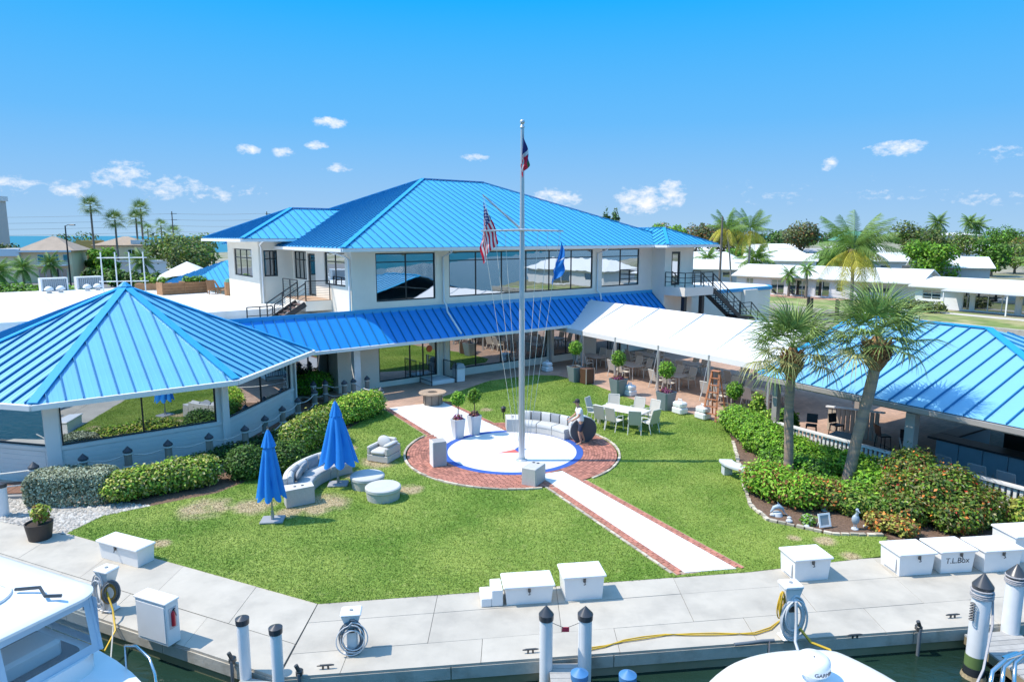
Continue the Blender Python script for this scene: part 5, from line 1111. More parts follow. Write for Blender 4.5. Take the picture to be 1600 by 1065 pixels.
def flag(name, lb, hoist_top, hoist_bot, fly, drop, L_, colour, nu=38, nv=26, sway=.10, seed=0, mats=None, spread=(.5,0,.1)):
    """cloth hanging from its hoist: fly direction in plan, how far it droops; colour(u,v) -> material index"""
    t0, t1 = Vector(hoist_top), Vector(hoist_bot); d = (Vector((fly[0],fly[1],0)).normalized()*(1-drop) + Vector((0,0,-drop))).normalized(); side = d.cross(Vector((0,0,1)))
    side = side.normalized() if side.length > .01 else Vector((0,1,0)); vs = []; fs = []; mi = []
    for i in range(nu+1):
        for j in range(nv+1):
            u, v = i/nu, j/nv; p = t1.lerp(t0, v) + d*L_*u; k_ = min(1, u*1.6)
            mid = t1.lerp(t0, .5) + d*L_*u; p = mid + (p-mid)*(1-k_*.75) + Vector(spread)*(v-.5)*k_
            p += side*(sway*math.sin(v*9+u*4+seed)*u**.6 + .06*math.sin(u*11+v*5+seed)) + Vector((.05*math.sin(v*7+seed)*u,0,-.16*u*u*(1-v)))
            vs.append(p)
    for i in range(nu):
        for j in range(nv): k = i*(nv+1)+j; fs.append((k,k+nv+1,k+nv+2,k+1)); mi.append(colour((i+.5)/nu,(j+.5)/nv))
    me = bpy.data.meshes.new(name); me.from_pydata([tuple(v - t0) for v in vs], [], fs)
    for m in mats: me.materials.append(m)
    me.polygons.foreach_set('material_index', mi); me.polygons.foreach_set('use_smooth', [True]*len(fs)); me.update()
    o = bpy.data.objects.new(name, me); COL.objects.link(o); o.location = t0; WM[o.name] = Matrix.Translation(t0); return tag(o, lb, 'flag')
f_red = mat('flag_red', (.68,.02,.05), .7, trans=.35); f_wht = mat('flag_white', (.80,.80,.80), .7, trans=.35); f_nav = mat('flag_navy', (.015,.025,.16), .7, trans=.2); f_blu = mat('flag_blue', (.01,.20,.62), .7, trans=.2); f_grn = mat('flag_green', (.02,.13,.06), .7)
def usa(u, v):
    if u < .4 and v > 6/13:
        a, b_ = u/.4*11, (v-6/13)/(7/13)*9
        return 1 if (int(a)+int(b_)) % 2 == 0 and 0 < a < 11 and abs(a-int(a)-.5) < .3 and abs(b_-int(b_)-.5) < .3 else 2
    return 0 if int((1-v)*13) % 2 == 0 else 1
flag('flag', 'red white and blue flag with stars and stripes hanging from the gaff', (px0-1.36,py0,9.30), (px0-1.30,py0,8.30), (1,-.25), .86, 1.25, usa, 48, 39, .06, .6, [f_red,f_wht,f_nav], (.56,-.12,.30))
flag('flag', 'plain bright blue flag with a white band hanging from the right end of the yard', (px0+1.36,py0-.1,8.0), (px0+1.30,py0-.1,7.35), (-.6,-.3), .90, .95, lambda u, v: 1 if .42 < u < .47 else 0, 30, 20, .06, 2.1, [f_blu,f_wht], (.42,-.1,.15))
def top(u, v):
    if u < .45 and v > .5: return 2
    if abs(v-.5) < .05 or .45 <= u < .52: return 1
    return 0 if v < .8 else (2 if u < .8 else 3)
flag('flag', 'limp dark blue and red flag with white bands at the masthead', (px0+.02,py0-.06,11.55), (px0+.03,py0-.06,10.8), (.6,-.3), .93, .85, top, 30, 20, .05, 1.2, [f_red,f_wht,f_nav,f_grn], (.26,-.05,.1))

# ================================================================== ROPE POSTS AND BOARDWALK
m_post = mat('weathered_wood', (.26,.235,.20), .9, var=.3, vs=4, bump=.4, bs=10, stretch=(1,1,.2)); m_cap = mat('dark_copper_cap', (.045,.055,.07), .5); m_ropew = mat('bleached_rope', (.62,.61,.57), .85, var=.15, vs=30)
BP = [(-15.0,20.55),(-13.95,21.36),(-12.94,22.15),(-11.96,22.91),(-10.9,23.74),(-10.0,24.75),(-9.77,26.2),(-9.58,27.7),(-9.4,29.2),(-9.15,30.9),(-9.7,32.6),(-9.2,32.9),(-8.25,32.85),(-7.9,33.3),(-7.35,33.9),(-6.15,31.3)]
PL = ['nearest the dock corner, in front of the wide white pier','second along the boardwalk, before the wide window','third along the boardwalk, at the middle of the wide window','fourth along the boardwalk, at the right end of the wide window','fifth along the boardwalk, at the pavilion corner','sixth along the boardwalk, behind the dark ball shrubs','seventh along the boardwalk, before the side window','eighth along the boardwalk, before the side window edge','ninth along the boardwalk, by the last pavilion pier','at the bend of the boardwalk by the small steps','at the shaded turn under the pavilion eave','left of the entry path under the awning','right of the entry path under the awning','before the white entry column','against the cream wall beside the garden window','at the edge of the patio by the bright shrub']
p0_ = None
for (x, y), lb in zip(BP, PL):
    T = at(x,y,.0)
    if p0_ is None:
        p0_ = thing('rope_post', 'x', 'bollard', Matrix(), 'rope posts along the boardwalk')
        mb = MB(); mb.tube([(0,0,0),(0,0,.92)], [.125,.115], 12); mb.build('post', m_post, p0_, 50); mb = MB(); mb.drum(.155,.15,.92,.97,14); mb.lathe([(.15,.97),(.002,1.13)], 14); mb.build('cap', m_cap, p0_)
        for z in (.86,.42): mb = MB(); mb.lathe([(.120,z-.03),(.145,z-.015),(.145,z+.015),(.12,z+.03)], 12); mb.build('rope_wrap', m_ropew, p0_, 60)
        place(p0_, T); o = p0_
    else: o = dup(p0_, T)
    o['label'] = 'wooden rope post ' + lb; o['label'] = ' '.join(o['label'].split()[:15])
sp_ = 0
for a, c in zip([(-18.6,20.2)]+BP[:12], BP[:13]):
    if sp_ == 0: nm_ = 'first rope span leaving the picture edge at the dock corner'
    for z, wh in ((.86,'upper'),(.42,'lower')):
        mb = MB(); A_, C_2 = Vector((*a,z)), Vector((*c,z)); mb.tube([A_.lerp(C_2,k/8)+Vector((0,0,-.13*math.sin(math.pi*k/8))) for k in range(9)], .02, 6)
        lb = ('white %s rope between the rope post %s' % (wh, PL[max(sp_-1,0)])) if sp_ else 'white %s rope running from the dock side to the first rope post' % wh
        o = solo(mb, 'rope', m_ropew, ' '.join(lb.split()[:15]).rstrip(','), 'rope', 'ropes between the posts', 60, ((a[0]+c[0])/2,(a[1]+c[1])/2,z))
    sp_ += 1
a, c = BP[13], BP[15]; mb = MB(); A_, C_2 = Vector((*a,.86)), Vector((*c,.86)); mb.tube([A_.lerp(C_2,k/8)+Vector((0,0,-.1*math.sin(math.pi*k/8))) for k in range(9)], .02, 6); solo(mb, 'rope', m_ropew, 'white rope across the front of the white entry column to the patio post', 'rope', 'ropes between the posts', 60, (*a,.8))
bd = thing('boardwalk', 'dark brown timber boardwalk around the dining pavilion behind the rope posts', 'boardwalk', (-13,24.5,0))
inner = [WP[1]+Vector((-4,-.1,0)), WP[1], WP[2], WP[3]]; outer = [Vector((-18.6,20.0,0))] + [Vector((x,y,0)) for x, y in (BP[0], BP[4], BP[9])]
for i in range(3):
    L_ = (outer[i+1]-outer[i]).length; n = int(L_/.15)
    for k in range(n):
        f0, f1 = k/n, (k+.94)/n; q = [outer[i].lerp(outer[i+1],f0), outer[i].lerp(outer[i+1],f1), inner[i].lerp(inner[i+1],f1), inner[i].lerp(inner[i+1],f0)]
        mb = MB(); mb.prism([(p.x,p.y) for p in q], .04, .115+random.uniform(-.003,.003)); mb.build('plank', m_deckwood, bd)
mb = MB(); mb.prism([(-18.6,19.95),(-15.2,20.3),(-14.9,20.62),(-18.6,20.4)], .0, .10); mb.build('edge_step', mat('grey_timber', (.30,.29,.28), .8, var=.15), bd)

# ================================================================== PLANTERS AND SMALL THINGS ON THE LAWN
m_potw = mat('pale_grey_planter', (.55,.56,.58), .5, var=.05); m_potg = mat('slate_planter', (.19,.23,.25), .5, var=.08); m_soil = mat('dark_soil', (.05,.035,.025), .95, var=.3, vs=20)
def planter(lb, x, y, w, h, pm, tz, tr, seed, flowers=True, sq=True, rz_=.6, lm=None, grp='topiary planters'):
    T = at(x,y,.03,rz_); t = thing('topiary_planter', lb, 'planter', T, grp); b0, b1 = w*.36, w*.5
    mb = MB(T); k = .06; pr = lambda s, z: [(-s+k,-s,z),(s-k,-s,z),(s,-s+k,z),(s,s-k,z),(s-k,s,z),(-s+k,s,z),(-s,s-k,z),(-s,-s+k,z)]
    vs = pr(b0,0)+pr(b1,h)+pr(b1-.04,h)+pr(b1-.05,h-.06); mb.add(vs, [tuple(range(7,-1,-1))]+[(i*8+j,i*8+(j+1)%8,(i+1)*8+(j+1)%8,(i+1)*8+j) for i in range(3) for j in range(8)]); mb.build('pot', pm, t, 30)
    mb = MB(T); mb.poly(pr(b1-.05,h-.05)); mb.build('soil', m_soil, t)
    mb = MB(T); mb.tube([(0,0,h-.06),(.02,.0,(h+tz)/2),(0,0,tz)], [.025,.02,.016], 6); mb.build('stem', m_twig, t)
    M = np.array(T); c = M[:3,:3]@np.array((0,0,tz))+M[:3,3]
    leaf_crown('crown', [(c[0],c[1],c[2],tr,tr,tr*1.05)], 1500, .05, None, t, seed, .5, [lm or lf_bright, lf_mid, lf_lime], [.5,.25,.25])
    if flowers:
        c2 = M[:3,3]+np.array((0,0,h+.03)); leaf_crown('flowers', [(c2[0],c2[1],c2[2],b1*.9,b1*.9,.16)], 320, .045, None, t, seed+5, .2, [fl_pur, lf_dark, lf_copper], [.6,.2,.2])
    return t
planter('pale planter with a round topiary and purple flowers, left of the pair on the path', -2.18,26.72,.50,.80, m_potw, 1.62, .27, 51)
planter('pale planter with a round topiary and purple flowers, right of the pair on the path', -1.55,27.25,.50,.80, m_potw, 1.62, .27, 52)
planter('slate planter with a topiary next to the tall brown planter box', 3.55,37.6,.75,.85, m_potg, 1.9, .38, 53, False)
planter('slate planter with a topiary behind the sunny lawn table', 5.45,34.3,.75,.85, m_potg, 1.9, .38, 54)
planter('slate planter with a topiary and pink flowers right of the lawn table', 7.25,31.35,.75,.85, m_potg, 1.9, .38, 55)
planter('topiary in a low pot at the bar end of the tent beside the ladder', 9.55,28.6,.5,.5, m_potw, 1.55, .36, 56)
T = at(4.15,37.1,.03,.6); bx = thing('planter_box', 'tall dark brown planter box beside the slate planter at the first tent leg', 'planter', T); mb = MB(T); mb.rbox(-.28,-.28,0,.28,.28,.85,.02); mb.build('box', mat('dark_brown', (.10,.05,.03), .5), bx); mb = MB(T)
for s in (-1,1): mb.box(s*.29-.02,-.3,0,s*.29+.02,-.26,.87)
mb.build('trim', m_alu, bx)
T = at(-3.0,37.7,.03,R(37)); tb = thing('litter_bin', 'white litter bin with a grey domed lid by the garden door railing', 'bin', T); mb = MB(T); mb.rbox(-.26,-.26,0,.26,.26,.75,.02); mb.build('body', m_whitem, tb); mb = MB(T); mb.add([(-.29,-.29,.75),(.29,-.29,.75),(.29,.29,.75),(-.29,.29,.75),(-.2,-.2,1.0),(.2,-.2,1.0),(.2,.2,1.0),(-.2,.2,1.0)], [(0,1,5,4),(1,2,6,5),(2,3,7,6),(3,0,4,7),(4,5,6,7)]); mb.build('lid', mat('grey_lid', (.33,.35,.36), .5), tb)
T = at(-.38,29.6,.03); gl = thing('garden_light', 'small black path light on the lawn left of the long curved sofa', 'lamp', T); mb = MB(T); mb.tube([(0,0,0),(0,0,.35)], .02, 6); mb.build('stake', m_black, gl); mb = MB(T); mb.drum(.09,.11,.33,.52,10); mb.lathe([(.14,.52),(.02,.6)], 10); mb.build('lamp_head', m_black, gl)
# ladder
m_lad = mat('orange_fibreglass', (.42,.16,.07), .6, var=.1); T = at(9.05,29.75,.02,R(-40)); ld = thing('stepladder', 'orange wooden stepladder opened up beside the tent leg at the bar end', 'ladder', T)
for s in (-1,1):
    mb = MB(T); mb.beam((s*.32,-.55,0),(s*.17,0,2.15),.09,.035); mb.build('front_rail', m_lad, ld); mb = MB(T); mb.beam((s*.32,.6,0),(s*.17,.03,2.1),.06,.03); mb.build('rear_rail', m_lad, ld)
for k in range(1,7): f = k/7; mb = MB(T); mb.box(-.32+.15*f,-.55+.55*f-.05,2.15*f-.02,.32-.15*f,-.55+.55*f+.06,2.15*f+.015); mb.build('step', m_lad, ld)
mb = MB(T); mb.rbox(-.2,-.1,2.13,.2,.12,2.18,.01); mb.build('top_cap', m_lad, ld)
q = G(1133,672); mb = MB(); mb.tube([(q.x,q.y,0),(q.x,q.y,.85)], .03, 6); mb.rbox(q.x-.06,q.y-.06,.85,q.x+.06,q.y+.06,1.0,.01); solo(mb, 'marker_post', mat('rust_post', (.16,.05,.03), .7), 'thin dark rusty post at the corner of the lawn by the hedge', 'post', base=(q.x,q.y,0))
q = G(1140,665); T = at(q.x+.3,q.y+.4,.03); wb = thing('plant_stand', 'white wire plant stand under the tent end topiary', 'plant stand', T)
mb = MB(T)
for k in range(6): a = k*1.047; mb.tube([(.25*math.cos(a),.25*math.sin(a),0),(.08*math.cos(a),.08*math.sin(a),.35),(.22*math.cos(a),.22*math.sin(a),.62)], .014, 5)
mb.build('legs', m_white, wb); mb = MB(T); mb.drum(.24,.26,.6,.64,14); mb.build('tray', m_white, wb)
# stone bench
m_cast = mat('cast_stone', (.56,.58,.60), .85, var=.12, vs=8, bump=.2, bs=40); TBn = (7.55,21.9); bn = thing('stone_bench', 'curved grey cast stone garden bench at the edge of the mulch bed', 'bench', (TBn[0],TBn[1],.02)); cb_ = (8.35,22.6)
mb = MB(); arcbox(mb, cb_, .75, 1.2, 175, 262, .40, .49, 10, .02); mb.build('seat', m_cast, bn)
for a in (185,252):
    mb = MB(); arcbox(mb, cb_, .82, 1.12, a-7, a+7, .02, .40, 3); mb.build('leg', m_cast, bn)
# garden ornaments
T = at(8.75,18.0,.04,R(15)); sg_ = thing('garden_plaque', 'small white framed memorial plaque standing on the mulch', 'plaque', T); TT = T @ Matrix.Rotation(R(-18),4,'X')
mb = MB(TT); mb.box(-.19,0,.05,.19,.03,.10); mb.box(-.19,0,.38,.19,.03,.43); mb.box(-.19,0,.10,-.14,.03,.38); mb.box(.14,0,.10,.19,.03,.38); mb.build('frame', m_white, sg_); mb = MB(TT); mb.box(-.14,.012,.10,.14,.02,.38); mb.build('panel', mat('grey_plate', (.30,.32,.33), .5), sg_); mb = MB(TT); mb.beam((-.12,.03,.3),(-.12,.25,.0),.03,.02); mb.beam((.12,.03,.3),(.12,.25,.0),.03,.02); mb.build('prop', m_white, sg_)
def ornament(name, lb, x, y, parts, cat):
    T = at(x,y,.04); t = thing(name, lb, cat, T)
    for nm, f, m in parts: mb = MB(T); f(mb); mb.build(nm, m, t, 50)
m_blueg = mat('blue_grey_ceramic', (.36,.43,.50), .4)
ornament('heron_statue', 'blue grey ceramic heron figure beside the white plaque', 9.55,18.0, [('body', lambda b: (b.ball((0,0,.28),.11,.08,.15), b.tube([(0,0,.38),(.03,-.02,.48),(.0,-.04,.55)],[.05,.035,.03],8)), m_blueg), ('head', lambda b: (b.ball((0,-.05,.58),.045), b.tube([(0,-.08,.58),(.01,-.2,.55)],[.018,.004],6)), m_blueg), ('stand', lambda b: (b.tube([(.03,0,.15),(.03,0,0)],.012,5), b.tube([(-.03,0,.15),(-.03,0,0)],.012,5), b.drum(.10,.09,0,.03,12)), m_cast)], 'statue')
ornament('dolphin_statue', 'small blue and white leaping dolphin figure at the left of the mulch bed', 7.75,18.95, [('body', lambda b: b.tube([(-.2,0,.1),(-.1,0,.24),(.03,0,.28),(.15,0,.2),(.2,0,.1)],[.02,.06,.075,.05,.015],8), m_blueg), ('fins', lambda b: (b.slab([(0,-.01,.34),(.07,0,.33),(-.03,0,.43)],(0,1,0),.015), b.slab([(.16,0,.12),(.27,.08,.05),(.27,-.08,.05)],(0,0,1),.015)), m_blueg), ('base', lambda b: b.drum(.16,.12,0,.10,12), m_cast)], 'statue')
ornament('lantern', 'small pale garden lantern in the bushes between the palms', 9.3,19.3, [('body', lambda b: b.drum(.09,.09,.12,.34,8), m_blueg), ('roof', lambda b: b.lathe([(.15,.34),(.02,.46)],8), m_cast), ('base', lambda b: b.drum(.11,.06,0,.12,8), m_cast)], 'lantern')
for (x, y, lb) in ((9.15,21.42,'square white up-light frame at the foot of the straight palm'),(10.72,20.45,'square white up-light frame at the foot of the leaning palm')):
    T = at(x,y,.03,R(10)); t = thing('uplight', lb, 'lamp', T, 'palm up-lights'); mb = MB(T); mb.box(-.2,-.02,.35,.2,.02,.40); mb.box(-.2,-.02,.0,-.15,.02,.35); mb.box(.15,-.02,0,.2,.02,.35); mb.build('frame', m_whitem, t); mb = MB(T); mb.rbox(-.1,-.09,.12,.1,.0,.3,.02); mb.build('lamp_head', m_alu, t)
for k, (x, y, s) in enumerate(((7.9,18.45,.10),(8.25,18.1,.08),(7.6,18.9,.09),(9.9,18.1,.08),(8.0,18.7,.07))):
    mb = MB(); mb.ball((x,y,.05+s*.3), s, s*.8, s*.6, 8, 5); solo(mb, 'rock', m_cast, 'pale rock lying on the mulch by the garden ornaments', 'rock', 'rocks on the mulch', base=(x,y,.04))
# ================================================================== DOCK BOXES, PEDESTALS, PILINGS
m_dbox = mat('white_dock_box', (.78,.775,.765), .42, var=.035, vs=2); m_print = mat('black_print', (.03,.03,.035), .6); m_latch = mat('dark_latch', (.10,.10,.10), .4, metal=.6)
def text_on(body, size, T, m, name, par, depth=.003, bend=None, align='CENTER'):
    """lettering as a thin mesh lying in the x-z plane of T"""
    cu = bpy.data.curves.new(name, 'FONT'); cu.body = body; cu.size = size; cu.align_x = align; cu.extrude = depth
    o = bpy.data.objects.new('tmp', cu); COL.objects.link(o); dg = bpy.context.evaluated_depsgraph_get(); me = bpy.data.meshes.new_from_object(o.evaluated_get(dg)); bpy.data.objects.remove(o)
    inv = WM[par.name].inverted()
    for v in me.vertices:
        x, y, z = v.co
        if bend: a = x/bend; p = Vector((bend*math.sin(a), -bend*math.cos(a)-z, y)); p.y += 0
        else: p = Vector((x, -z, y))
        v.co = inv @ (T @ p)
    me.materials.clear(); me.materials.append(m); o2 = bpy.data.objects.new(name, me); COL.objects.link(o2); o2.parent = par; WM[o2.name] = WM[par.name]; return o2
def deckbox(lb, a, c, d, h, side=False, latch=.5, txt=None):
    a, c = Vector(a), Vector(c); w = (c-a).length; T = frame((a.x,a.y,.003), c-a); t = thing('dock_box', lb, 'dock box', T @ Matrix.Translation((w/2,d/2,0)), 'white dock boxes'); tp = .05
    mb = MB(T); k = .012
    vs = [(tp,tp*.6,0),(w-tp,tp*.6,0),(w-tp,d-tp*.4,0),(tp,d-tp*.4,0),(.012,.01,h),(w-.012,.01,h),(w-.012,d-.01,h),(.012,d-.01,h)]; mb.add(vs, [(0,3,2,1),(4,5,6,7),(0,1,5,4),(1,2,6,5),(2,3,7,6),(3,0,4,7)]); mb.build('body', m_dbox, t)
    mb = MB(T); mb.rbox(-.03,-.045,h+.003,w+.03,d+.02,h+.065,.018)
    mb.build('lid', m_dbox, t)
    mb = MB(T); x = w*latch; mb.rbox(x-.03,-.028,h-.10,x+.03,.015,h-.005,.008); mb.tube([(x,-.03,h-.09),(x+.01,-.05,h-.13),(x-.02,-.03,h-.15)], .012, 6); mb.build('latch', m_latch, t)
    if side: mb = MB(T); mb.box(-.001,.12,.09,.012,d-.14,h-.12); mb.box(.0,.3,.25,.004,.34,.32); mb.build('side_hatch', m_dbox, t)
    if txt: text_on(txt, .2, T @ Matrix.Translation((w*.5,.018,h*.48)), m_print, 'lettering', t, .004)
    return t, T, w
deckbox('long low white dock box alone on the left dock by the lawn edge', (-10.52,16.36), (-9.21,15.78), .50, .43, latch=.45)
t, T, w = deckbox('low white dock box with white steps against its left end', (-.16,14.05), (.93,14.19), .62, .40)
stp = thing('boarding_steps', 'white two step boarding steps against the low dock box', 'steps', T @ Matrix.Translation((-.3,.2,0)))
mb = MB(T); mb.rbox(-.52,.02,0,-.29,.55,.20,.012); mb.build('step', m_dbox, stp); mb = MB(T); mb.rbox(-.285,.02,0,-.035,.55,.38,.012); mb.build('step', m_dbox, stp)
deckbox('taller white dock box right of the one with steps', (1.16,14.23), (2.09,14.36), .62, .54)
deckbox('white dock box alone at the lawn corner right of the white path', (6.66,15.09), (7.60,15.24), .66, .52, True)
deckbox('white dock box with a side hatch, first of the row before the flowering bush', (9.28,15.36), (10.22,15.48), .72, .52, True, .55)
deckbox('white dock box with black lettering on its front', (10.36,15.50), (11.28,15.61), .72, .53, latch=.58, txt='T.L.Box')
deckbox('white dock box right of the lettered one, partly behind the banded piling', (11.44,15.54), (12.46,15.67), .74, .53)
deckbox('white dock box at the right edge of the row, set further back', (12.55,16.05), (13.6,16.18), .74, .66)
m_hose = mat('white_hose', (.62,.63,.64), .5); m_hosed = mat('grey_hose', (.13,.15,.17), .5); m_cordy = mat('yellow_cord', (.62,.40,.03), .5); m_piling = mat('white_pile_sleeve', (.72,.73,.74), .45, var=.05, vs=4); m_pcap = mat('black_pile_cap', (.05,.053,.06), .3)
def coil(mb, c, rx, rz, n, r, jit, seed, axis=(1,0), turns=26):
    g = random.Random(seed); ax = Vector((axis[0],axis[1],0)).normalized(); nr = Vector((-ax.y,ax.x,0)); pts = []
    for k in range(n*turns+1):
        a = 2*math.pi*k/turns; q = k/turns; s = 1 + jit*1.5*math.sin(q*2.7+seed) + jit*.5*math.sin(a*.37+seed); pts.append(Vector(c) + ax*rx*s*math.sin(a) + Vector((0,0,rz*s*math.cos(a) - rz*.12*(q % 2))) + nr*(.012*q - .03 + .01*math.sin(a*2+q)))
    mb.tube(pts, r, 5)
def pedestal(lb, x, y, h, rz_, kind):
    T = at(x,y,.003,rz_); t = thing('power_pedestal', lb, 'power pedestal', T, 'dock power pedestals')
    mb = MB(T); mb.rbox(-.11,-.10,0,.11,.10,h*.72,.02); mb.build('post', m_dbox, t); mb = MB(T); mb.rbox(-.16,-.14,0,.16,.14,.05,.02); mb.build('foot', m_dbox, t)
    mb = MB(T); mb.add([(-.11,-.10,h*.66),(.11,-.10,h*.66),(.11,.10,h*.66),(-.11,.10,h*.66),(-.18,-.15,h*.93),(.18,-.15,h*.93),(.18,.15,h*.93),(-.18,.15,h*.93)], [(0,3,2,1),(4,5,6,7),(0,1,5,4),(1,2,6,5),(2,3,7,6),(3,0,4,7)]); mb.build('head', m_dbox, t)
    mb = MB(T); mb.rbox(-.20,-.17,h*.933,.20,.17,h*1.0,.02); mb.build('cap', m_dbox, t); mb = MB(T); mb.drum(.04,.035,h*1.0+.001,h*1.0+.02,12); mb.build('light_lens', mat('grey_lens', (.3,.31,.32), .2), t)
    mb = MB(T); mb.rbox(-.06,-.125,h*.52,.06,-.101,h*.62,.006); mb.build('socket', m_latch, t)
    if kind == 0:
        mb = MB(T); coil(mb, (-.14,-.13,.46), .15, .36, 9, .016, .2, 1); mb.build('hose_coil', m_hose, t, 60); mb = MB(T); coil(mb, (.16,-.10,.50), .12, .20, 5, .022, .12, 3, (.7,.7)); mb.build('cord_coil', mat('dirty_yellow_cord', (.30,.19,.04), .6), t, 60); mb = MB(T); coil(mb, (.19,-.09,.52), .14, .22, 4, .022, .1, 7, (.7,.7)); mb.build('black_cable_coil', m_hosed, t, 60)
    elif kind == 1:
        mb = MB(T); coil(mb, (0,-.15,.40), .21, .30, 6, .015, .10, 2); mb.build('hose_coil', m_hosed, t, 60); mb = MB(T); coil(mb, (.02,-.18,.36), .25, .27, 4, .012, .14, 9); mb.build('rope_coil', m_hose, t, 60)
    else:
        mb = MB(T); coil(mb, (.03,-.15,.55), .22, .36, 9, .02, .14, 4); mb.build('hose_coil', m_hose, t, 60); mb = MB(T); coil(mb, (-.20,-.06,.78), .07, .22, 6, .014, .2, 6, (.8,.5)); mb.build('cord_coil', m_cordy, t, 60); mb = MB(T); mb.tube([(.02,-.2,.9),(.03,-.24,.5),(.0,-.3,.1),(-.02,-.5,-.05)], .03, 8); mb.build('hanging_hose', m_hose, t, 60)
    return t
pedestal('white power pedestal draped with hose and brown cord by the left boat', -8.82,13.92,.98,R(-20),0)
pedestal('white power pedestal with dark looped hose in the middle of the dock', -3.15,12.42,.86,R(7),1)
pedestal('white power pedestal with white hose and yellow cord above the centre boat', 5.62,12.86,1.2,R(7),2)
# fire cabinet on the seawall edge
T = frame((-7.62,12.84,.0), (.92,-.40)); fc = thing('fire_cabinet', 'white steel cabinet with a red fire extinguisher panel hung on the dock edge', 'cabinet', T @ Matrix.Translation((.42,.12,0)))
mb = MB(T); mb.rbox(0,0,.02,.86,.30,.90,.012); mb.build('body', m_dbox, fc); mb = MB(T); mb.rbox(-.02,-.02,.903,.88,.32,.95,.012); mb.build('lid', m_dbox, fc); mb = MB(T); mb.rbox(.04,-.012,.08,.82,-.001,.85,.004); mb.build('door', m_dbox, fc)
mb = MB(T); mb.rbox(.861,.06,.36,.870,.24,.80,.004); mb.build('window', mat('pale_window', (.62,.55,.55), .2), fc)
mb = MB(T); mb.tube([(.885,.14,.42),(.885,.14,.68)], .04, 10); mb.tube([(.885,.14,.68),(.885,.14,.73)], [.04,.015], 10); mb.build('extinguisher', mat('fire_red', (.60,.02,.035), .35), fc); mb = MB(T); mb.tube([(.885,.14,.74),(.885,.19,.77)], .012, 6); mb.tube([(.885,.17,.74),(.89,.21,.6)], .008, 5); mb.build('extinguisher_valve', m_black, fc)
def piling(lb, x, y, z0, z1, r, cone, grp='white capped pilings', m=None, cm=None, bands=False):
    t = thing('piling', lb, 'piling', (x,y,z0), grp); mb = MB(); mb.tube([(x,y,z0),(x,y,z1)], r, 18); mb.build('post', m or m_piling, t, 50)
    mb = MB(); mb.lathe([(r+.015,z1-.10),(r+.02,z1+.01),(.003,z1+cone)], 18, (x,y,0)); mb.build('cap', cm or m_pcap, t, 30)
    if bands:
        mb = MB()
        mb.lathe([(r+.012,-.02),(r+.012,-.26)], 18, (x,y,0)); mb.build('green_band', mat('green_paint', (.12,.19,.06), .6, var=.2), t, 50); mb = MB(); mb.lathe([(r+.014,-.26),(r+.014,-.62)], 18, (x,y,0)); mb.build('dark_band', mat('black_wrap', (.02,.025,.03), .6), t, 50)
    mb = MB(); mb.lathe([(r+.03,-.62),(r+.06,-.5),(r+.03,-.42)], 14, (x,y,0)); mb.build('waterline_growth', mat('barnacles', (.30,.24,.14), .95, var=.4, vs=20), t)
    return t
piling('white piling with a flat black cap, left one by the small left pier', -5.0,11.72,-1.6,1.10,.105,.07)
piling('white piling with a flat black cap, right one by the small left pier', -4.28,11.42,-1.6,1.10,.105,.07)
piling('white piling with a black cone cap, left of the hanging red sign', .65,12.0,-1.6,1.02,.125,.19)
piling('white piling with a black cone cap, right of the hanging red sign', 1.40,12.08,-1.6,.98,.13,.17)
piling('thick white piling with green and black bands and a cone cap at the right pier', 9.12,12.34,-1.6,1.42,.165,.27, bands=True)
p6_ = piling('thick white piling with a rope round its top at the right picture edge', 10.45,13.24,-1.6,1.18,.165,.24)
for (x, y, lb) in ((9.12,12.34,'grey mooring rope wound round the top of the banded piling'),(10.45,13.24,'pale mooring rope wound round the piling at the right edge')):
    mb = MB(); z0 = 1.18 if x < 10 else 1.0
    mb.tube([(x+.185*math.cos(k*.5), y+.185*math.sin(k*.5), z0+.0022*k*(1+.3*math.sin(k*.13))) for k in range(62)], .02, 6)
    if x < 10: mb.tube([(9.29,12.28,1.18),(9.22,12.12,.75),(8.75,11.6,.15),(8.1,11.0,-.05),(7.2,10.2,.15),(6.6,9.7,.55)], .022, 6)
    else: mb.tube([(x+.18,y-.05,1.0),(x+.16,y-.2,.4),(x+.1,y-.4,.02)], .018, 6)
    solo(mb, 'mooring_rope', mat('grey_rope', (.36,.35,.36), .85, var=.15, vs=30), lb, 'rope', 'mooring ropes', 60, (x,y,z0))
mb = MB()
for k in range(7): mb.lathe([(.035,0),(.05,.012),(.035,.024)], 8, (8.90,12.26,.75+.055*k))
solo(mb, 'hanging_chain', m_latch, 'dark knotted chain hanging on the left side of the banded piling', 'chain', base=(8.9,12.26,.75))
m_bluecap = mat('blue_pile_cap', (.06,.20,.42), .5); m_woodp = mat('green_stained_wood', (.22,.21,.10), .9, var=.4, vs=4, stretch=(1,1,.3))
piling('wooden mooring pile with a blue cap at the end of the little wooden pier', 1.20,11.10,-1.8,.42,.14,.10,'blue capped mooring piles',m_woodp,m_bluecap)
piling('wooden mooring pile with a blue cap in the water left of the centre boat', 2.05,11.05,-1.8,.42,.14,.10,'blue capped mooring piles',m_woodp,m_bluecap)
piling('short white piling at the left picture edge before the boardwalk', -14.9,19.0,-.05,.98,.15,.06,'white capped pilings')
m_plank = mat('grey_planks', (.36,.345,.32), .85, var=.15, vs=5, isl=.15, bump=.2, bs=20); m_stringer = mat('pier_timber', (.25,.20,.12), .9, var=.2)
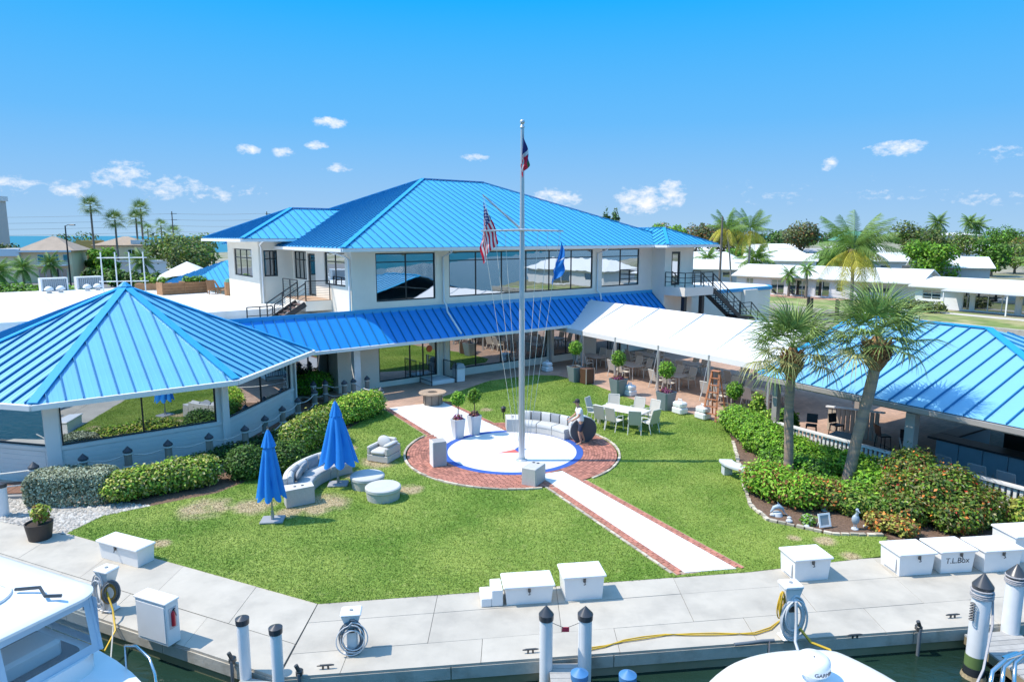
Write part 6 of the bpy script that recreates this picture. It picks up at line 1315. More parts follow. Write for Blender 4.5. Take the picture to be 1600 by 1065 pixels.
def pier(lb, a, d, w, n):
    a = Vector(a); d = Vector(d).normalized(); nrm = Vector((-d.y,d.x)); t = thing('finger_pier', lb, 'pier', (a.x,a.y,-.1), 'wooden finger piers')
    for k in range(n):
        p, q = a+d*(.15*k), a+d*(.15*k+.142); mb = MB(); mb.prism([tuple(p-nrm*w/2),tuple(q-nrm*w/2),tuple(q+nrm*w/2),tuple(p+nrm*w/2)], -.13, -.09+random.uniform(-.004,.004)); mb.build('plank', m_plank, t)
    for s in (-1,1): p, q = a+nrm*s*(w/2-.05), a+nrm*s*(w/2-.05)+d*.15*n; mb = MB(); mb.beam((p.x,p.y,-.22),(q.x,q.y,-.22),.09,.17); mb.build('stringer', m_stringer, t)
    for s in (-1,1):
        p = a+nrm*s*(w/2-.12)+d*.25; mb = MB(); mb.tube([(p.x,p.y,-.3),(p.x,p.y,-1.8)], .08, 10); mb.build('pile', m_woodp, t)
pier('narrow wooden finger pier between the two cone capped pilings', (1.03,12.14), (.02,-1), .64, 30); pier('wooden finger pier beside the flat capped pilings at the lower left', (-4.75,11.66), (-.25,-1), .62, 30); pier('wide wooden finger pier at the right edge between the thick pilings', (10.0,13.2), (.12,-1), 1.15, 34)
# hanging red sign and chain
T = at(1.02,12.02,.70); rs_ = thing('red_sign', 'small red sign hanging on a chain between the cone capped pilings', 'sign', T); mb = MB(T); mb.rbox(-.07,-.006,-.05,.07,.006,.05,.004); mb.build('plate', mat('sign_red', (.55,.02,.06), .5), rs_); mb = MB(T)
mb.tube([(-.30,0,.16),(-.18,0,.10),(-.05,0,.045)], .006, 5); mb.build('chain', m_latch, rs_); mb = MB(T); mb.tube([(.31,0,.16),(.18,0,.10),(.05,0,.045)], .006, 5); mb.build('chain', m_latch, rs_)
# cleats, cords, small dock gear
for (px, py, lb) in ((508,1046,'black dock cleat left of the middle power pedestal'),(829,1021,'black dock cleat left of the cone capped pilings'),(1490,966,'black dock cleat beside the banded piling'),(133,953,'black dock cleat by the left power pedestal'),(1337,998,'dark dock cleat behind the centre boat')):
    q = G(px,py); T = at(q.x,q.y+.03,.004,R(7)); t = thing('dock_cleat', lb, 'cleat', T, 'dock cleats'); mb = MB(T); mb.tube([(-.16,0,.07),(-.1,0,.075),(.1,0,.075),(.16,0,.07)], [.012,.02,.02,.012], 8); mb.build('horn', m_latch, t)
    for s in (-1,1): mb = MB(T); mb.tube([(s*.05,0,0),(s*.045,0,.07)], .02, 8); mb.build('leg', m_latch, t)
pts = [G(*p) for p in ((1222,968),(1205,984),(1180,992),(1150,991),(1115,990),(1080,991),(1040,993),(1005,999),(975,1003),(945,1010),(922,1013))]
for dz, nm, lb in ((0,'shore_cable','yellow shore power cord lying along the dock edge toward the little pier'),(.07,'shore_cable','second yellow cord looping beside the first one on the dock')):
    mb = MB(); mb.tube([(p.x,p.y+dz*math.sin(i*1.1),.025) for i, p in enumerate(pts)], .013, 6); solo(mb, nm, m_cordy, lb, 'cable', 'yellow cords on the dock', 60, (pts[5].x,pts[5].y,.02))
mb = MB(); mb.tube([(-8.75,13.75,.5),(-8.5,13.5,.25),(-8.3,13.2,-.05),(-8.25,12.7,-.2),(-8.4,12.2,.4)], .02, 6); solo(mb, 'shore_cable', m_cordy, 'yellow shore cord running from the left pedestal down to the boat', 'cable', 'yellow cords on the dock', 60, (-8.5,13.5,.2))
mb = MB(); mb.tube([(5.75,12.75,.35),(6.0,12.62,.05),(6.3,12.45,.0),(6.35,12.2,-.15),(6.2,11.3,.0),(6.0,10.2,.5)], .028, 6); solo(mb, 'shore_cable', m_cordy, 'thick yellow shore cord dropping from the dock to the centre boat', 'cable', 'yellow cords on the dock', 60, (6.2,12.4,0))
mb = MB(); mb.tube([(4.45,12.58,.03),(4.75,12.63,.03),(5.05,12.69,.035),(5.3,12.72,.03)], .035, 7); solo(mb, 'chafe_sleeve', m_hosed, 'dark chafe sleeve on a line at the dock edge left of the pedestal', 'rope', 'mooring ropes', 60, (4.9,12.6,.03))
mb = MB(); mb.tube([(5.2,12.7,.03),(5.0,12.2,.0),(4.8,11.2,.25),(4.7,10.0,.7)], .014, 5); solo(mb, 'mooring_rope', mat('dark_line', (.09,.09,.10), .8), 'dark mooring line from the dock edge to the centre boat', 'rope', 'mooring ropes', 60, (5,12.2,0))
mb = MB(); mb.tube([(2.05,11.05,.2),(2.7,10.7,.05),(3.2,10.3,.2),(3.5,9.9,.4)], .018, 5); solo(mb, 'mooring_rope', mat('grey_rope', (.36,.35,.36), .85), 'slack grey rope from a blue capped pile to the centre boat', 'rope', 'mooring ropes', 60, (2.7,10.7,.1))
mb = MB(); mb.tube([(-8.55,13.6,.03),(-8.0,12.5,-.2),(-7.0,10.7,.2),(-6.7,9.6,.5)], .014, 5); solo(mb, 'mooring_rope', mat('pale_line', (.45,.45,.42), .8), 'thin pale mooring line from the left dock down past the chrome rail', 'rope', 'mooring ropes', 60, (-7,10.7,.2))
for (x, y, lb) in ((-5.35,11.98,'black bumper clamp on the dock edge left of the flat capped pilings'),(-3.95,11.6,'black bumper clamp on the dock edge right of the flat capped pilings'),(8.42,13.06,'dark bumper pipe on the seawall left of the banded piling')):
    t = thing('dock_bumper', lb, 'bumper', (x,y,0), 'dock bumpers'); mb = MB(); mb.tube([(x,y-.04,-.65),(x,y-.04,.10)], .035, 8); mb.build('pipe', m_hosed, t, 50); mb = MB(); mb.rbox(x-.06,y-.06,.02,x+.06,y+.08,.16,.03); mb.tube([(x,y-.02,.14),(x-.05,y-.03,.26)], .04, 8); mb.build('clamp', m_latch, t)
# pot plant on the left dock
T = at(-12.8,17.5,.0); pp_ = thing('pot_plant', 'black nursery pot with a small yellow green plant on the left dock', 'pot plant', T); mb = MB(T); mb.lathe([(.001,0),(.27,0),(.34,.46),(.31,.46),(.29,.40),(.001,.40)], 22); mb.build('pot', mat('black_pot', (.045,.035,.03), .6), pp_, 40); mb = MB(T); mb.drum(.29,.28,.39,.41,16); mb.build('soil', m_soil, pp_)
V, F = [], []
leaf_crown('foliage', [(-12.72,17.5,.72,.26,.22,.26)], 420, .075, None, pp_, 71, .2, [lf_yel, lf_lime, lf_copper], [.4,.4,.2], asp=.3); mb = MB(T)
for k in range(6): mb.tube([(0,0,.4),(random.uniform(-.1,.2),random.uniform(-.1,.1),.75)], .012, 5)
mb.build('stems', m_twig, pp_)

# ================================================================== BOATS
m_gel = mat('white_gelcoat', (.80,.80,.80), .22, var=.015, coat=.4); m_gelb = mat('pale_blue_canvas', (.42,.55,.66), .7, var=.05, vs=3); m_vinyl = clearmat('clear_vinyl', (.55,.60,.64), .11, .05); m_chrome = mat('stainless', (.70,.71,.72), .15, metal=1.0); m_navy = mat('navy_cushion', (.02,.03,.07), .6)
def rounded(x0, y0, x1, y1, r, n=6):
    o = []
    for cx_, cy_, a in ((x1-r,y1-r,0),(x0+r,y1-r,90),(x0+r,y0+r,180),(x1-r,y0+r,270)):
        o += [(cx_+r*math.cos(R(a+90*k/n)), cy_+r*math.sin(R(a+90*k/n))) for k in range(n+1)]
    return o
def crowned(mb, pts, z0, z1, rise, inset=.05):
    """slab with a rounded rim and a softly domed top"""
    c = (sum(p[0] for p in pts)/len(pts), sum(p[1] for p in pts)/len(pts)); n = len(pts); rings = []
    for f, z in ((1-inset*.6,z0),(1,z0+(z1-z0)*.3),(1,z0+(z1-z0)*.7),(1-inset*.5,z1),(1-inset*1.6,z1+rise*.35),(.7,z1+rise*.72),(.4,z1+rise*.95)):
        rings.append([(c[0]+(p[0]-c[0])*f, c[1]+(p[1]-c[1])*f, z) for p in pts])
    vs = [p for r in rings for p in r] + [(c[0],c[1],z1+rise)]; fs = [tuple(range(n-1,-1,-1))]
    for i in range(len(rings)-1):
        for k in range(n): fs.append((i*n+k,i*n+(k+1)%n,(i+1)*n+(k+1)%n,(i+1)*n+k))
    b = (len(rings)-1)*n; fs += [(b+k,b+(k+1)%n,len(vs)-1) for k in range(n)]; mb.add(vs, fs)
def smooth_loop(P, k):
    n = len(P); o = []
    for i in range(n):
        p0, p1, p2, p3 = (Vector(P[(i+j-1) % n]) for j in range(4))
        for q in range(k):
            t = q/k; o.append(tuple(.5*((2*p1)+(p2-p0)*t+(2*p0-5*p1+4*p2-p3)*t*t+(3*p1-p0-3*p2+p3)*t**3)))
    return o
def hull(mb, L_, B_, z0, z1, bow=1):
    n = 16; secs = []
    for i in range(n+1):
        f = i/n; x = -L_/2 + L_*f; w = B_/2*(1 if f < .5 else math.cos((f-.5)/.5*math.pi/2*.98)**.7); zz = z1 + .25*max(0,f-.4)**2
        secs.append([(x,-w*.75,z0),(x,-w,z0+.45*(z1-z0)),(x,-w*1.04,zz),(x,-w*.96,zz+.04),(x,w*.96,zz+.04),(x,w*1.04,zz),(x,w,z0+.45*(z1-z0)),(x,w*.75,z0)])
    k = 8; vs = [p for s in secs for p in s]; fs = [tuple(range(k))]
    for i in range(n):
        for j in range(k): fs.append((i*k+j,i*k+(j+1)%k,(i+1)*k+(j+1)%k,(i+1)*k+j))
    mb.add(vs, fs)
TB = frame((-8.95,10.1,-.5), (.909,-.417)); b1 = thing('motor_yacht', 'white motor yacht with hardtop and clear vinyl enclosure moored at the left', 'boat', TB)
mb = MB(TB); hull(mb, 9.4, 3.7, -.35, 1.05); mb.build('hull', m_gel, b1, 40)
mb = MB(TB); crowned(mb, rounded(-3.6,-1.75,1.10,1.78,.42,8), 2.36, 2.48, .12); mb.build('hardtop', m_gel, b1, 50)
mb = MB(TB); pp2 = rounded(-2.7,-.85,.25,.95,.5,8); mb.tube([(p[0],p[1],2.60) for p in pp2]+[(*pp2[0],2.60)], .025, 6); mb.build('hatch_rim', m_gel, b1, 60); mb = MB(TB); crowned(mb, pp2, 2.50, 2.585, .06); mb.build('roof_hatch', m_gel, b1, 50)
mb = MB(TB); mb.tube([(.1,.9,2.64),(.45,1.1,2.66),(.75,1.0,2.62),(.95,1.15,2.6)], .03, 6); mb.build('antenna_mount', m_latch, b1)
cab = [( .88,1.60),(.88,-1.60)]
mb = MB(TB); mb.prism(rounded(-3.5,-1.6,1.2,1.6,.4,5), 1.0, 1.42); mb.build('cabin', m_gel, b1, 40); mb = MB(TB); mb.prism(rounded(-3.2,-1.45,1.0,1.45,.3,4), 1.421, 1.432); mb.build('cockpit_sole', mat('dark_grey_sole', (.10,.105,.115), .7), b1)
# enclosure: frame, canvas and clear panels on the bow side and the dock side
mb = MB(TB)
for (x, y, x2, y2) in ((.92,-1.6,1.12,-1.62),(.95,1.6,1.12,1.62),(.95,0,1.15,0),(-1.4,1.64,-1.4,1.66),(-3.2,1.64,-3.2,1.66),(-.3,1.64,-.3,1.66),(-1.2,-1.64,-1.2,-1.66)): mb.tube([(x2,y2,1.4),(x,y,2.38)], .035, 8)
mb.build('enclosure_frame', m_gelb, b1, 60)
for a, c in (((1.12,-1.6),(1.15,0)),((1.15,0),(1.12,1.6)),((1.1,1.63),(-.3,1.65)),((-.3,1.65),(-1.4,1.65)),((1.1,-1.63),(-1.2,-1.65))):
    a, c = Vector(a), Vector(c); d = (c-a).normalized(); nm = Vector((-d.y,d.x))*.012; k = Vector((-.17,0)) if abs(d.x) < .3 else Vector((0,0))
    P_ = lambda f, z: (a.lerp(c,f).x + k.x*(z-1.4), a.lerp(c,f).y, z)
    for (f0, f1, z0, z1, m_, nm_) in ((.08,.92,1.56,2.24,m_vinyl,'clear_panel'),(.0,.08,1.40,2.36,m_gelb,'canvas_border'),(.92,1.0,1.40,2.36,m_gelb,'canvas_border'),(.08,.92,1.40,1.56,m_gelb,'canvas_border'),(.08,.92,2.24,2.36,m_gelb,'canvas_border')):
        mb = MB(TB); q = [P_(f0,z0),P_(f1,z0),P_(f1,z1),P_(f0,z1)]; mb.slab(q, (nm.x,nm.y,0), .012 if nm_ != 'clear_panel' else .006); mb.build(nm_, m_, b1)
mb = MB(TB); mb.rbox(-1.9,-.7,1.42,-1.4,.2,2.1,.08); mb.rbox(-1.9,.5,1.42,-1.4,1.2,2.1,.08); mb.build('helm_seat', m_navy, b1); mb = MB(TB); mb.rbox(.1,-1.2,1.42,.75,1.2,1.75,.06); mb.build('helm_console', m_gel, b1); mb = MB(TB); mb.lathe([(.17,0),(.19,.02),(.17,.04),(.15,.02),(.17,0)], 18, (-.1,-.1,1.80)); mb.build('steering_wheel', m_black, b1)
mb = MB(TB)
for s in (-1,1): mb.tube([(1.6,s*1.72,1.1),(1.65,s*1.7,1.55),(2.0,s*1.66,1.66),(2.5,s*1.52,1.66),(2.75,s*1.42,1.5),(2.8,s*1.4,1.12)], .022, 7)
mb.build('grab_rail', m_chrome, b1, 60);
TB = frame((4.25,7.9,-.5), (.993,.12)); b2 = thing('center_boat', 'white boat with a smooth hardtop carrying a round radar dome, moored in the middle', 'boat', TB); b2.name = 'sport_boat'; WM[b2.name] = TB
TH = TB @ Matrix.Rotation(R(90),4,'Z'); mb = MB(TH @ Matrix.Translation((-1.7,0,0))); hull(mb, 6.6, 2.7, -.35, .75); mb.build('hull', m_gel, b2, 40)
hp = [(-1.85,-2.6),(1.60,-2.6),(1.62,.2),(1.45,.95),(1.12,1.60),(.86,1.80),(.2,1.86),(-.4,1.78),(-.95,1.52),(-1.45,1.05),(-1.78,.2)]
hp = smooth_loop(hp, 4); mb = MB(TB); crowned(mb, hp, 2.14, 2.25, .09, .06); mb.build('hardtop', m_gel, b2, 60)
for x in (-1.1,1.1):
    for y in (-1.5,.7): mb = MB(TB); mb.tube([(x,y,.7),(x*.97,y,2.16)], .035, 8); mb.build('hardtop_leg', m_chrome, b2)
rx, ry = .17, 1.02
mb = MB(TB); mb.drum(.11,.085,2.30,2.46,14,(rx,ry)); mb.build('radar_mount', m_gel, b2, 50)
mb = MB(TB); mb.lathe([(.001,2.46),(.21,2.47),(.238,2.50),(.238,2.60),(.225,2.655),(.17,2.70),(.001,2.715)], 30, (rx,ry,0)); rd = mb.build('radar_dome', m_gel, b2, 60); mb = MB(TB); mb.drum(.012,.01,2.714,2.722,8,(rx-.02,ry-.05)); mb.build('radar_screw', m_latch, rd)
text_on('GARMIN', .082, TB @ Matrix.Translation((rx,ry,2.515)) @ Matrix.Rotation(R(12),4,'Z'), mat('grey_print', (.10,.11,.13), .5), 'radar_lettering', rd, .003, .2395)
mb = MB(TB)
mb.tube([(-1.75,-.35,1.0),(-1.75,-.35,2.35)], .05, 8); mb.tube([(-1.6,-.25,1.0),(-1.55,-.2,2.3)], .03, 8); mb.tube([(-1.3,.1,2.3),(-1.45,.0,2.5)], .035, 8); mb.build('rod_holders', m_gel, b2, 50)
mb = MB(TB); mb.ball((-1.45,-.1,2.33), .10, .07, .06); mb.ball((-1.32,.12,2.42), .05, .06, .09); mb.build('loudhailer', m_gel, b2, 60)
TB = frame((10.3,8.55,-.5), (-.62,.78)); b3 = thing('bow_boat', 'white boat bow with chrome rails poking in at the right lower corner', 'boat', TB); b3.name = 'small_cruiser'; WM[b3.name] = TB
mb = MB(TB); hull(mb, 5.6, 2.4, -.3, .72); mb.build('hull', m_gel, b3, 40); mb = MB(TB); mb.rbox(-2.2,-.8,.7,.9,.8,1.15,.15); mb.build('cabin', m_gel, b3, 40)
for k, o_ in enumerate((.0,.22,.44)):
    mb = MB(); mb.tube([(7.98+.28*k,10.3+.1*k,.1),(8.02+.28*k,10.45+.1*k,.62),(8.15+.28*k,10.6+.12*k,.80),(8.5+.28*k,10.8+.12*k,.88),(9.6+.28*k,11.25+.12*k,.93)], .035, 10); mb.build('bow_rail', m_chrome, b3, 60)
mb = MB(); mb.beam((8.5,10.82,.90),(8.85,10.95,.91),.09,.03); mb.build('rail_step', m_chrome, b3)

# ================================================================== THE MAN
m_skin = mat('skin', (.48,.26,.17), .55, var=.05); m_shirt = mat('white_tshirt', (.74,.74,.75), .8, bump=.2, bs=14, bdist=.02); m_short = mat('navy_shorts', (.025,.033,.06), .8, bump=.2, bs=16); m_capd = mat('dark_cap', (.035,.032,.04), .8); m_hair = mat('grey_hair', (.12,.10,.09), .8)
qm = G(906,694); MT = at(qm.x,qm.y,.03,R(-80))      # local -y is the way he faces (to the left)
man = thing('person', 'man in white t-shirt, navy shorts and dark cap leaning over the tipped ottoman', 'person', MT)
def skinned(name, nodes, edges, m, sub=2, root=0):
    me = bpy.data.meshes.new(name); me.from_pydata([n[0] for n in nodes], edges, []); o = bpy.data.objects.new(name, me); COL.objects.link(o)
    mo = o.modifiers.new('skin', 'SKIN'); mo.use_smooth_shade = True
    for v, n in zip(me.skin_vertices[0].data, nodes): v.radius = n[1] if isinstance(n[1], tuple) else (n[1], n[1])
    me.skin_vertices[0].data[root].use_root = True
    sb = o.modifiers.new('sub', 'SUBSURF'); sb.levels = sb.render_levels = sub
    dg = bpy.context.evaluated_depsgraph_get(); m2 = bpy.data.meshes.new_from_object(o.evaluated_get(dg)); bpy.data.objects.remove(o)
    m2.materials.clear(); m2.materials.append(m); m2.polygons.foreach_set('use_smooth', [True]*len(m2.polygons))
    o = bpy.data.objects.new(name, m2); COL.objects.link(o); o.parent = man; return o
# x = his left/right, y = back(+)/front(-), z up ; slight forward lean, arms reaching down to the ottoman
BN = [((0,.02,.92),(.15,.11)),((0,.0,1.10),(.135,.10)),((0,-.03,1.28),(.165,.11)),((0,-.06,1.42),(.12,.085)),((0,-.085,1.50),.058),((0,-.115,1.57),.062),((0,-.13,1.65),(.078,.095)),((0,-.125,1.73),(.068,.085)),
 ((.17,-.05,1.39),.062),((.24,-.13,1.16),.047),((.19,-.34,1.02),.036),((.17,-.42,.985),.030),((-.17,-.05,1.39),.062),((-.24,-.12,1.15),.047),((-.17,-.32,1.03),.036),((-.14,-.40,1.0),.030),
 ((.10,.02,.84),.095),((.11,-.07,.50),.062),((.11,-.02,.28),.052),((.11,.02,.085),.036),((.115,-.10,.035),.034),((.12,-.17,.028),.028),
 ((-.10,.03,.84),.095),((-.11,.06,.50),.062),((-.11,.15,.28),.052),((-.11,.22,.085),.036),((-.115,.11,.035),.034),((-.12,.04,.028),.028)]
BE_ = [(0,1),(1,2),(2,3),(3,4),(4,5),(5,6),(6,7),(3,8),(8,9),(9,10),(10,11),(3,12),(12,13),(13,14),(14,15),(0,16),(16,17),(17,18),(18,19),(19,20),(20,21),(0,22),(22,23),(23,24),(24,25),(25,26),(26,27)]
body = skinned('body', BN, BE_, m_skin, 2)
for s, hx, hy, hz in ((1,.17,-.42,.985),(-1,-.14,-.40,1.0)):
    for k in range(4):
        dx = (k-1.5)*.02; ln = (.075,.085,.08,.065)[k]
        skinned('finger', [((hx+dx*.6,hy-.01,hz-.004),.012),((hx+dx,hy-.05,hz-.012),.010),((hx+dx*1.05,hy-.05-ln*.5,hz-.035),.009),((hx+dx,hy-.05-ln*.75,hz-.065),.0075)], [(0,1),(1,2),(2,3)], m_skin, 1)
    skinned('thumb', [((hx-s*.02,hy+.0,hz),.012),((hx-s*.045,hy-.03,hz-.008),.011),((hx-s*.05,hy-.065,hz-.03),.009)], [(0,1),(1,2)], m_skin, 1)
skinned('shirt', [((0,.03,.86),(.185,.15)),((0,.01,1.02),(.175,.14)),((0,-.02,1.22),(.19,.14)),((0,-.05,1.385),(.165,.115)),((0,-.07,1.455),(.085,.075)),((.17,-.05,1.395),.085),((.225,-.10,1.235),.078),((-.17,-.05,1.395),.085),((-.225,-.095,1.23),.078)], [(0,1),(1,2),(2,3),(3,4),(3,5),(5,6),(3,7),(7,8)], m_shirt, 2)
skinned('shorts', [((0,.03,.93),(.165,.13)),((0,.03,.84),(.165,.125)),((.105,.01,.74),.108),((.115,-.055,.50),.095),((-.105,.04,.74),.108),((-.115,.055,.50),.095)], [(0,1),(1,2),(2,3),(1,4),(4,5)], m_short, 2)
def mpart(nm, m, f, sm=60): mb = MB(MT); f(mb); return mb.build(nm, m, man, sm)
mpart('cap', m_capd, lambda b: (b.lathe([(.098,1.69),(.10,1.73),(.085,1.785),(.04,1.812),(.001,1.816)],14,(0,-.125,0)), b.slab([(-.075,-.21,1.70),(.075,-.21,1.70),(.06,-.30,1.685),(-.06,-.30,1.685)],(0,0,1),.012)))
mpart('hair', m_hair, lambda b: b.ball((0,-.10,1.665),.088,.085,.06,12,7))
mpart('nose', m_skin, lambda b: b.ball((0,-.222,1.645),.014,.02,.022,8,5)); mpart('mouth', mat('lips', (.32,.13,.10), .6), lambda b: b.ball((0,-.207,1.603),.022,.008,.006,8,5))
for s in (-1,1):
    mpart('ear', m_skin, lambda b: b.ball((s*.083,-.115,1.65),.012,.022,.03,8,5)); mpart('eye', m_black, lambda b: b.ball((s*.03,-.208,1.668),.011,.007,.008,8,5))
    mpart('shoe', mat('tan_sandal', (.30,.20,.13), .7), lambda b: b.rbox(s*.117-.045,(-.20 if s>0 else .01),.0,s*.117+.045,(.06 if s>0 else .27),.035,.015))
# ================================================================== BEYOND THE CLUBHOUSE
m_wroof = mat('white_tile_roof', (.74,.74,.73), .7, var=.05, vs=.6, bump=.25, bs=6); m_groof = mat('grey_shingle_roof', (.36,.36,.36), .8, var=.12, vs=.8, bump=.3, bs=5); m_hwall = mat('white_render', (.70,.71,.73), .8, var=.04, vs=.5); m_hwall2 = mat('grey_blue_render', (.42,.46,.50), .8, var=.05)
m_beige = mat('beige_render', (.90,.69,.42), .85, var=.06, vs=.4); m_broof = mat('taupe_tile_roof', (.36,.28,.21), .8, var=.15, vs=.8, bump=.3, bs=5); m_awn = mat('grey_awning', (.55,.57,.60), .6)
def house(name, lb, T, w, d, ez, rz, op=(), hip=0.0, wm=None, rm=None, oh=.6, cat='house', group=None, doors=()):
    t = thing(name, lb, cat, T, group); wm = wm or m_hwall; rm = rm or m_wroof
    mb = MB(T); wallgrid(mb, 0, w, -.05, ez, [o[:4] for o in op], .12); mb.poly([(0,0,0),(0,d,0),(0,d,ez),(0,0,ez)]); mb.poly([(w,0,0),(w,d,0),(w,d,ez),(w,0,ez)]); mb.poly([(0,d,0),(w,d,0),(w,d,ez),(0,d,ez)])
    if not hip and rz > ez+.2:
        for x in (0,w): mb.poly([(x,0,ez),(x,d,ez),(x,d/2,rz-.08)])
    mb.build('wall', wm, t)
    mb = MB(T); x0, x1, y0, y1 = -oh, w+oh, -oh, d+oh; e = ez-.05
    if rz <= ez+.2: mb.box(x0,y0,ez,x1,y1,ez+.25)
    else:
        h = hip*(d/2+oh); a, b_ = (x0+h,d/2,rz), (x1-h,d/2,rz); th = .14
        for P_ in ([(x0,y0,e),(x1,y0,e),b_,a],[(x1,y1,e),(x0,y1,e),a,b_]): 
            n_ = (Vector(P_[1])-Vector(P_[0])).cross(Vector(P_[3])-Vector(P_[0])).normalized(); mb.slab(P_, n_, th)
        if hip: mb.slab([(x0,y1,e),(x0,y0,e),a],(-.4,0,.9),th); mb.slab([(x1,y0,e),(x1,y1,e),b_],(.4,0,.9),th)
    mb.build('roof', rm, t)
    for o in op: window(t, T, o[0], o[1], o[2], o[3], vx=o[4] if len(o) > 4 else (), hz=o[5] if len(o) > 5 else (), fw=.08, y=.05, glass=m_glass2, fm=m_trim if len(o) < 7 else o[6], name='window' if o[2] > .3 else 'glass_door')
    return t
TA_ = frame((32.8,99.9,0), (.707,-.707))
hA = house('bungalow', 'long white roofed canal bungalow with dark sliding doors facing the grass', TA_, 23.5, 9, 2.5, 3.95, [(1.45,2.6,1.3,2.2,[2.0]),(5.2,7.1,.05,2.15,[6.1]),(7.8,10.4,.05,2.15,[8.7,9.55]),(11.3,13.2,.05,2.15,[12.2]),(14,14.9,.8,2.1,[],[1.45]),(17.3,20.5,.9,2.1,[18.4,19.4])])
mb = MB(TA_); mb.box(15.8,-1.6,2.35,23.5,-.62,2.5); mb.build('porch_roof', m_wroof, hA)
TBh = frame((47,79.5,0), (.5,-.866))
hB = house('bungalow', 'white bungalow with a grey awning over wide sliding doors at the right edge', TBh, 21, 10, 2.45, 3.3, [(.8,2.9,.9,2.05,[1.85],[1.25,1.6]),(5.2,6.0,.05,2.1,[]),(6.4,10.4,.05,2.1,[7.75,9.1]),(10.9,14,.05,2.1,[12.4])])
mb = MB(TBh); mb.slab([(4.2,-2.6,2.25),(20,-2.6,2.25),(20,-.62,2.42),(4.2,-.62,2.42)],(0,0,1),.08); mb.build('awning', m_awn, hB)
for x in (4.4,10.6,16): mb = MB(TBh); mb.box(x,-2.5,0,x+.12,-2.38,2.18); mb.build('awning_post', m_trim, hB)
house('bungalow', 'white gabled house with a grey gable end behind the right bungalow', frame((67,113,0),(.93,-.36)), 10, 8, 3.1, 4.7, [(.8,3,1.3,2.4,[1.5,2.3])], wm=m_hwall2)
house('bungalow', 'grey roofed house among dense trees at the upper right', frame((101,172,0),(.95,-.3)), 10, 10, 3, 6.1, [(2,4,1,2.2)], .9, rm=m_groof)
house('bungalow', 'white house with a gable end beside the clubhouse balcony', frame((28.5,121,0),(.93,-.36)), 12, 8, 2.5, 4.0, [(8.3,9.6,1,2.1)], wm=m_hwall2)
house('bungalow', 'low white roofed house right of the round feathery palm', frame((50,148,0),(.9,-.43)), 14, 9, 3.0, 4.4, [(4,6,1,2.2),(8,10,1,2.2)])
house('bungalow', 'white roofed house behind the two tall coconut palms', frame((37,152,0),(.92,-.38)), 12, 9, 2.9, 4.6, [(2,4,1,2.2),(6,9,1,2.2)], .6)
house('bungalow', 'pale grey house behind the green hedge row in the distance', frame((80,205,0),(.95,-.3)), 22, 10, 2.9, 4.4, [(2,5,1,2.2),(9,12,1,2.2)], wm=m_hwall2, rm=m_groof)
house('bungalow', 'small distant white house left of the airy brown tree', frame((66,235,0),(.95,-.3)), 16, 10, 3.2, 5.0, [(3,6,1,2.2),(9,12,1,2.2)])
house('bungalow', 'distant white hip roofed house above the long bungalow roof', frame((84,240,0),(.95,-.2)), 18, 11, 3.3, 5.4, [(3,6,1,2.2),(9,12,1,2.2)], .8)
house('villa', 'green roofed house in the distance left of the windblown palm', frame((127,270,0),(.98,-.2)), 14, 11, 6.5, 10, [(3,6,1,2.6),(3,6,4,5.6)], .9, rm=mat('green_roof', (.12,.32,.22), .6), wm=m_hwall)
house('villa', 'white two storey building far away at the upper right horizon', frame((208,335,0),(.98,-.2)), 17, 12, 8.6, 9.6, [(2,5,4.8,6.8),(7,10,4.8,6.8),(12,15,4.8,6.8),(2,5,1,3),(7,10,1,3)], .9)
house('bungalow', 'white flat roofed house far right beside the street', frame((172,235,0),(.95,-.3)), 16, 10, 4.2, 4.3, [(3,6,1,2.6),(9,12,1,2.6)])

FH = [(74,142,11,'white roofed house just left of the round green tree'),(112,132,13,'white house with low roof behind the awning bungalow ridge'),(128,142,12,'white roofed house right of the first street tree'),(63,178,13,'white house between the coconut palms and the brown tree'),(104,225,16,'white roofed house half hidden behind the spreading tree'),(150,240,16,'white roofed house beside the street trees'),(118,255,15,'small distant white house right of the green roof'),(58,262,14,'distant white house straight above the feathery palm'),(170,270,18,'distant white house left of the far two storey building'),(96,285,16,'tiny white roofed house on the skyline above the bungalow')]
for k, (x, y, w, lb) in enumerate(FH): house('bungalow', lb, frame((x,y,0),(.93,-.36 if k % 2 else -.2)), w, 9, 3.0, 4.7, [(2,4,1,2.2),(w-5,w-3,1,2.2)], .0 if k % 3 else .7, wm=m_hwall if k % 2 else m_hwall2)
for k, (x, y) in enumerate(((59,57.5),(70.5,37.5))): house('bungalow', ('white bungalow along the canal beyond the awning bungalow','last white bungalow where the canal meets the marina')[k], frame((x,y,0),(.5,-.866)), 17, 9, 2.5, 4.2, [(2,4,.9,2.1),(7,11,.05,2.1,[9])], .5)
# far shore of the marina (seen mirrored in the clubhouse windows)
LAND2 = [(120,-150),(420,-40),(430,-70),(150,-190)]
b = MB(); b.prism(LAND2, -1.5, .0); structure(b.build('far_shore', m_earth))
for k, (x, y) in enumerate(((150,-148),(195,-131),(250,-112),(310,-88))): house('shore_house', ('white house with a hipped roof on the far marina shore','white waterfront house second along the far marina shore','wide white waterfront house third along the far marina shore','white waterfront house last along the far marina shore')[k], frame((x,y,0),(-.93,-.36)), 18+2*k, 12, 5.5, 8.2, [(2,5,1,3),(8,12,1,3)], .8)

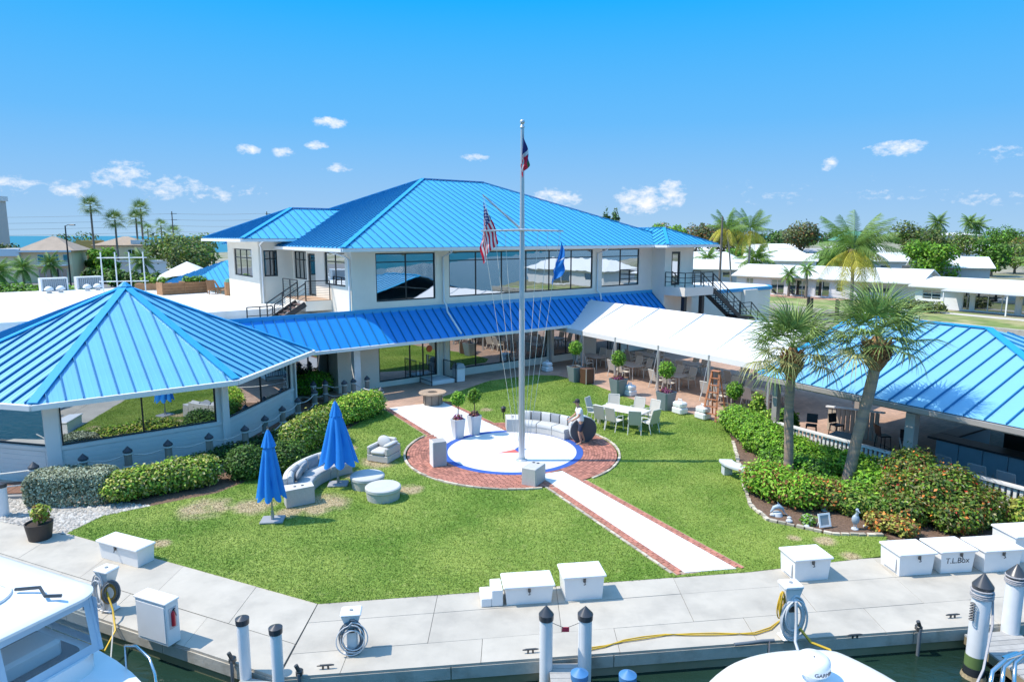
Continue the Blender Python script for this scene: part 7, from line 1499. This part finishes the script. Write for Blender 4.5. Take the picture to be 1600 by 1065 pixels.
# --- trees
def tree(lb, x, y, h, r, mats, split, seed, n=1600, size=.34, trunk=None, flat=.75, blobs=7, name='tree', group=None, low=.35, shell=.5):
    g = random.Random(seed); t = thing(name, lb, 'tree', (x,y,0), group); hb = h*low; cz = (h+hb)/2; B = [(x,y,cz,r*.7,r*.7,(h-hb)*.42)]
    for k in range(blobs):
        a = k*2.4+g.random(); q = r*g.uniform(.35,.72); s = r*g.uniform(.32,.52); B.append((x+q*math.cos(a), y+q*math.sin(a), cz+(h-hb)*g.uniform(-.3,.36), s, s, s*flat))
    leaf_crown('crown', B, n, size, None, t, seed, shell, mats=mats, split=split, jit=.8)
    mb = MB(); tr = h*.022+.06; mb.tube([(x,y,-.05),(x+.05*h*g.uniform(-.3,.3),y,hb*.7),(x,y,cz)], [tr*1.3,tr,tr*.5], 8)
    for b_ in B[1:6]: mb.tube([(x,y,hb*.75),((x+b_[0])/2,(y+b_[1])/2,(hb+b_[2])/2),(b_[0],b_[1],b_[2])], [tr*.55,tr*.4,tr*.15], 6)
    mb.build('trunk', m_bark, t, 50); return t
GRN = ([lf_mid,lf_bright,lf_dark],[.5,.25,.25]); OLV = ([lf_olive,lf_mid,lf_grey],[.4,.3,.3]); DRK = ([lf_dark,lf_mid,lf_grey],[.5,.3,.2]); AIR = ([lf_grey,lf_olive,lf_copper],[.6,.25,.15]); BRT = ([lf_bright,lf_mid,lf_lime],[.5,.35,.15])
def pt(px, Y): return (px-800)/1067*Y*1.0
TR = [('wide green spreading tree behind the flat roofs left of the clubhouse',-57,118,8.6,7.2,OLV,3500,.36,.35),('smaller green tree just left of the clubhouse wing',-50,106,6.8,4.2,OLV,1600,.34,.35),
 ('bright green tree between the two beige villas',-76,128,6.2,2.8,BRT,2000,.36,.15),('dense green tree before the right beige villa',-78,129,4.5,2.0,GRN,1500,.34,.15),('dark tree behind the apartment tower edge',-98,133,7,4,DRK,1200,.4,.2),('low leafy tree behind the left beige villa',-106,165,8,6,DRK,1500,.45,.2),
 ('slim dark conifer behind the clubhouse ridge, left of a pair',27.0,200,16.5,1.6,DRK,900,.4,.2),('slim dark conifer behind the clubhouse ridge, right of a pair',30.0,202,17.2,1.7,DRK,900,.4,.2),('feathery tree behind the ridge left of the conifers',22.0,205,12.5,3.5,AIR,700,.45,.4),
 ('dark feathery tree above the right wing roof',40.5,185,12.5,3.4,AIR,900,.42,.35),('bright green crown just behind the right wing roof',36,160,10.5,4.2,BRT,1400,.4,.4),('broad grey green tree right of the wing roof',50,190,12.2,5.5,AIR,1700,.45,.25),('grey green tree behind the tall coconut palms',60,195,12.4,6.0,AIR,1900,.45,.25),
 ('airy brown green tree above the long bungalow, taller one',84,200,13.2,6.2,AIR,2000,.45,.3),('airy brown green tree right of the taller one, lower',93,190,9.2,7.0,([lf_grey,lf_olive,lf_mid],[.5,.3,.2]),2000,.45,.25),('small round tree in front of the far white roofs',52,160,6,3.4,GRN,1000,.36,.2),
 ('rounded bright green tree behind the awning bungalow',68,112,6.9,4.3,BRT,2600,.34,.12),('large green spreading tree right of the windblown palm',102,172,12.8,8.0,OLV,2800,.45,.25),('green tree behind the large spreading one',112,190,10.5,6.0,GRN,1600,.45,.2),
 ('dense tree at the right, first along the street',98,140,8.2,5.0,GRN,1700,.4,.15),('dense tree at the right, second along the street',110,150,8.6,5.6,OLV,1700,.4,.15),('olive tree at the right, third along the street',119,158,9.0,5.4,([lf_olive,lf_mid,lf_copper],[.5,.3,.2]),1700,.4,.15),('dense tree at the right, fourth along the street',130,165,9.2,6.0,GRN,1700,.42,.15),
 ('dark tree at the far right behind the street trees',150,190,11,7,DRK,1600,.45,.15),('tree at the far right picture edge behind the street',165,205,11.5,8,GRN,1600,.45,.15),('tree between the grey roof and the white flat house',140,215,11,7,OLV,1400,.5,.15),('tree left of the far two storey building',178,300,13,8,GRN,1300,.6,.15),('tree in front of the far two storey building',195,290,9,7,OLV,1200,.6,.15),('tree right of the far two storey building',235,300,12,9,DRK,1300,.6,.15),
 ('distant tree on the right skyline, highest of three',262,330,16,12,DRK,1400,.7,.15),('distant tree on the right skyline, middle of three',245,345,14,11,GRN,1400,.7,.15),('distant tree on the right skyline, left of three',215,350,13,10,DRK,1400,.7,.15)]
for i, (lb, x, y, h, r, (ms, sp), n, sz, lo) in enumerate(TR):
    q = .88 if x > 88 else 1
    tree(lb, x, y, h*q, r*q, ms, sp, 200+i, int(n*1.5), sz*.8, low=lo, blobs=9)
shrub('green_hedge', 'clipped green hedge row in front of the far pale grey house', rowblobs((76,196),(92,191),6,2.2,3.4,.3,60), 2200, .4, [lf_mid,lf_bright], [.6,.4], 61, cat='hedge')
shrub('dune_bush', 'low bushes at the left edge beyond the flat roof', rowblobs((-62,82),(-47,76),6,2.0,2.6,.5,62), 3200, .28, [lf_mid,lf_bright,lf_dark], [.5,.3,.2], 63)
shrub('garden_bush', 'row of dark palm like bushes before the right beige villa', rowblobs((-74,119),(-66,117),6,1.3,2.4,.5,64), 2600, .34, [lf_mid,lf_dark,lf_bright], [.5,.35,.15], 65)
shrub('garden_bush', 'bushes along the car park left of the white canopy tent', rowblobs((-66,112),(-50,108),6,1.4,2.4,.5,66), 2400, .32, [lf_mid,lf_dark,lf_bright], [.5,.35,.15], 67)
shrub('garden_bush', 'small dry bush beside the path of the awning bungalow', rowblobs((43.5,75.5),(45.8,72.5),3,1.2,1.2,.2,68), 900, .2, [lf_olive,lf_grey], [.6,.4], 69)
# far woods on the horizon
P = []
g = np.random.default_rng(5); V = []; F = []; c0 = 0
for k in range(230):
    x = g.uniform(60,1500); y = g.uniform(480,900); r = g.uniform(6,13); h = g.uniform(8,14)
    if x > y*.95 or x/y < .13: continue
    p, nn = blob_points([(x,y,h*.5,r,r,h*.5)], 130, int(k), .8); v, f = leaf_quads(p, nn, 1.9, .8, .7, int(k)); V.append(v); F.append(f+c0); c0 += len(v)
stuff(meshnp('far_woods', np.vstack(V), np.vstack(F), None, None, [lf_dark,lf_grey,lf_mid], g.integers(0,3,c0//4)))
# --- palms in the distance
def farpalm(lb, x, y, z, seed, kind='fan', r=.16, n=22, sc=1.0, lean=0, group=None):
    t = thing('fan_palm' if kind == 'fan' else 'garden_palm', lb, 'palm tree', (x,y,0), group); tp = Vector((x+lean,y,z)); mb = MB(); mb.tube([(x,y,-.05),(x+lean*.3,y,z*.5),tuple(tp)], [r*1.4,r,r*.85], 8); mb.build('trunk', mat('far_trunk', (.20,.165,.135), .9, var=.2), t, 60)
    g = random.Random(seed); V = []; F = []; c0 = 0; src = [fan_frond(7, .8), coco_frond(8, 2.6, .6, .4)][0 if kind == 'fan' else 1]
    for i in range(n):
        el = R(80 - 125*i/(n-1)); a = i*2.4; d = Vector((math.cos(a)*math.cos(el), math.sin(a)*math.cos(el), math.sin(el))); q = np.array(d.to_track_quat('X','Z').to_matrix()); s = sc*g.uniform(.85,1.15)
        V.append((src[0]*s)@q.T + np.array(tp)); F.append(src[1]+c0); c0 += len(src[0])
    meshnp('crown', np.vstack(V), np.vstack(F), (lf_palm if kind == 'fan' else lf_coco), t); return t
FP = [('tallest fan palm on the left, leaning with a single hanging frond',-82.5,136,13.9,0,1.5,24),('fan palm left of the close pair behind the pole frame',-78.5,137,11.2,0,1.45,24),('shorter fan palm of the close pair behind the pole frame',-76.5,141,11.6,0,1.35,22),('taller fan palm of the close pair behind the pole frame',-77.0,144,13.6,0,1.4,24),
 ('small distant fan palm, left of three before the sea',-108,205,10.0,0,1.4,18),('small distant fan palm, middle of three before the sea',-105,207,11.2,0,1.5,18),('small distant fan palm, right of three before the sea',-101,206,9.0,0,1.8,20)]
for i, (lb, x, y, z, ln, sc, n) in enumerate(FP): farpalm(lb, x, y, z, 300+i, 'fan', .2, n, sc, ln, 'fan palms beyond the flat roofs')
GP_ = [('young coconut palm before the left beige villa',-68.5,96,3.6,.8),('small palm at the far left picture edge by the bushes',-66,88,3.4,.9),('yellowing palm left of the street lamp',-76,113,3.6,.8),('palm in front of the right beige villa wall',-61,113,3.9,1.0),('small palm beside the bungalow sliding doors',37.7,93,2.9,.55),('slim leaning palm in the bungalow garden',39.0,90.5,3.7,.5),('round feathery palm behind the low annex',42,118,4.0,1.5),
 ('distant palm on the skyline right of the spreading tree',123,200,11.8,1.3),('distant palm far right, left of two',198,300,14,1.6),('distant palm far right, right of two',203,302,12.6,1.8),('dark palm beside the clubhouse wing wall',36.5,128,3.8,1.0),('garden palm behind the windblown coconut trunk',60,118,4.2,1.0),('palm thicket left of the windblown palm crown',52,112,4.3,1.1)]
for i, (lb, x, y, z, sc) in enumerate(GP_): farpalm(lb, x, y, z, 320+i, 'coco', .15, 22, sc)
coconut('coconut palm with a thin leaning trunk right of the wing roof', (36,112,0), (34.8,112,9.2), .16, 11, 20, .85, -40, (-.05,0,.12), .2)
coconut('coconut palm with yellow lower fronds beside the thin leaning one', (38.5,112,0), (38.6,112,8.9), .18, 12, 24, .95, -45, (.08,0,.12), .5)
coconut('coconut palm whose fronds enter at the right picture edge', (54,66,0), (53.6,66,4.3), .17, 13, 22, 1.0, -40, None, .4)
# --- beige villas and the tower
vA = frame((-86,120.5,0), (.97,.25)); v = house('beach_villa', 'beige two storey villa with a hipped taupe roof behind the left palms', vA, 7.8, 8, 5.6, 8.0, [(2.4,4.4,3.4,4.9,[3.4]),(4.8,5.8,3.4,4.9,[5.3]),(6.4,7.2,3.4,4.9),(2.4,4.6,.1,2.4,[3.5]),(5.1,6.9,.1,2.4,[6.0])], .9, m_beige, m_broof, .8, 'villa')
mb = MB(vA); mb.box(-3.4,-.5,0,-.02,6,4.6); mb.build('side_wing', m_beige, v); mb = MB(vA); mb.box(-3.7,-.9,4.62,.0,6.2,5.9); mb.box(-.3,-.98,5.28,8.1,-.82,5.6); mb.build('parapet', m_hwall, v); mb = MB(vA); mb.box(4.75,-1.6,0,5.0,-1.35,2.9); mb.box(2.1,-1.7,2.9,7.4,-.01,3.1); mb.build('porch', m_hwall, v)
vB = frame((-83.5,138,0), (.97,.25)); v = house('beach_villa', 'beige two storey villa with white roof terrace behind the four tall palms', vB, 9, 9, 6.3, 8.0, [(1.2,2.6,4.2,5.4,[1.9]),(3.0,4.3,4.2,5.4,[3.7]),(5.8,7.2,4.2,5.4,[6.5]),(3,5,.5,2.4,[4])], .9, m_beige, m_broof, .6, 'villa')
mb = MB(vB); mb.box(6.5,.02,6.32,10,5,7.3); mb.build('roof_terrace', m_hwall, v); mb = MB(vB); mb.box(-3.5,.5,0,-.02,6,7.2); mb.build('stair_tower', mat('ochre_render', (.55,.36,.12), .85), v); mb = MB(vB); mb.box(3,-5,0,14,-4.7,3.0); mb.box(-2,-5.2,3.0,16,-3.2,3.3); mb.build('garden_wall', m_hwall, v)
vC = frame((-122.5,133,0), (1,0)); tw_ = thing('apartment_tower', 'tall pale grey apartment tower cut off by the left picture edge', 'apartment block', vC); ops = [(1.0+2.6*i,2.4+2.6*i,1.2+2.9*j,2.6+2.9*j) for i in range(6) for j in range(5)]
mb = MB(vC); wallgrid(mb, 0, 17, 0, 15.2, ops, .15); mb.poly([(17,0,0),(17,12,0),(17,12,15.2),(17,0,15.2)]); mb.poly([(0,0,15.2),(17,0,15.2),(17,12,15.2),(0,12,15.2)]); mb.build('wall', mat('grey_render', (.50,.49,.48), .85), tw_)
for o in ops: window(tw_, vC, *o, fw=.08, y=.06, glass=m_glass2, fm=m_trim)
mb = MB(vC); mb.box(-.3,-.3,15.22,17.3,12.3,16.2); mb.build('parapet', m_hwall, tw_)
# --- on and around the flat roofs
m_louv = mat('grey_louvre', (.38,.43,.46), .6)
for k, (x0, y0, x1, y1, lb) in enumerate(((-34.3,49.8,-33.1,51.0,'grey louvred rooftop screen, left one, above the octagonal roof'),(-32.75,51.5,-31.55,52.7,'grey louvred rooftop screen, right one, above the octagonal roof'))):
    T = frame((x0,y0,4.1), (x1-x0,y1-y0)); t = thing('rooftop_screen', lb, 'rooftop screen', T, 'louvred screens on the flat roof'); w = 1.62
    mb = MB(T); mb.box(-.05,-.06,0,.05,.7,.86); mb.box(w-.05,-.06,0,w+.05,.7,.86); mb.box(-.05,-.08,.86,w+.05,.7,.95); mb.build('frame', m_trim, t)
    for q in range(12): mb = MB(T); mb.box(.06+.125*q,-.02,.05,.145+.125*q,.03,.84); mb.build('slat', m_louv, t)
    mb = MB(T); mb.box(.08,.2,.02,w-.08,.65,.8); mb.build('cabinet', m_louv, t)
for k, (x, y, lb) in enumerate(((-32.7,48.2,'white mushroom roof vent at the far left of four'),(-32.3,48.85,'white mushroom roof vent, second of four from the left'),(-31.35,50.4,'white mushroom roof vent, third of four from the left'),(-31.0,51.1,'white mushroom roof vent nearest the octagonal roof peak'))):
    T = at(x,y,4.1); t = thing('roof_vent', lb, 'roof vent', T, 'white roof vents'); mb = MB(T); mb.tube([(0,0,0),(0,0,.25)], .16, 12); mb.build('neck', m_alu, t); mb = MB(T); mb.lathe([(.28,.2),(.30,.28),(.22,.40),(.1,.48),(.001,.5)], 16); mb.build('hood', m_whitem, t, 60)
T = frame((-29.5,49.3,4.1), (.97,.25)); fr_ = thing('pole_frame', 'white frame of four slim poles and crossbars standing on the flat roof', 'frame', T)
for k in range(4): mb = MB(T); mb.tube([(.92*k,0,0),(.92*k,0,2.85)], .045, 8); mb.build('pole', m_whitem, fr_)
for z in (.75,2.45): mb = MB(T); mb.tube([(-.25,0,z),(3.0,0,z)], .035, 8); mb.build('crossbar', m_whitem, fr_)
m_cedar = mat('cedar_boards', (.36,.19,.09), .75, var=.2, vs=3, isl=.2)
T = frame((-23.8,46.5,4.1), (.65,.76)); cb_ = thing('roof_planter', 'long cedar planter box on the flat roof terrace', 'planter', T)
for z in range(4): mb = MB(T); mb.box(0,0,.02+.2*z,3.0,.05,.205+.2*z); mb.build('board', m_cedar, cb_)
for x in (-.04,1.5,3.0): mb = MB(T); mb.box(x,-.03,0,x+.06,.9,.86); mb.build('post', m_cedar, cb_)
mb = MB(T); mb.box(.05,.06,.02,2.95,.8,.7); mb.build('liner', m_soil, cb_); leaf_crown('foliage', [tuple((T@Vector((1.9+.5*k,.4,.95))))+(.4,.3,.25) for k in range(3)], 500, .1, None, cb_, 80, .3, [lf_mid,lf_bright], [.5,.5])
T = frame((-29.5,50.2,4.1), (.97,.25)); cb2 = thing('roof_planter', 'low cedar planter seen between the white poles on the flat roof', 'planter', T); mb = MB(T); mb.box(1.6,0,.02,4.0,.8,.5); mb.build('box', m_cedar, cb2); leaf_crown('foliage', [tuple((T@Vector((2.2+.6*k,.4,.7))))+(.35,.3,.3) for k in range(3)], 400, .1, None, cb2, 82, .3, [lf_mid,lf_lime], [.5,.5])
T = at(-19.1,46.7,4.1); wb_ = thing('cedar_tub', 'round cedar tub with a teal cover next to the clubhouse wing', 'tub', T)
for k in range(14): a = k*2*math.pi/14; mb = MB(T); mb.cbox(.5*math.cos(a),.5*math.sin(a),.45,.05,.225,.9,a); mb.build('stave', m_cedar, wb_)
mb = MB(T); mb.lathe([(.5,.9),(.45,1.1),(.001,1.2)], 14); mb.build('cover', mat('teal_cloth', (.10,.30,.24), .8), wb_)
for k, (x, y, a, lb) in enumerate(((-20.9,47.6,.6,'wooden deck chair on the flat roof, left of the cedar tub'),(-20.2,47.9,2.2,'wooden deck chair on the flat roof facing the cedar tub'))):
    T = at(x,y,4.1,a); t = thing('deck_chair', lb, 'chair', T, 'deck chairs on the roof'); mb = MB(T); mb.slab([(-.28,-.3,.35),(.28,-.3,.35),(.28,.25,.25),(-.28,.25,.25)],(0,0,1),.03); mb.build('seat', m_cedar, t); mb = MB(T); mb.slab([(-.28,.25,.27),(.28,.25,.27),(.26,.6,.95),(-.26,.6,.95)],(0,-.9,.4),.03); mb.build('backrest', m_cedar, t)
    for sx in (-.26,.26):
        for sy, sz in ((-.28,.35),(.3,.3)): mb = MB(T); mb.beam((sx,sy,0),(sx,sy,sz),.05,.05); mb.build('leg', m_cedar, t)
# second blue roof and the white canopy beyond
T = frame((-29.5,62.5,0), (.795,.606)); an2 = thing('entrance_wing', 'low wing with a bright blue metal roof beyond the flat roofs at left', 'building', T); mb = MB(T); mb.box(0,0,0,14,8,3.4); mb.build('wall', m_wall, an2)
mb = MB(T); P4 = [(-.8,-.8,3.4),(14.8,-.8,3.4),(14.8,8.8,3.4),(-.8,8.8,3.4),(4.4,4,5.7),(14.8,4,5.7)]
for f in ([0,1,5,4],[2,3,4,5],[3,0,4]): mb.poly([P4[i] for i in f])
r_ = mb.build('roof', m_rooff, an2); roof_face(r_, [T@Vector(P4[i]) for i in (0,1,5,4)], .5); roof_face(r_, [T@Vector(P4[i]) for i in (3,0,4)], .5)
T = at(-36.0,76,0,.3); ct = thing('canopy_tent', 'white peaked canopy tent beyond the flat roofs', 'tent', T); mb = MB(T); n = 10; vs = []; fs = []
for i in range(n+1):
    for j in range(n+1): u, w_ = i/n*2-1, j/n*2-1; q = max(abs(u),abs(w_)); vs.append((u*2.7, w_*2.7, 3.9+1.4*(1-q)**1.0 - .35*q*q*(1-min(abs(u),abs(w_)))*0 - .5*(abs(u*w_))**2))
for i in range(n):
    for j in range(n): k = i*(n+1)+j; fs.append((k,k+n+1,k+n+2,k+1))
mb.add(vs, fs); mb.build('canopy', m_canvas, ct, 50)
for sx in (-1,1):
    for sy in (-1,1): mb = MB(T); mb.tube([(sx*2.6,sy*2.6,0),(sx*2.6,sy*2.6,3.5)], .05, 8); mb.build('pole', m_alu, ct)
T = at(-38.5,79,-.02,.4); car = thing('parked_car', 'grey car parked behind the white canopy tent', 'car', T); m_car = mat('grey_car_paint', (.16,.17,.18), .3, coat=.6)
mb = MB(T); sec = [(-2.2,.35,.75,.85),(-2.1,.3,.95,.9),(-1.5,.28,1.0,.92),(1.0,.28,1.0,.92),(1.9,.3,.85,.88),(2.2,.38,.65,.8)]; vs = []; fs = []
for (x, z0, z1, w_) in sec: vs += [(x,-w_,z0),(x,-w_,z1*.8),(x,-w_*.9,z1),(x,w_*.9,z1),(x,w_,z1*.8),(x,w_,z0)]
for i in range(5):
    for j in range(6): fs.append((i*6+j,i*6+(j+1)%6,(i+1)*6+(j+1)%6,(i+1)*6+j))
fs += [tuple(range(6)), tuple(range(30,36))]; mb.add(vs, fs); mb.build('body', m_car, car, 40)
mb = MB(T); mb.add([(-1.9,-.8,.98),(.8,-.8,.98),(.8,.8,.98),(-1.9,.8,.98),(-1.6,-.65,1.5),(.2,-.65,1.5),(.2,.65,1.5),(-1.6,.65,1.5)], [(0,1,5,4),(1,2,6,5),(2,3,7,6),(3,0,4,7)]); mb.build('windows', m_glass2, car); mb = MB(T); mb.rbox(-1.62,-.66,1.48,.22,.66,1.54,.02); mb.build('roof', m_car, car)
for sx in (-1.35,1.35):
    for sy in (-.85,.85): mb = MB(T @ Matrix.Translation((sx,sy,.33)) @ Matrix.Rotation(math.pi/2,4,'X')); mb.drum(.33,.33,-.1,.1,16); mb.build('wheel', m_black, car)
# street lamp, utility poles and wires
T = at(-66.5,103,0); sl = thing('street_lamp', 'tall dark street lamp with a small arm above the left villa', 'street lamp', T); mb = MB(T); mb.tube([(0,0,0),(0,0,9.6)], [.14,.09], 10); mb.build('pole', m_black, sl); mb = MB(T); mb.tube([(0,0,9.55),(.5,0,9.75),(1.0,0,9.72)], .05, 6); mb.build('arm', m_black, sl); mb = MB(T); mb.rbox(.7,-.16,9.62,1.5,.16,9.78,.04); mb.build('lamp_head', m_black, sl)
m_upole = mat('weathered_pole', (.17,.145,.12), .9, var=.2)
up = [(-170,150),(-74.5,152),(-53,150),(25.5,84)]
for k, ((x, y), lb) in enumerate(zip(up[1:], ('wooden utility pole with three crossarms left of the clubhouse roof','utility pole whose tip shows above the clubhouse wing roof','slim grey utility pole right of the clubhouse balcony'))):
    z = (13.4,13.3,10.4)[k]; t = thing('utility_pole', lb, 'utility pole', (x,y,0), 'utility poles'); mb = MB(); mb.tube([(x,y,0),(x,y,z)], [.18,.11], 8); mb.build('pole', m_upole, t)
    if k < 2:
        for q in range(3): mb = MB(); mb.beam((x-.2,y-.1,z-.5-1.3*q),(x+1.1,y-.1,z-.5-1.3*q),.12,.12); mb.build('crossarm', m_upole, t)
for q in range(4):
    mb = MB()
    for a, c in zip(up[:2], up[1:3]):
        z = 12.9-1.3*q; mb.tube([(a[0]+(c[0]-a[0])*k/10, a[1]+(c[1]-a[1])*k/10, z-.9*math.sin(math.pi*k/10)*(1 if a[0]<-100 else .2)) for k in range(11)], .022, 4)
    solo(mb, 'power_line', m_upole, ('topmost','second','third','lowest')[q] + ' overhead power line crossing the sky at left', 'power line', 'overhead power lines', base=(-100,150,12))
# canal bits
m_dkw = mat('dark_wet_wood', (.05,.04,.03), .8, var=.3); T = frame((32.0,73.5,-.5), (.5,-.866)); bl = thing('boat_lift', 'dark wooden boat lift posts standing in the canal', 'boat lift', T)
for x, y in ((0,0),(1.0,-.8),(3.4,0),(4.2,-1.0)): mb = MB(T); mb.tube([(x,y,-1),(x,y,2.1)], .16, 8); mb.build('post', m_dkw, bl)
mb = MB(T); mb.box(.9,-.9,.35,4.2,.3,.55); mb.build('cradle', m_dkw, bl)
T = frame((37.5,67.5,-.5), (.5,-.866)); cbt = thing('covered_boat', 'white covered boat on the canal behind the palms', 'boat', T); mb = MB(T); hull(mb, 6, 2.2, -.2, .9); mb.build('hull', m_gel, cbt, 40); mb = MB(T); crowned(mb, rounded(-2.6,-.95,1.8,.95,.4,5), .95, 1.2, .5); mb.build('cover', m_whitem, cbt, 50)
b = MB(); b.poly([(30,97.5,-.03),(41.5,86.5,-.03),(44,89,-.03),(33,100,-.03)]); structure(b.build('bungalow_terrace', mat('terracotta_pavers', (.42,.24,.17), .85, var=.1)))
b = MB(); b.poly([(44.5,74,-.03),(46,75,-.03),(55,60,-.03),(53,59,-.03)]); structure(b.build('garden_path', mat('pale_path', (.5,.47,.42), .9, var=.1)))
for k, (x, y, lb) in enumerate(((36.2,92.5,'dark lounge chair on the bungalow terrace, left one'),(38.0,91.0,'dark lounge chair on the bungalow terrace, right one'))):
    T = at(x,y,0,.7); t = thing('sun_lounger', lb, 'lounger', T, 'loungers on the bungalow terrace'); mb = MB(T); mb.slab([(-.3,-.9,.35),(.3,-.9,.35),(.3,.4,.35),(-.3,.4,.35)],(0,0,1),.05); mb.build('seat', m_black, t); mb = MB(T); mb.slab([(-.3,.4,.35),(.3,.4,.35),(.3,.9,.9),(-.3,.9,.9)],(0,-.7,.7),.05); mb.build('backrest', m_black, t); mb = MB(T)
    for sx in (-.28,.28): mb.tube([(sx,-.85,0),(sx,-.85,.33)], .03, 6); mb.tube([(sx,.4,0),(sx,.4,.33)], .03, 6)
    mb.build('frame', m_alu, t)
T = at(46.2,83.5,0,.78); t = thing('air_conditioner', 'grey air conditioner unit beside the long bungalow wall', 'air conditioner', T); mb = MB(T); mb.rbox(-.4,-.4,0,.4,.4,.95,.03); mb.build('cabinet', m_louv, t); mb = MB(T); mb.drum(.3,.3,.951,.99,16); mb.build('fan_grille', m_black, t)
# palms' dead frond hanging, roadside kerb
